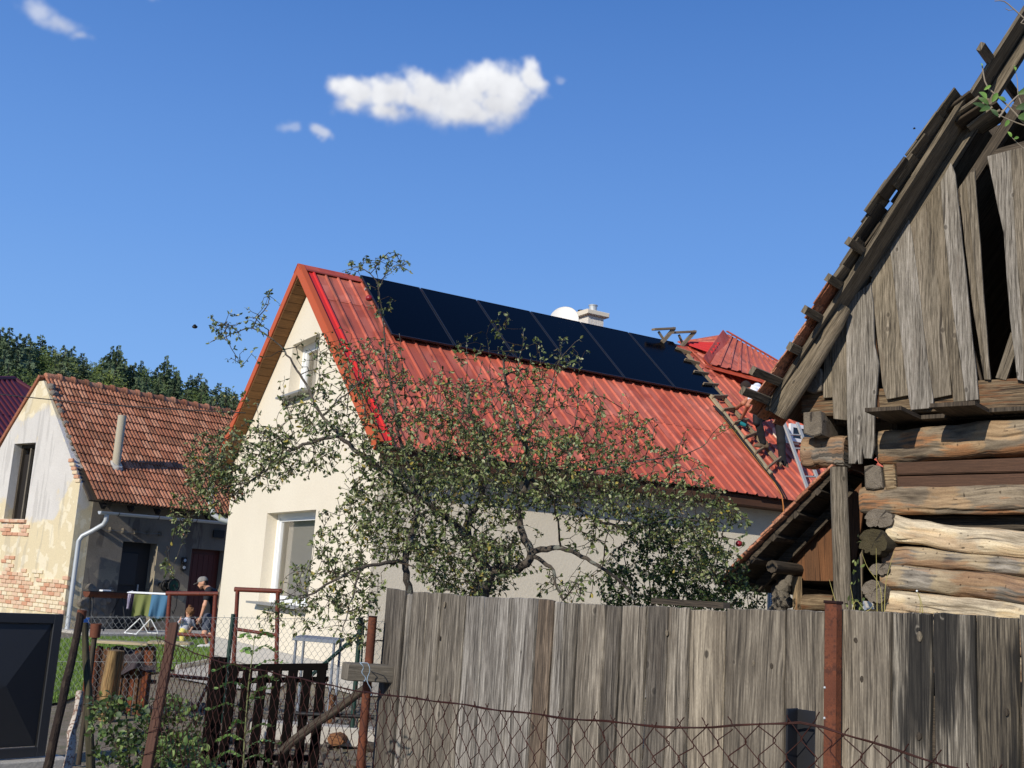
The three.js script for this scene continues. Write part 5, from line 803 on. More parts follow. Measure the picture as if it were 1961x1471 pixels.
// ------------------------------------------------------------------ things at the old house
{
  const R = rng(63), P = (x, y, z) => TF.world(TF.on(x, y, 'z', z));
  { // barrel grill on a trestle
    const a = P(165, 1138, .95), b = P(243, 1139, .85), o = a.clone().add(b).multiplyScalar(.5).setY(.05), t = thing('barrel_grill', 'rusty half barrel grill on a black trestle beside the downspout', 'grill', o), ax = b.clone().sub(a).normalize(), out = V(-ax.z, 0, ax.x).normalize(), r = .13, pr = [];
    for (let k = 0; k <= 12; k++) pr.push([Math.cos(Math.PI * (1 + k / 12)) * r, Math.sin(Math.PI * (1 + k / 12)) * r]); for (let k = 12; k >= 0; k--) pr.push([Math.cos(Math.PI * (1 + k / 12)) * (r - .01), Math.sin(Math.PI * (1 + k / 12)) * (r - .01)]);
    const len = a.distanceTo(b), L = (v) => v.clone().sub(o), turn = Math.atan2(-ax.z, ax.x), top = a.y + .06 - o.y; const place = (g) => g.rotateY(turn);
    partOf(t, 'trough', place(uvm(slab(pr, len, 0).rotateY(Math.PI / 2).translate(-len / 2, top, 0), 'x')), M.rust); for (const s of [-1, 1]) partOf(t, 'end_plate', place(new THREE.CylinderGeometry(r - .002, r - .002, .012, 18, 1, false, 0, Math.PI).rotateZ(Math.PI / 2).rotateX(Math.PI).translate(s * (len / 2 - .01), top, 0)), M.rust);
    partOf(t, 'grate', place(box(len, .012, r * 1.9, 0, top + .012, 0)), M.black); partOf(t, 'handle', place(rod(V(len / 2, top, .02), V(len / 2 + .14, top + .06, .02), .012, 6)), M.zinc);
    for (const s of [-1, 1]) for (const q of [-1, 1]) partOf(t, 'leg', place(rod(V(s * len * .36, top - r + .02, q * .05), V(s * len * (q > 0 ? .43 : .18), 0, q * .24), .017, 6)), M.black);
    partOf(t, 'brace', place(rod(V(-len * .38, .3, .1), V(len * .38, .3, .1), .01, 6)), M.black);
    single('foam_tray', place(chamfer(.24, .035, .13, .01)).translate(o.x - .05, o.y + top + .036, o.z), M.white, 'small white tray lying on top of the barrel grill', 'tray');
  }
  { // drying rack with washing
    const D = 25.1, A = (x, y, dz = 0) => at(x, y, D + dz), o = A(275, 1213).setY(.045), t = thing('drying_rack', 'white folding drying rack hung with washing by the dark door', 'drying rack', o), L = (v) => v.clone().sub(o);
    const tl = A(244, 1135), tr = A(323, 1139), bl = A(247, 1133.5, .5), br = A(322, 1137, .5); partOf(t, 'top_frame', [[tl, tr], [bl, br], [tl, bl], [tr, br]].map(([a, b]) => rod(L(a), L(b), .012, 8)), M.white);
    for (let k = 1; k < 7; k++) partOf(t, 'line', rod(L(tl.clone().lerp(bl, k / 7)), L(tr.clone().lerp(br, k / 7)), .004, 5), M.white);
    for (const [a, b] of [[[266, 1141, 0], [303, 1213, .05]], [[318, 1154, .1], [260, 1215, 0]], [[268, 1184, .3], [238, 1212, .25]], [[268, 1184, .3], [283, 1212, .4]]]) partOf(t, 'leg', rod(L(A(...a)), L(A(...b)), .012, 8), M.white);
    partOf(t, 'foot_bar', rod(L(A(238, 1212, .25)), L(A(262, 1215, 0)), .012, 8), M.white); partOf(t, 'foot_bar', rod(L(A(283, 1212, .4)), L(A(303, 1213, .05)), .012, 8), M.white);
    const cloth = (x0, x1, yT, yB, dz, col, name, label, seed, slant = 0, cat = 'towel') => { const n = 26, m = 14, sh = [], g0 = [], idx = [], a = A(x0, yT, dz), b = A(x1, yT + (x1 - x0) * .05, dz), c = A(x0, yB, dz); const hgt = a.y - c.y; for (const s of [0, 1]) for (let j = 0; j <= m; j++) for (let i = 0; i <= n; i++) { const u = i / n, v = j / m, p = a.clone().lerp(b, u); p.y -= hgt * v * (1 + .05 * Math.sin(u * 5 + seed)); p.x += slant * v; p.z += (.012 + .035 * v) * Math.sin(u * (9 + seed % 4) + seed + v * 1.5) + .012 * Math.sin(u * 23 + seed) * v - s * .006; g0.push(p.x, p.y, p.z); }
      const q = (s, i, j) => s * (n + 1) * (m + 1) + j * (n + 1) + i; for (let j = 0; j < m; j++) for (let i = 0; i < n; i++) { idx.push(q(0, i, j), q(0, i, j + 1), q(0, i + 1, j), q(0, i + 1, j), q(0, i, j + 1), q(0, i + 1, j + 1), q(1, i, j), q(1, i + 1, j), q(1, i, j + 1), q(1, i + 1, j), q(1, i + 1, j + 1), q(1, i, j + 1)); }
      const g = new THREE.BufferGeometry(); g.setAttribute('position', new THREE.Float32BufferAttribute(g0, 3)); g.setIndex(idx); g.computeVertexNormals(); single(name, g, std({ color: col, roughness: 1, side: THREE.DoubleSide }), label, cat); };
    cloth(258, 293, 1138, 1180, -.04, '#737a48', 'towel', 'olive green towel on the drying rack', 2, -.02); cloth(290, 322, 1139, 1182, -.08, '#48718f', 'towel', 'blue towel hanging right of the green one', 5, -.02);
    cloth(245, 251, 1137, 1167, -.02, '#c9c2cf', 'shirt', 'pale garment at the left end of the drying rack', 9, 0, 'garment'); cloth(251, 258, 1138, 1169, -.03, '#3f3449', 'shirt', 'dark purple garment beside the green towel', 3, 0, 'garment'); cloth(292, 320, 1150, 1190, .42, '#8e8a5c', 'towel', 'dull khaki cloth showing under the blue towel', 7, 0);
  }
  { // hose reel on the wall, pole, canister
    const c = P(327, 1121, .28), o = c.clone().setY(c.y - .2), t = thing('hose_reel', 'black wall reel with a green drum beside the red brown door', 'hose reel', o), turn = TF.turn, pl = (g) => g.rotateY(turn);
    partOf(t, 'drum', pl(new THREE.CylinderGeometry(.13, .13, .06, 24).rotateX(Math.PI / 2).translate(.03, .2, .06)), std({ color: '#10432f', roughness: .45 })); partOf(t, 'flange', pl(new THREE.TorusGeometry(.155, .02, 8, 28).translate(.03, .2, .09)), M.black); partOf(t, 'flange', pl(new THREE.TorusGeometry(.155, .02, 8, 28).translate(.03, .2, -.02)), M.black);
    partOf(t, 'hub', pl(new THREE.CylinderGeometry(.03, .03, .1, 12).rotateX(Math.PI / 2).translate(.03, .2, .08)), M.black); for (let k = 0; k < 4; k++) partOf(t, 'hose_coil', pl(new THREE.TorusGeometry(.13 + .008 * (k % 2), .016, 6, 24).translate(-.1, .18, -.08 + k * .034)), M.black); partOf(t, 'wall_bracket', pl(box(.3, .1, .3, -.02, .2, -.13)), M.dark);
    partOf(t, 'hose', tube([V(.12, .16, .05), V(.2, .0, .04), V(.2, -.3, .02), V(.14, -.5, 0), V(.1, -.42, 0)], .012, 6), M.black);
    const a = P(302, 1044, .12), b = P(283, 1206, .5).setY(.05), tb = thing('broom', 'pale broom leaning on the old wall beside the dark door', 'broom', b); partOf(tb, 'handle', rod(V(0, .08, 0), a.clone().sub(b), .014, 8), M.paleWood); partOf(tb, 'brush', pl(chamfer(.3, .09, .06, .01).translate(0, .05, 0)), M.brownBoard);
    const q = TF.world(V(.12, .05, .75)), tc = thing('water_can', 'small blue canister by the foot of the downspout', 'canister', q); partOf(tc, 'body', pl(chamfer(.2, .3, .14, .03).translate(0, .15, 0)), std({ color: '#2c5fa8', roughness: .5 })); partOf(tc, 'cap', pl(new THREE.CylinderGeometry(.025, .025, .04, 10).translate(.05, .31, 0)), M.black); partOf(tc, 'grip', pl(new THREE.TorusGeometry(.04, .01, 6, 12, Math.PI).translate(-.03, .3, 0)), M.black);
  }
}
// ------------------------------------------------------------------ rusty pipe frames
function pipeFrame(label, D, bars, r) { const A = (q) => at(q[0], q[1], D + (q[2] ?? 0)), o = A(bars[0][0]).setY(0), t = thing('pipe_railing', label, 'railing', o, 0); for (const [a, b, name, k] of bars) { let p0 = A(a), p1 = A(b); if (name === 'leg') { const d = p1.clone().sub(p0); p1 = p0.clone().addScaledVector(d, (p0.y + .04) / -d.y); } partOf(t, name, uvm(rough(rod(p0.sub(o), p1.sub(o), r * (k ?? 1), 12), .003, 20, 4), 'y'), M.pipePaint); } return t; }
pipeFrame('rusty pipe frame with two cross bars in front of the man', 13.3, [[[325, 1138], [320, 1215], 'leg'], [[413, 1140], [405, 1262], 'leg', 1.15], [[318, 1136.5], [418, 1137.5], 'top_bar', 1.1], [[322, 1213], [406, 1219], 'cross_bar', .85], [[320, 1293], [404, 1301], 'cross_bar', .85], [[402, 1303], [372, 1366], 'brace', .8]], .025);
pipeFrame('rusty pipe frame before the white gable wall, right of the green post', 13.0, [[[455, 1130], [447, 1275], 'leg'], [[532, 1134], [529, 1276], 'leg'], [[449, 1128.5], [540, 1132.5], 'top_bar', 1.1], [[452, 1205], [530, 1217], 'cross_bar', .8]], .025);
// ------------------------------------------------------------------ garden table, concrete edge, wood pieces behind the gate
{
  const D = 13.2, o = at(600, 1290, D).setY(0), t = thing('garden_table', 'blue grey metal table with thin legs by the white wall', 'table', o), L = (x, y, dz = 0) => at(x, y, D + dz).sub(o), c = std({ color: '#7d8590', roughness: .7 });
  const a = L(560, 1223), b = L(646, 1230); partOf(t, 'table_top', beam(a.clone().add(V(0, 0, -.3)), b.clone().add(V(0, 0, -.3)), .6, .04), c);
  for (const [p, z] of [[a, -.03], [b, -.03], [a, -.57], [b, -.57]]) { const s = p === a ? .04 : -.04; partOf(t, 'leg', rod(V(p.x + s, p.y - .02, z), V(p.x + s, 0, z), .016, 8), c); }
}
{
  const a = onGround(480, 1416), b = onGround(735, 1432); single('concrete_edge', uvm(rough(beam(a.clone().setY(.09), b.clone().setY(.09), .2, .18), .012, 6, 2), 'x'), M.concrete, 'low pale concrete edging beam on the ground behind the pickets', 'edging');
  const wd = (name, label, pts, r, mat, seed) => single(name, rough(tube(pts, r, 9, { flat: .8 }), r * .7, 14, seed), mat, label, 'wood');
  const g = (x, y, h) => onGround(x, y).setY(h); const orange = wood(tPlain, { color: '#9a6840' });
  wd('firewood', 'orange split log lying before the concrete edging beside the pipe post', [g(640, 1432, .07), g(664, 1425, .08), g(688, 1415, .09)], .075, orange, 3); wd('firewood', 'pale split billet standing upright beside the orange log', [g(684, 1428, .0), g(686, 1428, .16), g(689, 1428, .3)], .055, M.paleWood, 4);
  wd('firewood', 'upright reddish billet seen between the pickets above the edging', [at(636, 1358, 11.4).setY(.0), at(637, 1332, 11.4)], .05, orange, 5); wd('firewood', 'small dark log behind the orange one by the pipe post', [g(700, 1440, .06), g(735, 1446, .06)], .06, M.barnOld, 6);
  single('fence_pole', rough(tube([at(708, 1312, 8.2), at(690, 1326, 8.2), at(640, 1362, 8.17), at(600, 1388, 8.15), at(556, 1424, 8.12), at(540, 1440, 8.1)], .03, 9), .016, 9, 7), M.barnOld, 'grey crooked pole slanting from the pipe post down across the pickets', 'pole');
  single('iron_bar', rod(at(566, 1366, 8.2), at(716, 1374, 8.2), .014, 8), M.black, 'thin black bar running level between pickets and pipe post', 'bar');
  // old sleeper tied to the pipe post with string
  const s0 = at(661, 1286, 7.75), s1 = at(765, 1292, 7.95); single('sleeper', rough(beam(s0, s1, .125, .115), .012, 9, 8), M.greyWood, 'short grey squared timber tied to the pipe post with string', 'timber');
  const loop = []; for (let i = 0; i <= 30; i++) { const q = i / 30, b = at(704 + 10 * q, 1271 + (q < .1 ? 0 : 0), 7.66); loop.push(V(b.x + .012 * Math.sin(q * 9), lerp(at(704, 1270, 7.66).y, at(716, 1334, 7.66).y, q), b.z + .006 * Math.sin(q * 14))); }
  const loop2 = loop.map((v, i) => V(v.x - .045 + .04 * Math.sin(i / 30 * 3.1) * .4 - .01, lerp(loop[0].y, at(700, 1305, 7.66).y, i / 30), v.z)); const hang = tube([...loop2.slice().reverse(), ...loop], .003, 5); single('string_loop', hang, std({ color: '#8fa3b2', roughness: .9 }), 'pale blue string looped over the grey squared timber', 'string');
}
// ------------------------------------------------------------------ black picket gate, one very dark colour throughout
{
  const D = 8.3, o = at(520, 1450, D).setY(0), t = thing('picket_gate', 'low gate of black pickets overgrown with brambles', 'gate', o), R = rng(8), bar = (a, b, w, h, name, mat = M.blackPicket) => partOf(t, name, beam(at(a[0], a[1], D + (a[2] ?? 0)).sub(o), at(b[0], b[1], D + (b[2] ?? 0)).sub(o), w, h), mat);
  for (const [x, y, w] of [[448, 1282, 16], [475, 1281, 16], [504, 1281, 17], [532, 1284, 16], [562, 1284, 17], [590, 1281, 16], [617, 1280, 17]]) { const a = at(x, y, D - .03).sub(o), b = V(a.x - .012 + (R() - .5) * .02, .03, a.z); partOf(t, 'picket', rough(beam(a, b, w * D / FOC, .035, V(0, 0, 1)), .005, 9, x), M.blackPicket); }
  bar([438, 1279, .01], [628, 1277, .01], .03, .05, 'top_rail'); bar([438, 1304, .02], [628, 1301, .02], .075, .035, 'rail'); bar([430, 1450, .02], [610, 1452, .02], .075, .035, 'rail');
  const a = at(420, 1259, D).sub(o), b = V(a.x, 0, a.z); partOf(t, 'gate_post', rough(beam(a, b, .104, .095, V(0, 0, 1)), .008, 8, 2), M.blackPicket);
}
// ------------------------------------------------------------------ leaning posts and lumber at the left
{
  const lean = (name, label, a, b, da, db, r0, r1, mat, cat = 'post', seg = 9, amp = .008) => { const p = at(...a, da), q = at(...b, db), d = q.clone().sub(p), e = p.clone().addScaledVector(d, (p.y + .05) / -d.y), pts = []; for (let i = 0; i <= 10; i++) pts.push(p.clone().lerp(e, i / 10).add(V((noise2(i * .8, a[0], 3) - .5) * amp * 2, 0, 0))); const o = V(e.x, 0, e.z), t = thing(name, label, cat, o); partOf(t, 'shaft', rough(tube(pts.map((v) => v.sub(o)), (f) => lerp(r0, r1, f), seg), amp, 9, a[0]), mat); return [t, p.clone().sub(o)]; };
  { const p = at(333, 1196, 6.7), q = at(282, 1471, 6.2), d = q.clone().sub(p), e = p.clone().addScaledVector(d, (p.y + .05) / -d.y), o = V(e.x, 0, e.z), t = thing('leaning_post', 'brown squared post leaning left with wire wound round it', 'post', o); partOf(t, 'shaft', rough(beam(p.clone().sub(o), e.clone().sub(o), .05, .045, V(0, 0, 1)), .008, 7, 5), M.brownPost);
    for (const f of [.42, .5, .56, .68, .8]) { const c = p.clone().lerp(e, f).sub(o), pts = []; for (let k = 0; k <= 12; k++) pts.push(c.clone().add(V(Math.cos(k / 12 * 6.283) * .047, .012 * Math.sin(k), Math.sin(k / 12 * 6.283) * .04))); partOf(t, 'wire_turn', tube(pts, .0025, 4), M.wire); } }
  const [lp, lt] = lean('log_post', 'dark bark covered post leaning right beside the grey gate', [155, 1172], [92, 1471], 8.7, 8.1, .028, .034, M.barkDark, 'post', 10, .014);
  partOf(lp, 'rusty_cap', tube([lt.clone().add(V(.005, -.05, 0)), lt.clone().add(V(.008, .015, 0))], .036, 12), M.rust);
  lean('mossy_post', 'greenish grey post standing between the bark post and the slats', [164, 1196], [173, 1471], 8.9, 8.2, .026, .034, M.mossWood, 'post', 8, .01);
  lean('birch_post', 'pale mottled post in the brambles beside the bark post', [152, 1325], [128, 1471], 8.6, 8.3, .03, .036, M.birch, 'post', 10, .012);
  { const c = at(181, 1221, 9.3), o = c.clone().setY(c.y), t = thing('rusty_can', 'rusty open can turned over a stake beside the mossy post', 'can', V(c.x, 0, c.z)); partOf(t, 'can', new THREE.CylinderGeometry(.044, .042, .11, 18, 1, true).translate(0, c.y + .055, 0), M.rustCan); partOf(t, 'lid', new THREE.CylinderGeometry(.043, .043, .006, 18).translate(0, c.y + .1, 0), M.rust); partOf(t, 'stake', rod(V(0, 0, 0), V(0, c.y + .05, 0), .022, 8), M.barnOld); }
  // row of red brown slats, tarpaulin, split log, pale planks on top
  const D = 12.5, R = rng(45), A = (x, y, dz = 0) => at(x, y, D + dz), o = A(232, 1335).setY(0), t = thing('slat_screen', 'low screen of red brown vertical slats behind the brambles', 'screen', o);
  for (let k = 0; k < 21; k++) { const x = 171 + k * 6.1, a = A(x, 1236 + R() * 8, (R() - .5) * .05).sub(o), b = V(a.x + (R() - .5) * .03, 0, a.z); if (x > 212 && x < 262) a.y -= .16; partOf(t, 'slat', beam(a, b, .031, .022, V(0, 0, 1)), R() < .5 ? M.redSlat : R() < .5 ? M.brownBoard : M.redSlatDark); }
  partOf(t, 'rail', beam(A(168, 1300, .05).sub(o), A(298, 1306, .05).sub(o), .06, .04), M.barnOld);
  const pl = (a, b, label, da, db) => single('pale_plank', rough(beam(A(...a, da), A(...b, db), .2, .03), .006, 6, a[0]), M.paleWood, label, 'plank'); pl([181, 1228], [286, 1233], 'long pale plank lying on top of the slat screen', -.02, -.02); pl([288, 1229.5], [367, 1233], 'short pale plank running on right behind the leaning post', -.02, -.02);
  { const b = onGround(213, 1338).setY(0), top = A(221, 1246, -.55), tt = thing('split_log', 'thick pale split log standing against the slat screen', 'log', V(top.x, 0, top.z)); partOf(tt, 'log', rough(tube([V(-.02, 0, 0), V(-.012, top.y * .5, 0), V(0, top.y, 0)], (f, a) => .085 + .012 * Math.sin(a * 3), 12), .02, 9, 4), M.splitLog); }
  { const g = [], idx = [], n = 20, m = 10; for (let j = 0; j <= m; j++) for (let i = 0; i <= n; i++) { const u = i / n, v = j / m, p = A(lerp(212, 299, u), lerp(1240, 1286, v) + 6 * Math.sin(u * 7) * v, -.12 + .2 * (1 - v) - .05 * Math.sin(u * 11 + v * 3)); g.push(p.x, p.y + .02 * Math.sin(u * 9 + v * 4), p.z); } for (let j = 0; j < m; j++) for (let i = 0; i < n; i++) { const a = j * (n + 1) + i; idx.push(a, a + n + 1, a + 1, a + 1, a + n + 1, a + n + 2); } const q = new THREE.BufferGeometry(); q.setAttribute('position', new THREE.Float32BufferAttribute(g, 3)); q.setIndex(idx); q.computeVertexNormals(); single('tarpaulin', q, std({ color: '#3d3436', roughness: .75, side: THREE.DoubleSide }), 'dark crumpled tarpaulin draped over the middle of the slats', 'tarpaulin'); }
}
// ------------------------------------------------------------------ two insects in the air
for (const [x, y, d, s, label] of [[373, 626, 2.2, .0045, 'blurred dark insect hovering in the sky above the tiled roof'], [1751, 246, 3.2, .0032, 'tiny dark insect flying beside the barn roof']]) {
  const t = thing('insect', label, 'insect', at(x, y, d)); partOf(t, 'body', new THREE.SphereGeometry(s, 10, 8).scale(1.3, .8, .8), M.black); for (const k of [-1, 1]) partOf(t, 'wing', new THREE.SphereGeometry(s, 8, 6).scale(.5, .12, 1.3).rotateX(k * .5).translate(0, s * .6, k * s * 1.1), M.dark);
}

// ------------------------------------------------------------------ leaves and branching
function leafGeo(len, wid, fold, curl, seg = 4) {            // blade from the origin along +y, folded at the midrib, curling back
  const pos = [], idx = []; for (let i = 0; i <= seg; i++) { const f = i / seg, w = wid / 2 * Math.pow(Math.sin(Math.PI * Math.min(1, .06 + f * .94)), .75), y = len * (f - curl * .25 * f * f), z = -curl * len * f * f * .6; pos.push(-w, y, z + fold * w, 0, y, z, w, y, z + fold * w); }
  for (let i = 0; i < seg; i++) { const a = i * 3; for (const k of [0, 1]) idx.push(a + k, a + k + 1, a + k + 3, a + k + 3, a + k + 1, a + k + 4); }
  const g = new THREE.BufferGeometry(); g.setAttribute('position', new THREE.Float32BufferAttribute(pos, 3)); g.setIndex(idx); g.computeVertexNormals(); return g;
}
function putLeaves(root, list, geos, cols, name, nParts = 290) { // list of {p (root's own axes), q, s, c, k}; nearest ones are parts, the rest one part
  const d = new THREE.Object3D(); const eye = EYE.clone().sub(root.position); list.sort((a, b) => a.p.distanceTo(eye) / a.s - b.p.distanceTo(eye) / b.s);
  const mats = cols.map((c) => leafM({ color: c }));
  list.slice(0, nParts).forEach((l) => { const m = partOf(root, name, geos[l.k], mats[l.c]); m.position.copy(l.p); m.quaternion.copy(l.q); m.scale.setScalar(l.s); });
  const cc = cols.map((c) => new THREE.Color(c));
  geos.forEach((g, k) => { const rest = list.slice(nParts).filter((l) => l.k === k); if (!rest.length) return; const m = new THREE.InstancedMesh(g, M.leaf, rest.length); rest.forEach((l, i) => { d.position.copy(l.p); d.quaternion.copy(l.q); d.scale.setScalar(l.s); d.updateMatrix(); m.setMatrixAt(i, d.matrix); m.setColorAt(i, cc[l.c]); }); m.name = 'foliage'; m.userData.kind = 'stuff'; m.castShadow = m.receiveShadow = true; root.add(m); });
}
const leafTurn = (R, dir, droop = .5) => { const d = dir.clone().multiplyScalar(.8).add(V(R() - .5, R() - .5 - droop * .6, R() - .5).multiplyScalar(1.5)).normalize(); const q = new THREE.Quaternion().setFromUnitVectors(V(0, 1, 0), d); return q.multiply(new THREE.Quaternion().setFromAxisAngle(V(0, 1, 0), R() * 6.283)); };
function grow(nodes, targets, R, wob = .25, seg = .07) {      // joins every target to the nearest branch by a crooked twig; returns the twigs
  const twigs = [];
  for (const T of targets) {
    let best = null, bd = 1e9; for (const n of nodes) { const dx = n.p.x - T.x, dy = n.p.y - T.y, dz = n.p.z - T.z, q = dx * dx + dy * dy + dz * dz + n.cost; if (q < bd) { bd = q; best = n; } }
    const L = best.p.distanceTo(T); if (L < .015) continue;
    const n = Math.max(2, Math.round(L / seg)), pts = [best.p.clone()], bend = V(R() - .5, R() - .2, R() - .5).multiplyScalar(L * .35), chain = [];
    for (let i = 1; i <= n; i++) { const f = i / n, p = best.p.clone().lerp(T, f).addScaledVector(bend, Math.sin(Math.PI * f)); if (i < n) p.add(V(R() - .5, R() - .5, R() - .5).multiplyScalar(seg * wob * 2)); pts.push(p); }
    const lv = best.level + 1; for (let i = 1; i <= n; i++) { const node = { p: pts[i], level: lv, cost: 0, dir: pts[i].clone().sub(pts[i - 1]).normalize(), r: 0 }; nodes.push(node); chain.push(node); }
    twigs.push({ pts, level: lv, L, r0: best.r, chain });
  }
  return twigs;
}
// ------------------------------------------------------------------ the apple tree
{
  const R = rng(2024), G = () => (R() + R() + R() - 1.5) * 1.15, D0 = 9.6, base = at(890, 1300, D0).setY(0), t = thing('apple_tree', 'gnarled old apple tree with sparse leaves between house and board fence', 'tree', base), L = (a) => at(a[0], a[1], D0 + (a[2] ?? 0)).sub(base);
  const limbs = [
    ['trunk', [[896, 1560, 0], [893, 1400, 0], [897, 1250, .02], [912, 1150, .05], [930, 1098, .08]], .125, .085],
    ['limb', [[930, 1098, .08], [955, 1087, .05], [990, 1089, -.1], [1012, 1077, -.15], [1017, 1060, -.15], [1007, 1038, -.1], [997, 1010, 0], [993, 975, .1], [1000, 945, .15], [1013, 915, .2], [1014, 880, .25], [1000, 840, .2], [986, 790, .2], [970, 735, .3], [963, 690, .3]], .055, .012],
    ['limb', [[1017, 1062, -.15], [1040, 1052, -.2], [1075, 1051, -.3], [1110, 1064, -.3], [1150, 1086, -.35], [1187, 1112, -.3], [1215, 1148, -.25]], .034, .012],
    ['limb', [[1024, 1066, -.15], [1060, 1092, -.3], [1064, 1116, -.3], [1078, 1150, -.3]], .026, .012],
    ['limb', [[930, 1098, .08], [914, 1060, .2], [896, 1030, .3], [901, 990, .4], [920, 950, .45], [934, 905, .5], [928, 850, .45], [905, 800, .3], [893, 740, .2]], .062, .012],
    ['limb', [[896, 1030, .3], [850, 985, .2], [790, 945, .0], [745, 912, -.2], [716, 890, -.3], [680, 862, -.35], [650, 838, -.4], [610, 843, -.3], [570, 856, -.3], [530, 886, -.2], [480, 921, -.2], [438, 957, -.1]], .045, .007],
    ['limb', [[655, 838, -.4], [612, 790, -.3], [588, 740, -.2], [552, 684, -.1], [538, 662, 0], [520, 648, 0], [480, 629, .1], [440, 641, .1], [402, 656, .1]], .02, .004],
    ['limb', [[620, 795, -.3], [650, 765, -.5], [690, 730, -.5], [700, 690, -.4]], .012, .006],
    ['limb', [[788, 905, -.1], [764, 830, -.3], [757, 780, -.3], [742, 700, -.35], [735, 640, -.35], [729, 580, -.4], [722, 540, -.4]], .021, .006],
    ['limb', [[722, 540, -.4], [705, 522, -.4], [680, 512, -.35], [655, 520, -.3]], .006, .003], ['limb', [[724, 555, -.4], [742, 522, -.45], [762, 508, -.5], [785, 520, -.5]], .006, .003],
    ['limb', [[897, 1250, .02], [810, 1185, -.3], [782, 1125, -.45], [776, 1075, -.5], [790, 1020, -.5], [801, 960, -.4], [789, 905, -.1]], .055, .022],
    ['limb', [[1000, 945, .15], [1060, 930, .2], [1120, 906, .2], [1180, 889, .1], [1250, 880, 0], [1310, 872, -.1], [1352, 850, -.1]], .022, .004],
    ['limb', [[1013, 915, .2], [1080, 958, .1], [1150, 1000, 0], [1220, 1010, 0], [1300, 992, -.1], [1385, 1012, -.2]], .022, .006],
    ['limb', [[776, 1075, -.5], [735, 1078, -.7], [690, 1088, -.8], [640, 1110, -.8], [590, 1142, -.8], [530, 1150, -.8]], .024, .006],
    ['limb', [[690, 1088, -.8], [672, 1150, -.9], [655, 1210, -.95]], .012, .005], ['limb', [[1250, 880, 0], [1300, 905, -.1], [1345, 900, -.1], [1357, 930, -.1]], .008, .003],
    ['limb', [[480, 921, -.2], [420, 940, 0], [375, 985, .2], [350, 1040, .4], [330, 1085, .5]], .009, .003], ['limb', [[1000, 840, .2], [1050, 760, .2], [1070, 690, .2], [1110, 650, .15]], .013, .003],
  ];
  for (const [x, y0, y1, dx] of [[775, 760, 640, -8], [815, 800, 690, 10], [850, 830, 700, -6], [885, 800, 655, 6], [905, 760, 690, 14], [945, 800, 640, -10], [990, 720, 630, 10], [1025, 800, 660, 6], [1060, 780, 650, 14], [1100, 820, 690, 8], [1145, 860, 730, -6], [1190, 870, 770, 12], [1235, 880, 800, 16], [700, 800, 690, -10], [665, 780, 640, 6], [560, 840, 720, -12], [600, 830, 690, 8], [500, 880, 770, -6], [1290, 880, 820, 20]]) limbs.push(['limb', [[x, y0, (R() - .5) * .5], [x + dx * .5 + (R() - .5) * 8, (y0 * 2 + y1) / 3, (R() - .5) * .5], [x + dx + (R() - .5) * 10, (y0 + y1 * 2) / 3, (R() - .5) * .5], [x + dx * 1.3, y1, (R() - .5) * .5]], .0065, .0022]);
  const nodes = []; const seen = {};
  for (const [name, pts, r0, r1] of limbs) {
    const c = new THREE.CatmullRomCurve3(pts.map(L)), len = c.getLength(), n = Math.max(8, Math.round(len / .05)), P = c.getSpacedPoints(n).map((p, i) => (i && i < n ? p.add(V(G(), G(), G()).multiplyScalar(.006 + .1 * lerp(r0, r1, i / n))) : p));
    partOf(t, name, rough(tube(P, (f, a, i) => (name === 'trunk' ? 1 : .8) * lerp(r0, r1, Math.pow(f, .8)) * (1 + .16 * (noise2(i * .35, a, 3) - .5)), r0 > .03 ? 11 : 7), Math.min(.02, r0 * .3), 11, 5), M.bark);
    P.forEach((p, i) => { const f = i / n, r = lerp(r0, r1, f); if (name === 'trunk') return; nodes.push({ p, level: 0, cost: r > .035 ? .09 : r > .02 ? .02 : 0, dir: P[Math.min(n, i + 1)].clone().sub(P[Math.max(0, i - 1)]).normalize(), r }); });
  }
  const blobs = [[880, 985, 170, 105, 330], [980, 890, 160, 80, 240], [820, 870, 130, 90, 210], [760, 965, 100, 115, 200], [900, 1085, 110, 62, 210], [1090, 905, 120, 70, 150], [1150, 965, 120, 60, 150], [1290, 975, 115, 75, 140], [1385, 1015, 50, 55, 44], [680, 1020, 85, 100, 130], [640, 1125, 100, 60, 100], [590, 862, 140, 55, 130], [480, 875, 95, 70, 135], [420, 935, 65, 55, 90], [392, 882, 40, 60, 56], [650, 785, 120, 55, 130], [715, 705, 70, 60, 70], [622, 690, 55, 55, 48], [830, 765, 110, 55, 120], [940, 785, 110, 65, 125], [1050, 785, 105, 60, 100], [1000, 690, 60, 45, 42], [898, 672, 28, 32, 14], [1085, 680, 45, 38, 16], [1180, 835, 75, 60, 55], [1250, 892, 80, 40, 34], [958, 622, 22, 26, 10], [695, 512, 32, 20, 14], [748, 506, 36, 18, 20], [725, 570, 30, 40, 9], [468, 622, 58, 36, 22], [412, 630, 22, 24, 6], [516, 585, 22, 28, 8], [470, 690, 36, 36, 7], [445, 770, 36, 26, 10], [560, 1185, 70, 32, 24], [345, 985, 22, 45, 18], [323, 1088, 16, 16, 7], [680, 1180, 50, 60, 40], [1060, 1120, 80, 40, 26], [1130, 1060, 50, 50, 22], [1340, 1060, 60, 60, 50], [1320, 880, 40, 40, 7], [1380, 820, 30, 20, 2]];
  const holes = [[1035, 1012, 48, 36], [555, 1010, 48, 60], [485, 985, 55, 30], [1100, 1085, 40, 20], [1000, 1130, 30, 30], [610, 955, 40, 26], [1010, 930, 18, 12]];
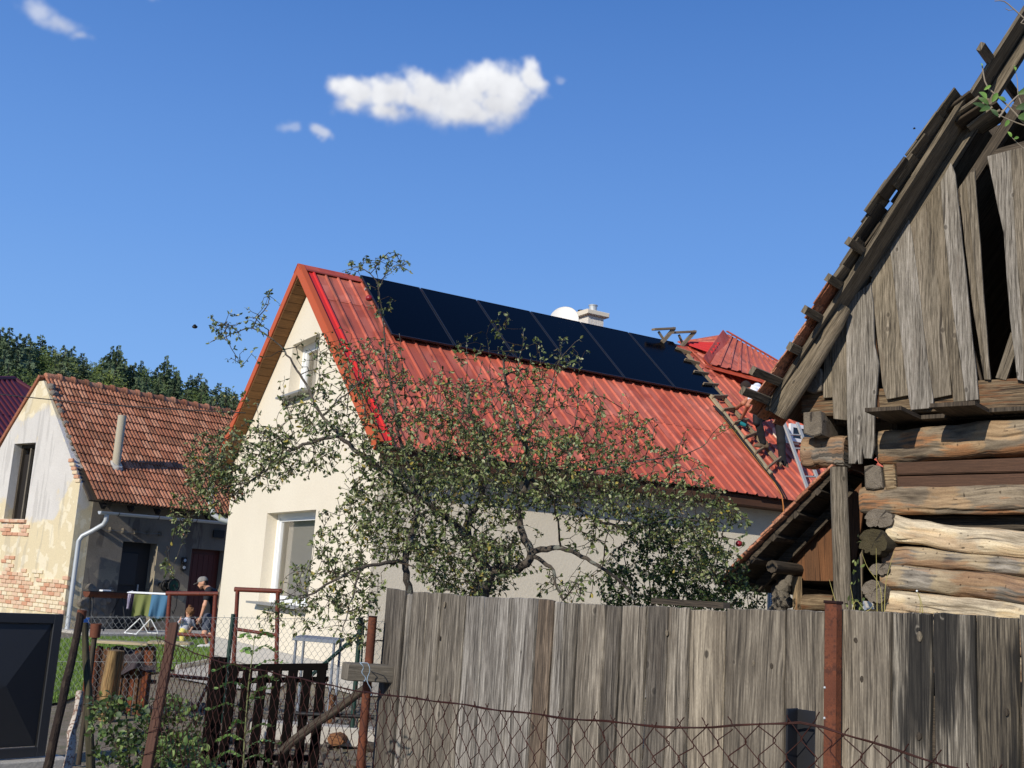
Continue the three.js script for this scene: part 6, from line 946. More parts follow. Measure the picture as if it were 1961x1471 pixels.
  const tg = []; for (const [x, y, rx, ry, n] of blobs) for (let k = 0; k < n * (y > 830 && x > 700 && x < 1100 ? 2.2 : x < 720 && y > 700 ? 1.75 : y < 830 ? 1.2 : 1.7); k++) { const a = R() * 6.283, q = Math.sqrt(R()), px = x + Math.cos(a) * q * rx, py = y + Math.sin(a) * q * ry; if (holes.some(([hx, hy, hrx, hry]) => Math.hypot((px - hx) / hrx, (py - hy) / hry) < 1 && R() < .92)) continue; tg.push(L([px, py, G() * clamp(rx / 110, .35, 1.05)])); }
  for (let i = tg.length - 1; i > 0; i--) { const j = Math.floor(R() * (i + 1)); [tg[i], tg[j]] = [tg[j], tg[i]]; }
  const twigs = grow(nodes, tg, R, .24), parts = [[], [], []], leaves = [];
  for (const w of twigs) {
    const r0 = Math.min(w.r0 ? w.r0 * .75 : 9, w.level === 1 ? .0042 + .006 * Math.min(1, w.L) : w.level === 2 ? .004 : .003), r1 = r0 * .55; w.chain.forEach((n, i) => (n.r = lerp(r0, r1, (i + 1) / w.chain.length)));
    parts[Math.min(2, w.level - 1)].push(tube(w.pts, (f) => lerp(r0, r1, f), w.level === 1 ? 5 : 4, { caps: false }));
  }
  partOf(t, 'twigs', merge(parts.flat()), M.twig, { kind: 'stuff' });
  const ends = new Set(twigs.map((w) => w.chain[w.chain.length - 1])); const cols = ['#5c6a36', '#728044', '#465529', '#8b945c', '#53612f', '#a3a678', '#6c5f3c', '#a8973e', '#8b4f30'];
  for (const n of nodes) { if (n.level === 0 && n.r > .012) continue; const tip = ends.has(n), k = tip ? 3 + Math.floor(R() * 4) : R() < .66 ? 1 + Math.floor(R() * 1.8) : 0; const left = n.p.x + base.x < -2.2, top = n.p.y > 3.0;
    for (let i = 0; i < k; i++) { const c = R(); const ci = c < .9 ? Math.floor(R() * 6) : c < .955 ? 6 : c < (left ? .98 : .992) ? 7 : left ? 8 : 6; leaves.push({ p: n.p.clone().add(V(R() - .5, R() - .5, R() - .5).multiplyScalar(.022)), q: leafTurn(R, n.dir, .45), s: (.45 + .45 * R() + .4 * R() * R()) * (top ? .92 : 1), c: ci, k: Math.floor(R() * 4) }); } }
  console.log('apple twigs', twigs.length, 'leaves', leaves.length);
  putLeaves(t, leaves, [leafGeo(.05, .023, .35, .5), leafGeo(.045, .026, .15, .8), leafGeo(.056, .022, .5, .2), leafGeo(.036, .019, .25, 1.1)], cols, 'leaf');
  for (const [x, y, dz, s, label] of [[707, 571, -.55, .03, 'red apple hanging on the upright shoot before the first panel'], [1415, 1041, -.5, .028, 'dark red apple at the right tip of the tree beside the shed roof']]) {
    const o = at(x, y, D0 + dz), a = thing('apple', label, 'apple', o); const pr = []; for (let i = 0; i <= 14; i++) { const q = i / 14 * Math.PI; pr.push(new THREE.Vector2(Math.sin(q) * (1 + .12 * Math.cos(q)) * s, -Math.cos(q) * s * .92 + (i > 11 ? -.18 * s * (i - 11) / 3 : 0))); } partOf(a, 'fruit', new THREE.LatheGeometry(pr, 18), std({ color: '#8f1c22', roughness: .4 })); partOf(a, 'stalk', rod(V(0, s * .7, 0), V(.006, s * 1.5, 0), .0016, 5), M.bark);
  }
}
// ------------------------------------------------------------------ shrubs, brambles, weeds
function shrub(name, label, cat, D, foot, blobs, nTw, per, geos, cols, seed, o = {}) {
  const R = rng(seed), base = at(foot[0], foot[1], D).setY(0), t = thing(name, label, cat, base), L = (x, y, dz) => at(x, y, D + dz).sub(base), nodes = [], stems = [];
  for (const [x, y] of o.stems) { const tip = L(x, y, (R() - .5) * .5), P = []; const c = new THREE.CatmullRomCurve3([V((R() - .5) * .3, 0, (R() - .5) * .2), V(tip.x * .3, tip.y * .4, tip.z * .4).add(V((R() - .5) * .12, 0, 0)), tip]); c.getSpacedPoints(14).forEach((p, i) => { P.push(p); nodes.push({ p, level: 0, cost: 0, dir: V(0, 1, 0), r: .008 }); }); partOf(t, 'stem', tube(P, (f) => lerp(o.r ?? .012, .004, f), 6), o.stemMat ?? M.twig); }
  const tg = []; const tot = blobs.reduce((s, b) => s + b[2] * b[3], 0); for (const [x, y, rx, ry, dz = .45] of blobs) { const n = Math.round(nTw * rx * ry / tot); for (let k = 0; k < n; k++) { const a = R() * 6.283, q = Math.sqrt(R()); tg.push(L(x + Math.cos(a) * q * rx, y + Math.sin(a) * q * ry, (R() + R() - 1) * dz)); } } tg.sort(() => R() - .5);
  const tw = grow(nodes, tg, R, .2, .05), leaves = []; partOf(t, 'twigs', merge(tw.map((w) => tube(w.pts, .0022, 4, { caps: false }))), o.stemMat ?? M.twig, { kind: 'stuff' });
  for (const n of nodes) { if (n.level === 0) continue; for (let i = 0; i < per; i++) leaves.push({ p: n.p.clone().add(V(R() - .5, R() - .5, R() - .5).multiplyScalar(.03)), q: leafTurn(R, n.dir, o.droop ?? .3), s: .6 + .7 * R(), c: Math.floor(R() * cols.length), k: Math.floor(R() * geos.length) }); }
  putLeaves(t, leaves, geos, cols, 'leaf', o.parts ?? 290); return t;
}
const smallLeaf = [leafGeo(.036, .022, .25, .4, 3), leafGeo(.032, .02, .4, .2, 3)], bramLeaf = [leafGeo(.042, .027, .3, .4), leafGeo(.036, .025, .15, .6)];
shrub('leafy_bush', 'dense dark green bush behind the board fence below the right eave', 'bush', 10.6, [1260, 1300], [[1235, 1100, 80, 75], [1300, 1060, 85, 70], [1260, 1020, 60, 40], [1380, 1110, 55, 60], [1330, 1120, 80, 55], [1180, 1130, 40, 40], [1290, 1160, 130, 30]], 1300, 3, smallLeaf, ['#33461f', '#42582a', '#2b3c1c', '#526934', '#5d7038'], 71, { stems: [[1190, 1040], [1235, 1010], [1280, 1000], [1330, 1040], [1375, 1070], [1400, 1100], [1250, 1080], [1300, 1100]] });
shrub('young_shrub', 'small serrated green shrub showing over the fence beside the blue shutter', 'bush', 10.8, [1440, 1260], [[1425, 1160, 40, 14], [1450, 1140, 22, 18], [1405, 1155, 14, 12]], 60, 2, smallLeaf, ['#4a5a34', '#6b7a4c', '#3d4b2a'], 72, { stems: [[1410, 1150], [1432, 1148], [1452, 1128], [1465, 1150]], parts: 60 });
shrub('bramble', 'tangle of green brambles behind the wire between the posts at lower left', 'bramble', 7.6, [270, 1500], [[235, 1385, 66, 44], [330, 1400, 60, 60], [265, 1445, 95, 36], [360, 1440, 40, 40], [205, 1350, 40, 20], [320, 1345, 34, 16]], 380, 2, bramLeaf, ['#4c6330', '#5f7838', '#3d5226', '#738843', '#33451f'], 73, { stems: [[200, 1345], [240, 1350], [290, 1350], [330, 1340], [370, 1380], [250, 1400], [320, 1400]], droop: .1 });
shrub('bramble', 'low weeds and leaves at the foot of the leaning brown post', 'weeds', 6.7, [400, 1520], [[345, 1440, 40, 32], [400, 1468, 30, 14]], 80, 2, bramLeaf, ['#5f7a36', '#4d652e', '#78904a'], 74, { stems: [[340, 1420], [395, 1450]], droop: .1, parts: 150 });
{ // seedling with feathered leaves in front of the pickets
  const D = 6.5, R = rng(75), base = at(470, 1471, D).setY(0), t = thing('robinia_shoot', 'light green shoot with feathered leaves growing before the black pickets', 'shoot', base), L = (x, y, dz = 0) => at(x, y, D + dz).sub(base), g = leafGeo(.034, .019, .15, .2, 3), cols = ['#6f9440', '#83a84c', '#5a7c34', '#9ab862'].map((c) => leafM({ color: c, transmission: .35 }));
  const stem = [[468, 1560], [466, 1471], [470, 1390], [476, 1310], [484, 1250], [488, 1216]].map(([x, y]) => L(x, y)), c = new THREE.CatmullRomCurve3(stem); partOf(t, 'stem', tube(c.getSpacedPoints(24), (f) => lerp(.007, .002, f), 6), std({ color: '#6e7048', roughness: .8 }));
  const fr = [[[486, 1225], [520, 1222]], [[486, 1228], [462, 1222]], [[482, 1250], [525, 1248]], [[482, 1256], [465, 1250]], [[478, 1284], [414, 1284]], [[478, 1284], [545, 1270]], [[476, 1310], [528, 1304]], [[474, 1318], [418, 1318]], [[472, 1345], [516, 1320]], [[470, 1362], [404, 1358]], [[471, 1360], [500, 1338]], [[469, 1385], [440, 1398]], [[468, 1408], [520, 1392]], [[467, 1418], [418, 1420]], [[467, 1436], [530, 1424]], [[466, 1450], [415, 1452]], [[467, 1455], [515, 1462]]];
  for (const [a, b] of fr) { const A = L(...a), B = L(b[0], b[1], (R() - .5) * .25), mid = A.clone().lerp(B, .5).add(V(0, .035, 0)), q = new THREE.CatmullRomCurve3([A, mid, B]), n = 8, d = B.clone().sub(A).normalize(); partOf(t, 'leaf_stalk', tube(q.getPoints(8), .0016, 4), cols[2]); for (let i = 1; i <= n; i++) for (const s of i === n ? [0] : [-1, 1]) { const p = q.getPoint(i / n), m = partOf(t, 'leaflet', g, cols[Math.floor(R() * 4)]); m.position.copy(p); const dir = s ? V(d.z * s, -.12 + R() * .2, -d.x * s).addScaledVector(d, .4 + R() * .3).add(V(0, s * .2 * (R() - .3), 0)).normalize() : d; m.quaternion.setFromUnitVectors(V(0, 1, 0), dir); m.rotateY((R() - .5) * 1.2 + 1.2); m.scale.setScalar(.75 + R() * .4); } }
}
{ // weeds at the barn's corner
  const D = 9.2, R = rng(81), base = at(1668, 1171, D).setY(0), t = thing('tall_weed', 'thin dry weed stalks and grass at the corner of the log wall', 'weed', base), L = (x, y, dz = 0) => at(x, y, D + dz).sub(base);
  for (const pts of [[[1690, 1180], [1684, 1120], [1662, 1088], [1650, 1058]], [[1680, 1180], [1679, 1110], [1678, 1050]], [[1694, 1180], [1696, 1120], [1704, 1085], [1713, 1056]], [[1628, 1180], [1640, 1150], [1652, 1165]], [[1640, 1190], [1632, 1140], [1628, 1120]], [[1762, 1175], [1762, 1150], [1755, 1130]], [[1610, 1170], [1600, 1150], [1588, 1110]], [[1650, 1175], [1665, 1168], [1674, 1157]], [[1768, 1180], [1764, 1150], [1757, 1134]]]) partOf(t, 'stalk', tube(new THREE.CatmullRomCurve3(pts.map(([x, y]) => L(x, y, -.2))).getSpacedPoints(10), (f) => lerp(.004, .0015, f), 5), M.dryGrass);
  partOf(t, 'flower', new THREE.SphereGeometry(.009, 8, 6).translate(...L(1756, 1132, -.2).toArray()), M.white); const g = leafGeo(.05, .022, .2, .4); for (let k = 0; k < 34; k++) { const m = partOf(t, 'leaf', g, leafM({ color: ['#6d7a3a', '#85904a', '#566430'][k % 3] })), p = k < 22 ? L(1620 + R() * 40, 1150 + R() * 26, -.2 + R() * .1) : L(1628 + R() * 20, 1020 + R() * 100, -.15); m.position.copy(p); m.quaternion.copy(leafTurn(R, V(0, .6, 0), -.3)); m.scale.setScalar(.5 + R() * .6); }
}
{ // twig with large leaves near the camera at the upper right, and a bare one above it
  const D = 3.2, base = at(2030, 260, D), t = thing('leafy_twig', 'green leafy twig reaching in from the right before the barn roof', 'twig', base), L = (x, y, dz = 0) => at(x, y, D + dz).sub(base), tw = (pts, r) => partOf(t, 'twig', tube(new THREE.CatmullRomCurve3(pts.map((q) => L(...q))).getSpacedPoints(14), (f) => lerp(r, r * .5, f), 6), M.twigPale);
  tw([[2030, 300], [1990, 258], [1961, 235], [1936, 208], [1910, 184], [1890, 166], [1884, 145], [1881, 124]], .0042); tw([[2030, 262], [1990, 248], [1961, 240], [1925, 226], [1905, 215], [1893, 205]], .003); tw([[1913, 225], [1935, 197], [1961, 172], [2000, 130]], .003); tw([[1957, 203], [1950, 180], [1948, 150], [1944, 135]], .0022); tw([[2010, 290], [1975, 292], [1950, 275], [1937, 262]], .002); tw([[1975, 235], [1955, 207], [1938, 200]], .002);
  const lf = (x, y, ang, len, wid, fold, tilt, col = 0) => { const m = partOf(t, 'leaf', leafGeo(len, wid, fold, .5, 6), leafM({ color: ['#56782c', '#6f9a38', '#8db84c', '#3e5c22'][col], transmission: .4 })); m.position.copy(L(x, y, -.01)); m.rotation.set(tilt, 0, ang, 'ZXY'); };
  lf(1890, 208, 1.35, .055, .016, .3, .5, 3); lf(1888, 190, .25, .05, .018, .5, -.3, 1); lf(1893, 200, 1.0, .042, .016, .4, .3, 0); lf(1896, 205, 2.1, .05, .017, .35, .6, 0); lf(1900, 195, -.5, .04, .016, .4, .3, 1); lf(1898, 210, -2.4, .035, .014, .4, .4, 3); lf(1946, 208, -1.35, .06, .024, .3, .4, 3); lf(1950, 180, -1.2, .05, .02, .4, .5, 0); lf(1950, 225, -1.45, .06, .03, .25, .2, 0); lf(1945, 135, .2, .02, .008, .4, .2, 2); lf(1937, 262, .6, .022, .01, .4, .3, 2); lf(1942, 266, -1.1, .02, .009, .4, .2, 1); lf(1885, 172, -.9, .03, .01, .4, .3, 2); lf(1881, 126, .1, .012, .005, .3, 0, 2); lf(1912, 186, -2.0, .03, .013, .3, .3, 1); lf(1932, 230, 2.6, .03, .012, .3, .4, 1);
  const b2 = at(2020, 90, 3.0), t2 = thing('bare_twig', 'bare grey twig at the upper right corner against the sky', 'twig', b2); const L2 = (x, y) => at(x, y, 3.0).sub(b2); partOf(t2, 'twig', tube(new THREE.CatmullRomCurve3([[2020, 92], [1985, 55], [1958, 32], [1940, 16], [1922, 2], [1905, 2]].map((q) => L2(...q))).getSpacedPoints(16), (f) => lerp(.0036, .0014, f), 6), M.twigPale); partOf(t2, 'side_twig', tube([[1942, 18], [1932, 20], [1926, 16]].map((q) => L2(...q)), .0012, 5), M.twigPale); partOf(t2, 'side_twig', tube([[1962, 36], [1955, 44], [1962, 46]].map((q) => L2(...q)), .0016, 5), M.twigPale);
}

// ------------------------------------------------------------------ people: one smooth surface from tapered bones
function nets(f, lo, hi, h) {                               // surface nets of f = 0 (negative inside)
  const nx = Math.ceil((hi.x - lo.x) / h) + 2, ny = Math.ceil((hi.y - lo.y) / h) + 2, nz = Math.ceil((hi.z - lo.z) / h) + 2, F = new Float32Array(nx * ny * nz), I = (i, j, k) => (k * ny + j) * nx + i;
  for (let k = 0; k < nz; k++) for (let j = 0; j < ny; j++) for (let i = 0; i < nx; i++) F[I(i, j, k)] = f(lo.x + i * h, lo.y + j * h, lo.z + k * h);
  const id = new Int32Array(nx * ny * nz).fill(-1), pos = [], idx = [], C = [[0, 0, 0], [1, 0, 0], [0, 1, 0], [1, 1, 0], [0, 0, 1], [1, 0, 1], [0, 1, 1], [1, 1, 1]], Ed = [[0, 1], [2, 3], [4, 5], [6, 7], [0, 2], [1, 3], [4, 6], [5, 7], [0, 4], [1, 5], [2, 6], [3, 7]];
  for (let k = 0; k < nz - 1; k++) for (let j = 0; j < ny - 1; j++) for (let i = 0; i < nx - 1; i++) {
    const v = C.map(([a, b, c]) => F[I(i + a, j + b, k + c)]); let n = 0, x = 0, y = 0, z = 0;
    for (const [a, b] of Ed) if (v[a] < 0 !== v[b] < 0) { const t = v[a] / (v[a] - v[b]); x += lerp(C[a][0], C[b][0], t); y += lerp(C[a][1], C[b][1], t); z += lerp(C[a][2], C[b][2], t); n++; }
    if (n) { id[I(i, j, k)] = pos.length / 3; pos.push(lo.x + (i + x / n) * h, lo.y + (j + y / n) * h, lo.z + (k + z / n) * h); }
  }
  const quad = (a, b, c, d, fl) => { if (a < 0 || b < 0 || c < 0 || d < 0) return; fl ? idx.push(a, c, b, a, d, c) : idx.push(a, b, c, a, c, d); };
  for (let k = 1; k < nz - 1; k++) for (let j = 1; j < ny - 1; j++) for (let i = 1; i < nx - 1; i++) {
    const s = F[I(i, j, k)] < 0;
    if (s !== F[I(i + 1, j, k)] < 0) quad(id[I(i, j - 1, k - 1)], id[I(i, j, k - 1)], id[I(i, j, k)], id[I(i, j - 1, k)], !s);
    if (s !== F[I(i, j + 1, k)] < 0) quad(id[I(i - 1, j, k - 1)], id[I(i, j, k - 1)], id[I(i, j, k)], id[I(i - 1, j, k)], s);
    if (s !== F[I(i, j, k + 1)] < 0) quad(id[I(i - 1, j - 1, k)], id[I(i, j - 1, k)], id[I(i, j, k)], id[I(i - 1, j, k)], !s);
  }
  const g = new THREE.BufferGeometry(); g.setAttribute('position', new THREE.Float32BufferAttribute(pos, 3)); g.setIndex(idx); g.computeVertexNormals(); return g;
}
function flesh(bones, h, k = .03, cut) {                     // bones [a, b, ra, rb]; cut(x, y, z) > 0 takes away
  const lo = V(9, 9, 9), hi = V(-9, -9, -9), B = bones.map(([a, b, ra, rb]) => { for (const [p, r] of [[a, ra], [b, rb]]) { lo.min(p.clone().subScalar(r + k + h * 2)); hi.max(p.clone().addScalar(r + k + h * 2)); } const d = b.clone().sub(a); return [a.x, a.y, a.z, d.x, d.y, d.z, d.lengthSq() || 1e-9, ra, rb - ra]; });
  return nets((x, y, z) => { let v = 1e3; for (const [ax, ay, az, dx, dy, dz, l2, ra, dr] of B) { const px = x - ax, py = y - ay, pz = z - az, t = clamp((px * dx + py * dy + pz * dz) / l2), qx = px - t * dx, qy = py - t * dy, qz = pz - t * dz, e = Math.sqrt(qx * qx + qy * qy + qz * qz) - ra - dr * t; if (v > 1e2) v = e; else { const m = Math.max(k - Math.abs(v - e), 0) / k; v = Math.min(v, e) - m * m * k * .25; } } return cut ? Math.max(v, cut(x, y, z)) : v; }, lo, hi, h);
}
function handBones(w, dir, side, s = 1, curl = .6) {          // wrist w, direction of the fingers, direction towards the thumb; fingers bend about side
  const d = dir.clone().normalize(), u = side.clone().addScaledVector(d, -side.dot(d)).normalize(), n = d.clone().cross(u), P = (a, b, c) => w.clone().addScaledVector(d, a * s).addScaledVector(u, b * s).addScaledVector(n, c * s), out = [[P(0, 0, 0), P(.05, .012, 0), .026 * s, .024 * s], [P(.02, -.012, 0), P(.075, -.026, 0), .02 * s, .013 * s], [P(.04, .0, 0), P(.08, .008, 0), .02 * s, .014 * s], [P(.03, .02, 0), P(.08, .028, 0), .018 * s, .013 * s]];
  [[.03, .072], [.01, .08], [-.01, .074], [-.029, .058]].forEach(([b, L], i) => { let p = P(.082 - .006 * Math.abs(i - 1.3), b, 0), a = curl * .5; for (const f of [.45, .32, .25]) { const q = p.clone().addScaledVector(d, Math.cos(a) * L * f * s).addScaledVector(n, Math.sin(a) * L * f * s); out.push([p, q, .0095 * s, .0085 * s]); p = q; a += curl; } });
  let p = P(.022, .028, .004), q = P(.05, .056, .012); out.push([p, q, .012 * s, .0105 * s]); out.push([q, P(.078, .06, .02), .0105 * s, .009 * s]); return out;
}
const headBones = (c, fwd, up, s) => { const r = fwd.clone().cross(up).normalize(), P = (a, b, e) => c.clone().addScaledVector(fwd, a * s).addScaledVector(up, b * s).addScaledVector(r, e * s); return [[P(-.012, .03, 0), P(.02, .03, 0), .082 * s, .078 * s], [P(.02, -.02, 0), P(.05, -.075, 0), .068 * s, .038 * s], [P(.088, .008, 0), P(.108, -.026, 0), .008 * s, .013 * s], [P(.0, -.01, .078), P(-.006, .02, .08), .013 * s, .015 * s], [P(.0, -.01, -.078), P(-.006, .02, -.08), .013 * s, .015 * s], [P(.086, -.055, .012), P(.086, -.055, -.012), .009 * s, .009 * s], [P(.08, .028, .03), P(.08, .028, -.03), .012 * s, .012 * s]]; };
function face(t, c, fwd, up, s) { const r = fwd.clone().cross(up).normalize(); for (const e of [-1, 1]) { const p = c.clone().addScaledVector(fwd, .083 * s).addScaledVector(up, .008 * s).addScaledVector(r, e * .031 * s); partOf(t, 'eye', new THREE.SphereGeometry(.011 * s, 10, 8).translate(p.x, p.y, p.z), M.white); const q = p.clone().addScaledVector(fwd, .0075 * s); partOf(t, 'iris', new THREE.SphereGeometry(.006 * s, 8, 6).translate(q.x, q.y, q.z), M.black); } const m = c.clone().addScaledVector(fwd, .094 * s).addScaledVector(up, -.056 * s); partOf(t, 'mouth', new THREE.SphereGeometry(1, 10, 6).scale(.006 * s, .004 * s, .02 * s).applyQuaternion(new THREE.Quaternion().setFromRotationMatrix(new THREE.Matrix4().makeBasis(fwd, up, r))).translate(m.x, m.y, m.z), std({ color: '#9c5f52' })); }
function shoe(t, heel, toe, mat, s = 1, sole = M.dark) { const d = toe.clone().sub(heel); partOf(t, 'shoe', flesh([[heel.clone().add(V(0, .045 * s, 0)), heel.clone().add(V(0, .09 * s, 0)).addScaledVector(d, .08), .044 * s, .046 * s], [heel.clone().add(V(0, .035 * s, 0)), heel.clone().lerp(toe, .62).add(V(0, .032 * s, 0)), .036 * s, .042 * s], [heel.clone().lerp(toe, .62).add(V(0, .032 * s, 0)), toe.clone().add(V(0, .028 * s, 0)).addScaledVector(d, -.12), .042 * s, .03 * s]], .008, .02, (x, y, z) => heel.y + (toe.y - heel.y) * clamp(((x - heel.x) * d.x + (z - heel.z) * d.z) / (d.x * d.x + d.z * d.z + 1e-9)) + .004 - y), mat); }
const hairCap = (c, fwd, up, s, grow, from) => { const P = (a, b) => c.clone().addScaledVector(fwd, a * s).addScaledVector(up, b * s); return [[P(-.02, .045), P(.008, .05), (.084 + grow) * s, (.08 + grow) * s], [P(-.045, .0), P(-.04, -.04), .06 * s, .045 * s]]; };
{ // man bending towards the child
  const foot = onGround(394, 1241), D = -foot.z, o = foot.clone(), t = thing('person', 'person in grey cap, dark t-shirt and grey shorts bending down towards a small child', 'person', o), J = (x, y, dz = 0) => at(x, y, D + dz).sub(o);
  const hip = J(402, 1182, .05), chest = J(404, 1142, -.02), neck = J(398, 1127, -.06), head = J(389, 1117, -.1), shL = J(400, 1131, -.25), shR = J(409, 1134, .18), elL = J(392, 1159, -.32), elR = J(409, 1163, .16), wrL = J(384, 1183, -.3), wrR = J(395, 1184, .02);
  const hL = J(398, 1183, -.08), hR = J(405, 1185, .14), knL = J(392, 1212, -.2), knR = J(405, 1214, .16), anL = J(396, 1236, -.04), anR = J(408, 1238, .24); anL.y = anR.y = .1;
  const fwd = V(-.9, -.28, .33).normalize(), up = V(-.3, .95, 0).addScaledVector(fwd, 0).normalize(); up.addScaledVector(fwd, -up.dot(fwd)).normalize();
  const arms = [[shL, elL, .05, .04], [elL, wrL, .042, .026], [shR, elR, .05, .04], [elR, wrR, .042, .026]], legs = [[hL, knL, .085, .055], [knL, anL, .056, .036], [hR, knR, .085, .055], [knR, anR, .056, .036]];
  const skin = flesh([...headBones(head, fwd, up, 1), [head.clone().addScaledVector(up, -.06), neck, .05, .056], [neck, chest, .06, .12], [chest, hip, .13, .12], ...arms, ...legs], .014, .035);
  const hands = [flesh(handBones(wrL, V(-.2, -1, .1), V(-.7, 0, .7), 1, .45), .0042, .012), flesh(handBones(wrR, V(-.3, -1, .1), V(-.7, 0, .7), 1, .45), .0042, .012)]; partOf(t, 'body', merge([skin, ...hands]), M.skin); face(t, head, fwd, up, 1);
  partOf(t, 'shirt', flesh([[neck.clone().lerp(chest, .3), chest, .085, .145], [chest, hip, .15, .135], [shL, shL.clone().lerp(elL, .55), .07, .062], [shR, shR.clone().lerp(elR, .55), .07, .062], [shL, shR, .07, .07]], .014, .04), std({ color: '#23242a', roughness: .95 }));
  partOf(t, 'shorts', flesh([[hip, hip.clone().add(V(0, -.06, 0)), .142, .14], [hL, hL.clone().lerp(knL, .72), .1, .085], [hR, hR.clone().lerp(knR, .72), .1, .085]], .014, .03), std({ color: '#4d5260', roughness: .95 }));
  partOf(t, 'hair', flesh(hairCap(head, fwd, up, 1, .004), .01, .02, (x, y, z) => V(x, y, z).sub(head).dot(fwd) * .7 - .02), std({ color: '#3a2a20', roughness: .9 }));
  partOf(t, 'beard', flesh([[head.clone().addScaledVector(up, -.05).addScaledVector(fwd, .03), head.clone().addScaledVector(up, -.085).addScaledVector(fwd, .052), .064, .042]], .008, .01, (x, y, z) => V(x, y, z).sub(head).dot(up) + .052), std({ color: '#5b4030', roughness: .95 }));
  const cap = partOf(t, 'cap', flesh([[head.clone().addScaledVector(up, .045).addScaledVector(fwd, -.012), head.clone().addScaledVector(up, .055).addScaledVector(fwd, .015), .097, .09]], .008, .02, (x, y, z) => .03 - V(x, y, z).sub(head).dot(up)), std({ color: '#8a8680', roughness: .95 }));
  partOf(cap, 'brim', flesh([[head.clone().addScaledVector(up, .04).addScaledVector(fwd, .07), head.clone().addScaledVector(up, .022).addScaledVector(fwd, .15), .062, .048]], .006, .01, (x, y, z) => { const q = V(x, y, z).sub(head), b = q.dot(up) - (.046 - .22 * (q.dot(fwd) - .06)); return Math.max(b - .005, -b - .005); }), std({ color: '#77736d', roughness: .95 }));
  const hd = V(-.8, 0, .55).normalize().multiplyScalar(.19); for (const a of [anL, anR]) { const h = V(a.x, 0, a.z).addScaledVector(hd, -.25); shoe(t, h, h.clone().add(hd.clone().multiplyScalar(1.35)), M.white); }
}
{ // the child
  const foot = onGround(353, 1240), D = -foot.z, o = foot.clone(), s = .62, t = thing('person', 'small child with curly fair hair, pale grey shirt and yellow trousers on the lawn', 'person', o), J = (x, y, dz = 0) => at(x, y, D + dz).sub(o);
  const head = J(363, 1174, 0), neck = J(360, 1185, .02), chest = J(358, 1192, .02), hip = J(353, 1207, .02), fwd = V(-.8, -.1, -.55).normalize(), up = V(0, 1, 0).addScaledVector(fwd, .1).normalize();
  const shL = J(348, 1188, -.08), shR = J(368, 1190, .08), elL = J(343, 1193, -.12), elR = J(370, 1199, .1), wrL = J(346, 1187, -.22), wrR = J(366, 1206, -.02), hL = J(349, 1210, -.06), hR = J(358, 1210, .08), kL = J(349, 1226, -.06), kR = J(359, 1225, .1), aL = J(351, 1238, -.03), aR = J(360, 1238, .12); aL.y = aR.y = .06;
  partOf(t, 'body', merge([flesh([...headBones(head, fwd, up, .88), [head.clone().addScaledVector(up, -.05), neck, .036, .04], [neck, chest, .04, .075], [chest, hip, .08, .085], [shL, elL, .032, .027], [elL, wrL, .027, .02], [shR, elR, .032, .027], [elR, wrR, .027, .02], [hL, kL, .055, .04], [kL, aL, .04, .028], [hR, kR, .055, .04], [kR, aR, .04, .028]], .01, .025), flesh(handBones(wrL, V(-.3, .4, -.5), V(0, 1, 0), .6, .4), .003, .008), flesh(handBones(wrR, V(-.2, -1, 0), V(-.7, 0, .7), .6, .4), .003, .008)]), M.skin); face(t, head, fwd, up, .88);
  partOf(t, 'shirt', flesh([[neck, chest, .055, .092], [chest, hip.clone().add(V(0, .03, 0)), .094, .1], [shL, elL, .046, .042], [shR, elR, .046, .042]], .01, .03), std({ color: '#b9bcc8', roughness: .95 }));
  partOf(t, 'trousers', flesh([[hip.clone().add(V(0, .02, 0)), hip.clone().add(V(0, -.05, 0)), .098, .098], [hL, kL, .068, .056], [hR, kR, .068, .056]], .01, .025), std({ color: '#dcd072', roughness: .95 }));
  const hr = partOf(t, 'hair', rough(flesh(hairCap(head, fwd, up, .88, .016), .009, .02, (x, y, z) => V(x, y, z).sub(head).dot(fwd) * .8 - .03), .03, 34, 6), std({ color: '#7d5a3c', roughness: .95 })); partOf(hr, 'tuft', rough(new THREE.IcosahedronGeometry(.035, 2), .03, 40, 3).translate(head.x - .01, head.y + .135, head.z), std({ color: '#6f4a2c', roughness: .95 }));
  const hd = V(-.8, 0, -.5).normalize().multiplyScalar(.1); for (const a of [aL, aR]) { const h = V(a.x, 0, a.z).addScaledVector(hd, -.25); shoe(t, h, h.clone().addScaledVector(hd, 1.3), M.white, .58); }
}
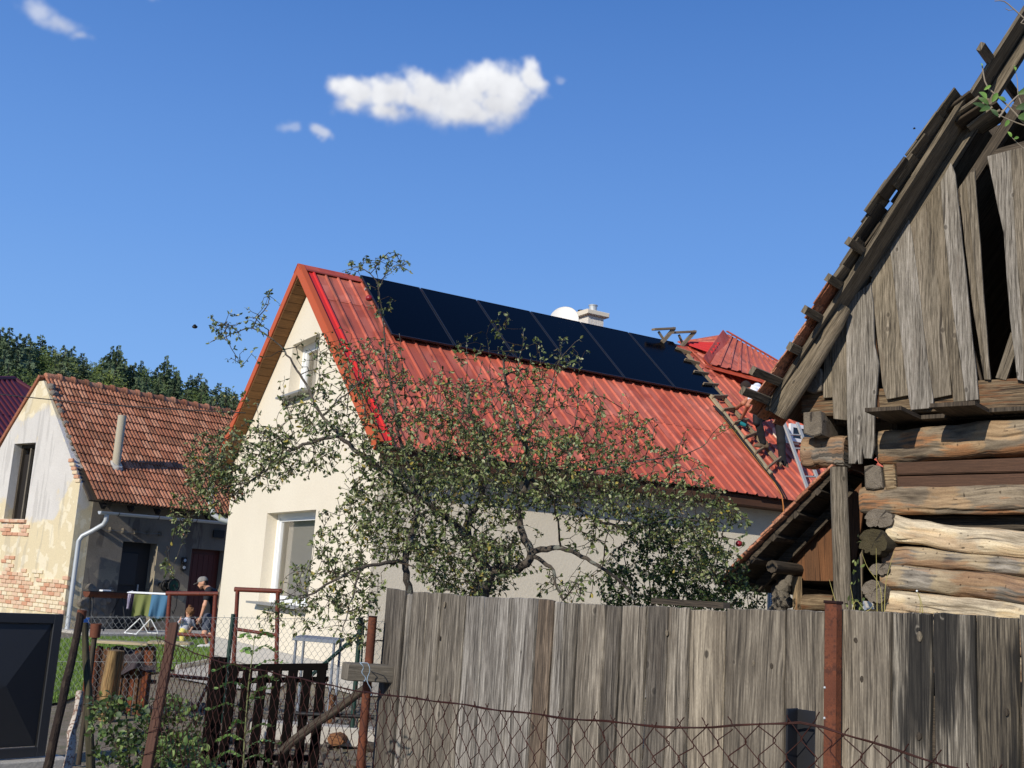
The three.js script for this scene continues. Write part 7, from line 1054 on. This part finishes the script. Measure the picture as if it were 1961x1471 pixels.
{ // roofer on the ladder
  const f0 = HF.world(roofPx(1462, 857, .16)), D = -f0.z, o = f0.clone(), t = thing('person', 'roofer in white shirt and black work trousers leaning over the roof ladder with a drill', 'person', o), J = (x, y, dz = 0) => at(x, y, D + dz).sub(o), onR = (x, y, up = .1) => HF.world(roofPx(x, y, up)).sub(o);
  const hip = J(1484, 789, .1), chest = J(1460, 757, .35), neck = J(1441, 746, .42), head = J(1430, 743, .42), shL = J(1444, 752, .22), shR = J(1450, 742, .62), hL = J(1478, 791, .0), hR = J(1491, 792, .22), knL = J(1451, 803, -.16), anL = J(1461, 847, -.02), knR = J(1496, 845, .1), anR = J(1499, 890, .1), elL = J(1433, 776, .06), wrL = onR(1420, 803, .2), elR = J(1424, 772, .5), wrR = onR(1408, 783, .12);
  const fwd = V(-.55, -.62, -.35).normalize(), up = V(-.75, .55, .1); up.addScaledVector(fwd, -up.dot(fwd)).normalize();
  partOf(t, 'body', flesh([...headBones(head, fwd, up, 1), [head.clone().addScaledVector(fwd, -.03), neck, .055, .06], [neck, chest, .07, .13], [chest, hip, .135, .125], [shL, elL, .055, .042], [elL, wrL, .044, .03], [shR, elR, .055, .042], [elR, wrR, .044, .03], [hL, knL, .085, .06], [knL, anL, .055, .04], [hR, knR, .085, .06], [knR, anR, .055, .04]], .014, .035), M.skinTan); face(t, head, fwd, up, 1);
  const gl = std({ color: '#17171a', roughness: .9 }); const dl = V(-.3, -.8, .2); partOf(t, 'glove', flesh([...handBones(wrL, dl, V(-.6, .2, .6), 1.08, .75), [wrL.clone().addScaledVector(dl, -.05), wrL, .036, .034]], .0045, .012), gl); partOf(t, 'glove', flesh([...handBones(wrR, V(-.9, -.3, -.2), V(0, -.4, .8), 1.08, .5), [wrR.clone().add(V(.04, .015, .01)), wrR, .036, .034]], .0045, .012), gl);
  partOf(t, 'shirt', flesh([[neck, chest, .09, .15], [chest, hip.clone().lerp(chest, .18), .155, .145], [shL, shL.clone().lerp(elL, .5), .078, .066], [shR, shR.clone().lerp(elR, .5), .078, .066], [shL, shR, .08, .08]], .014, .04), std({ color: '#eceef2', roughness: .95 }));
  const pants = std({ color: '#17171a', roughness: .9 }); partOf(t, 'trousers', rough(flesh([[hip.clone().lerp(chest, .14), hip, .148, .145], [hL, knL, .105, .08], [knL, anL, .08, .064], [hR, knR, .105, .08], [knR, anR.clone().add(V(0, .02, 0)), .08, .068]], .014, .03), .016, 14, 3), pants);
  partOf(t, 'knee_pad', flesh([[knL.clone().add(V(-.03, .05, .02)), knL.clone().add(V(-.025, -.07, .02)), .07, .066]], .01, .01), std({ color: '#141417', roughness: .8 })); partOf(t, 'belt', flesh([[hip.clone().lerp(chest, .16), hip.clone().lerp(chest, .2), .153, .153]], .012, .01), std({ color: '#3a2a1c', roughness: .8 }));
  partOf(t, 'hair', rough(flesh(hairCap(head, fwd, up, 1, .012), .01, .02, (x, y, z) => V(x, y, z).sub(head).dot(fwd) * .9 - .05), .012, 30, 5), std({ color: '#2c211b', roughness: .9 }));
  const boot = std({ color: '#6a5844', roughness: .85 }); { const h = onR(1472, 864, .1), e = onR(1446, 856, .1); h.y = e.y = Math.min(h.y, e.y) + .02; const d = e.clone().sub(h).setLength(.27); shoe(t, V(anL.x, anL.y - .11, anL.z).addScaledVector(d, -.3), V(anL.x, anL.y - .11, anL.z).addScaledVector(d, .7), boot, 1.1); shoe(t, V(anR.x, anR.y - .11, anR.z).addScaledVector(d, -.3), V(anR.x, anR.y - .11, anR.z).addScaledVector(d, .7), boot, 1.1); }
  // cordless drill in his gloved hand
  const c = o.clone().add(wrL).addScaledVector(dl, .1), q = thing('cordless_drill', 'teal cordless drill in the roofer\'s gloved hand', 'drill', c), teal = std({ color: '#1f7f86', roughness: .45 }), ax = at(1448, 826, D).sub(at(1418, 812, D)).normalize(), dn = at(1425, 828, D).sub(at(1436, 818, D)).normalize();
  partOf(q, 'housing', tube([ax.clone().multiplyScalar(-.07), ax.clone().multiplyScalar(-.05), ax.clone().multiplyScalar(.09), ax.clone().multiplyScalar(.12)], [.032, .042, .042, .03], 14), teal); partOf(q, 'chuck', tube([ax.clone().multiplyScalar(.12), ax.clone().multiplyScalar(.19)], [.022, .014], 12), M.black); partOf(q, 'handle', tube([V(0, 0, 0), dn.clone().multiplyScalar(.14)], .025, 10), teal); partOf(q, 'battery', beam(dn.clone().multiplyScalar(.13), dn.clone().multiplyScalar(.2), .075, .11), M.black);
}

// ------------------------------------------------------------------ draw
const renderer = new THREE.WebGLRenderer({ antialias: true });
renderer.toneMapping = THREE.LinearToneMapping; renderer.toneMappingExposure = EXPOSURE; renderer.outputColorSpace = THREE.SRGBColorSpace;
renderer.shadowMap.enabled = true; renderer.shadowMap.type = THREE.PCFSoftShadowMap;
scene.updateMatrixWorld(true);
renderer.render(scene, camera);
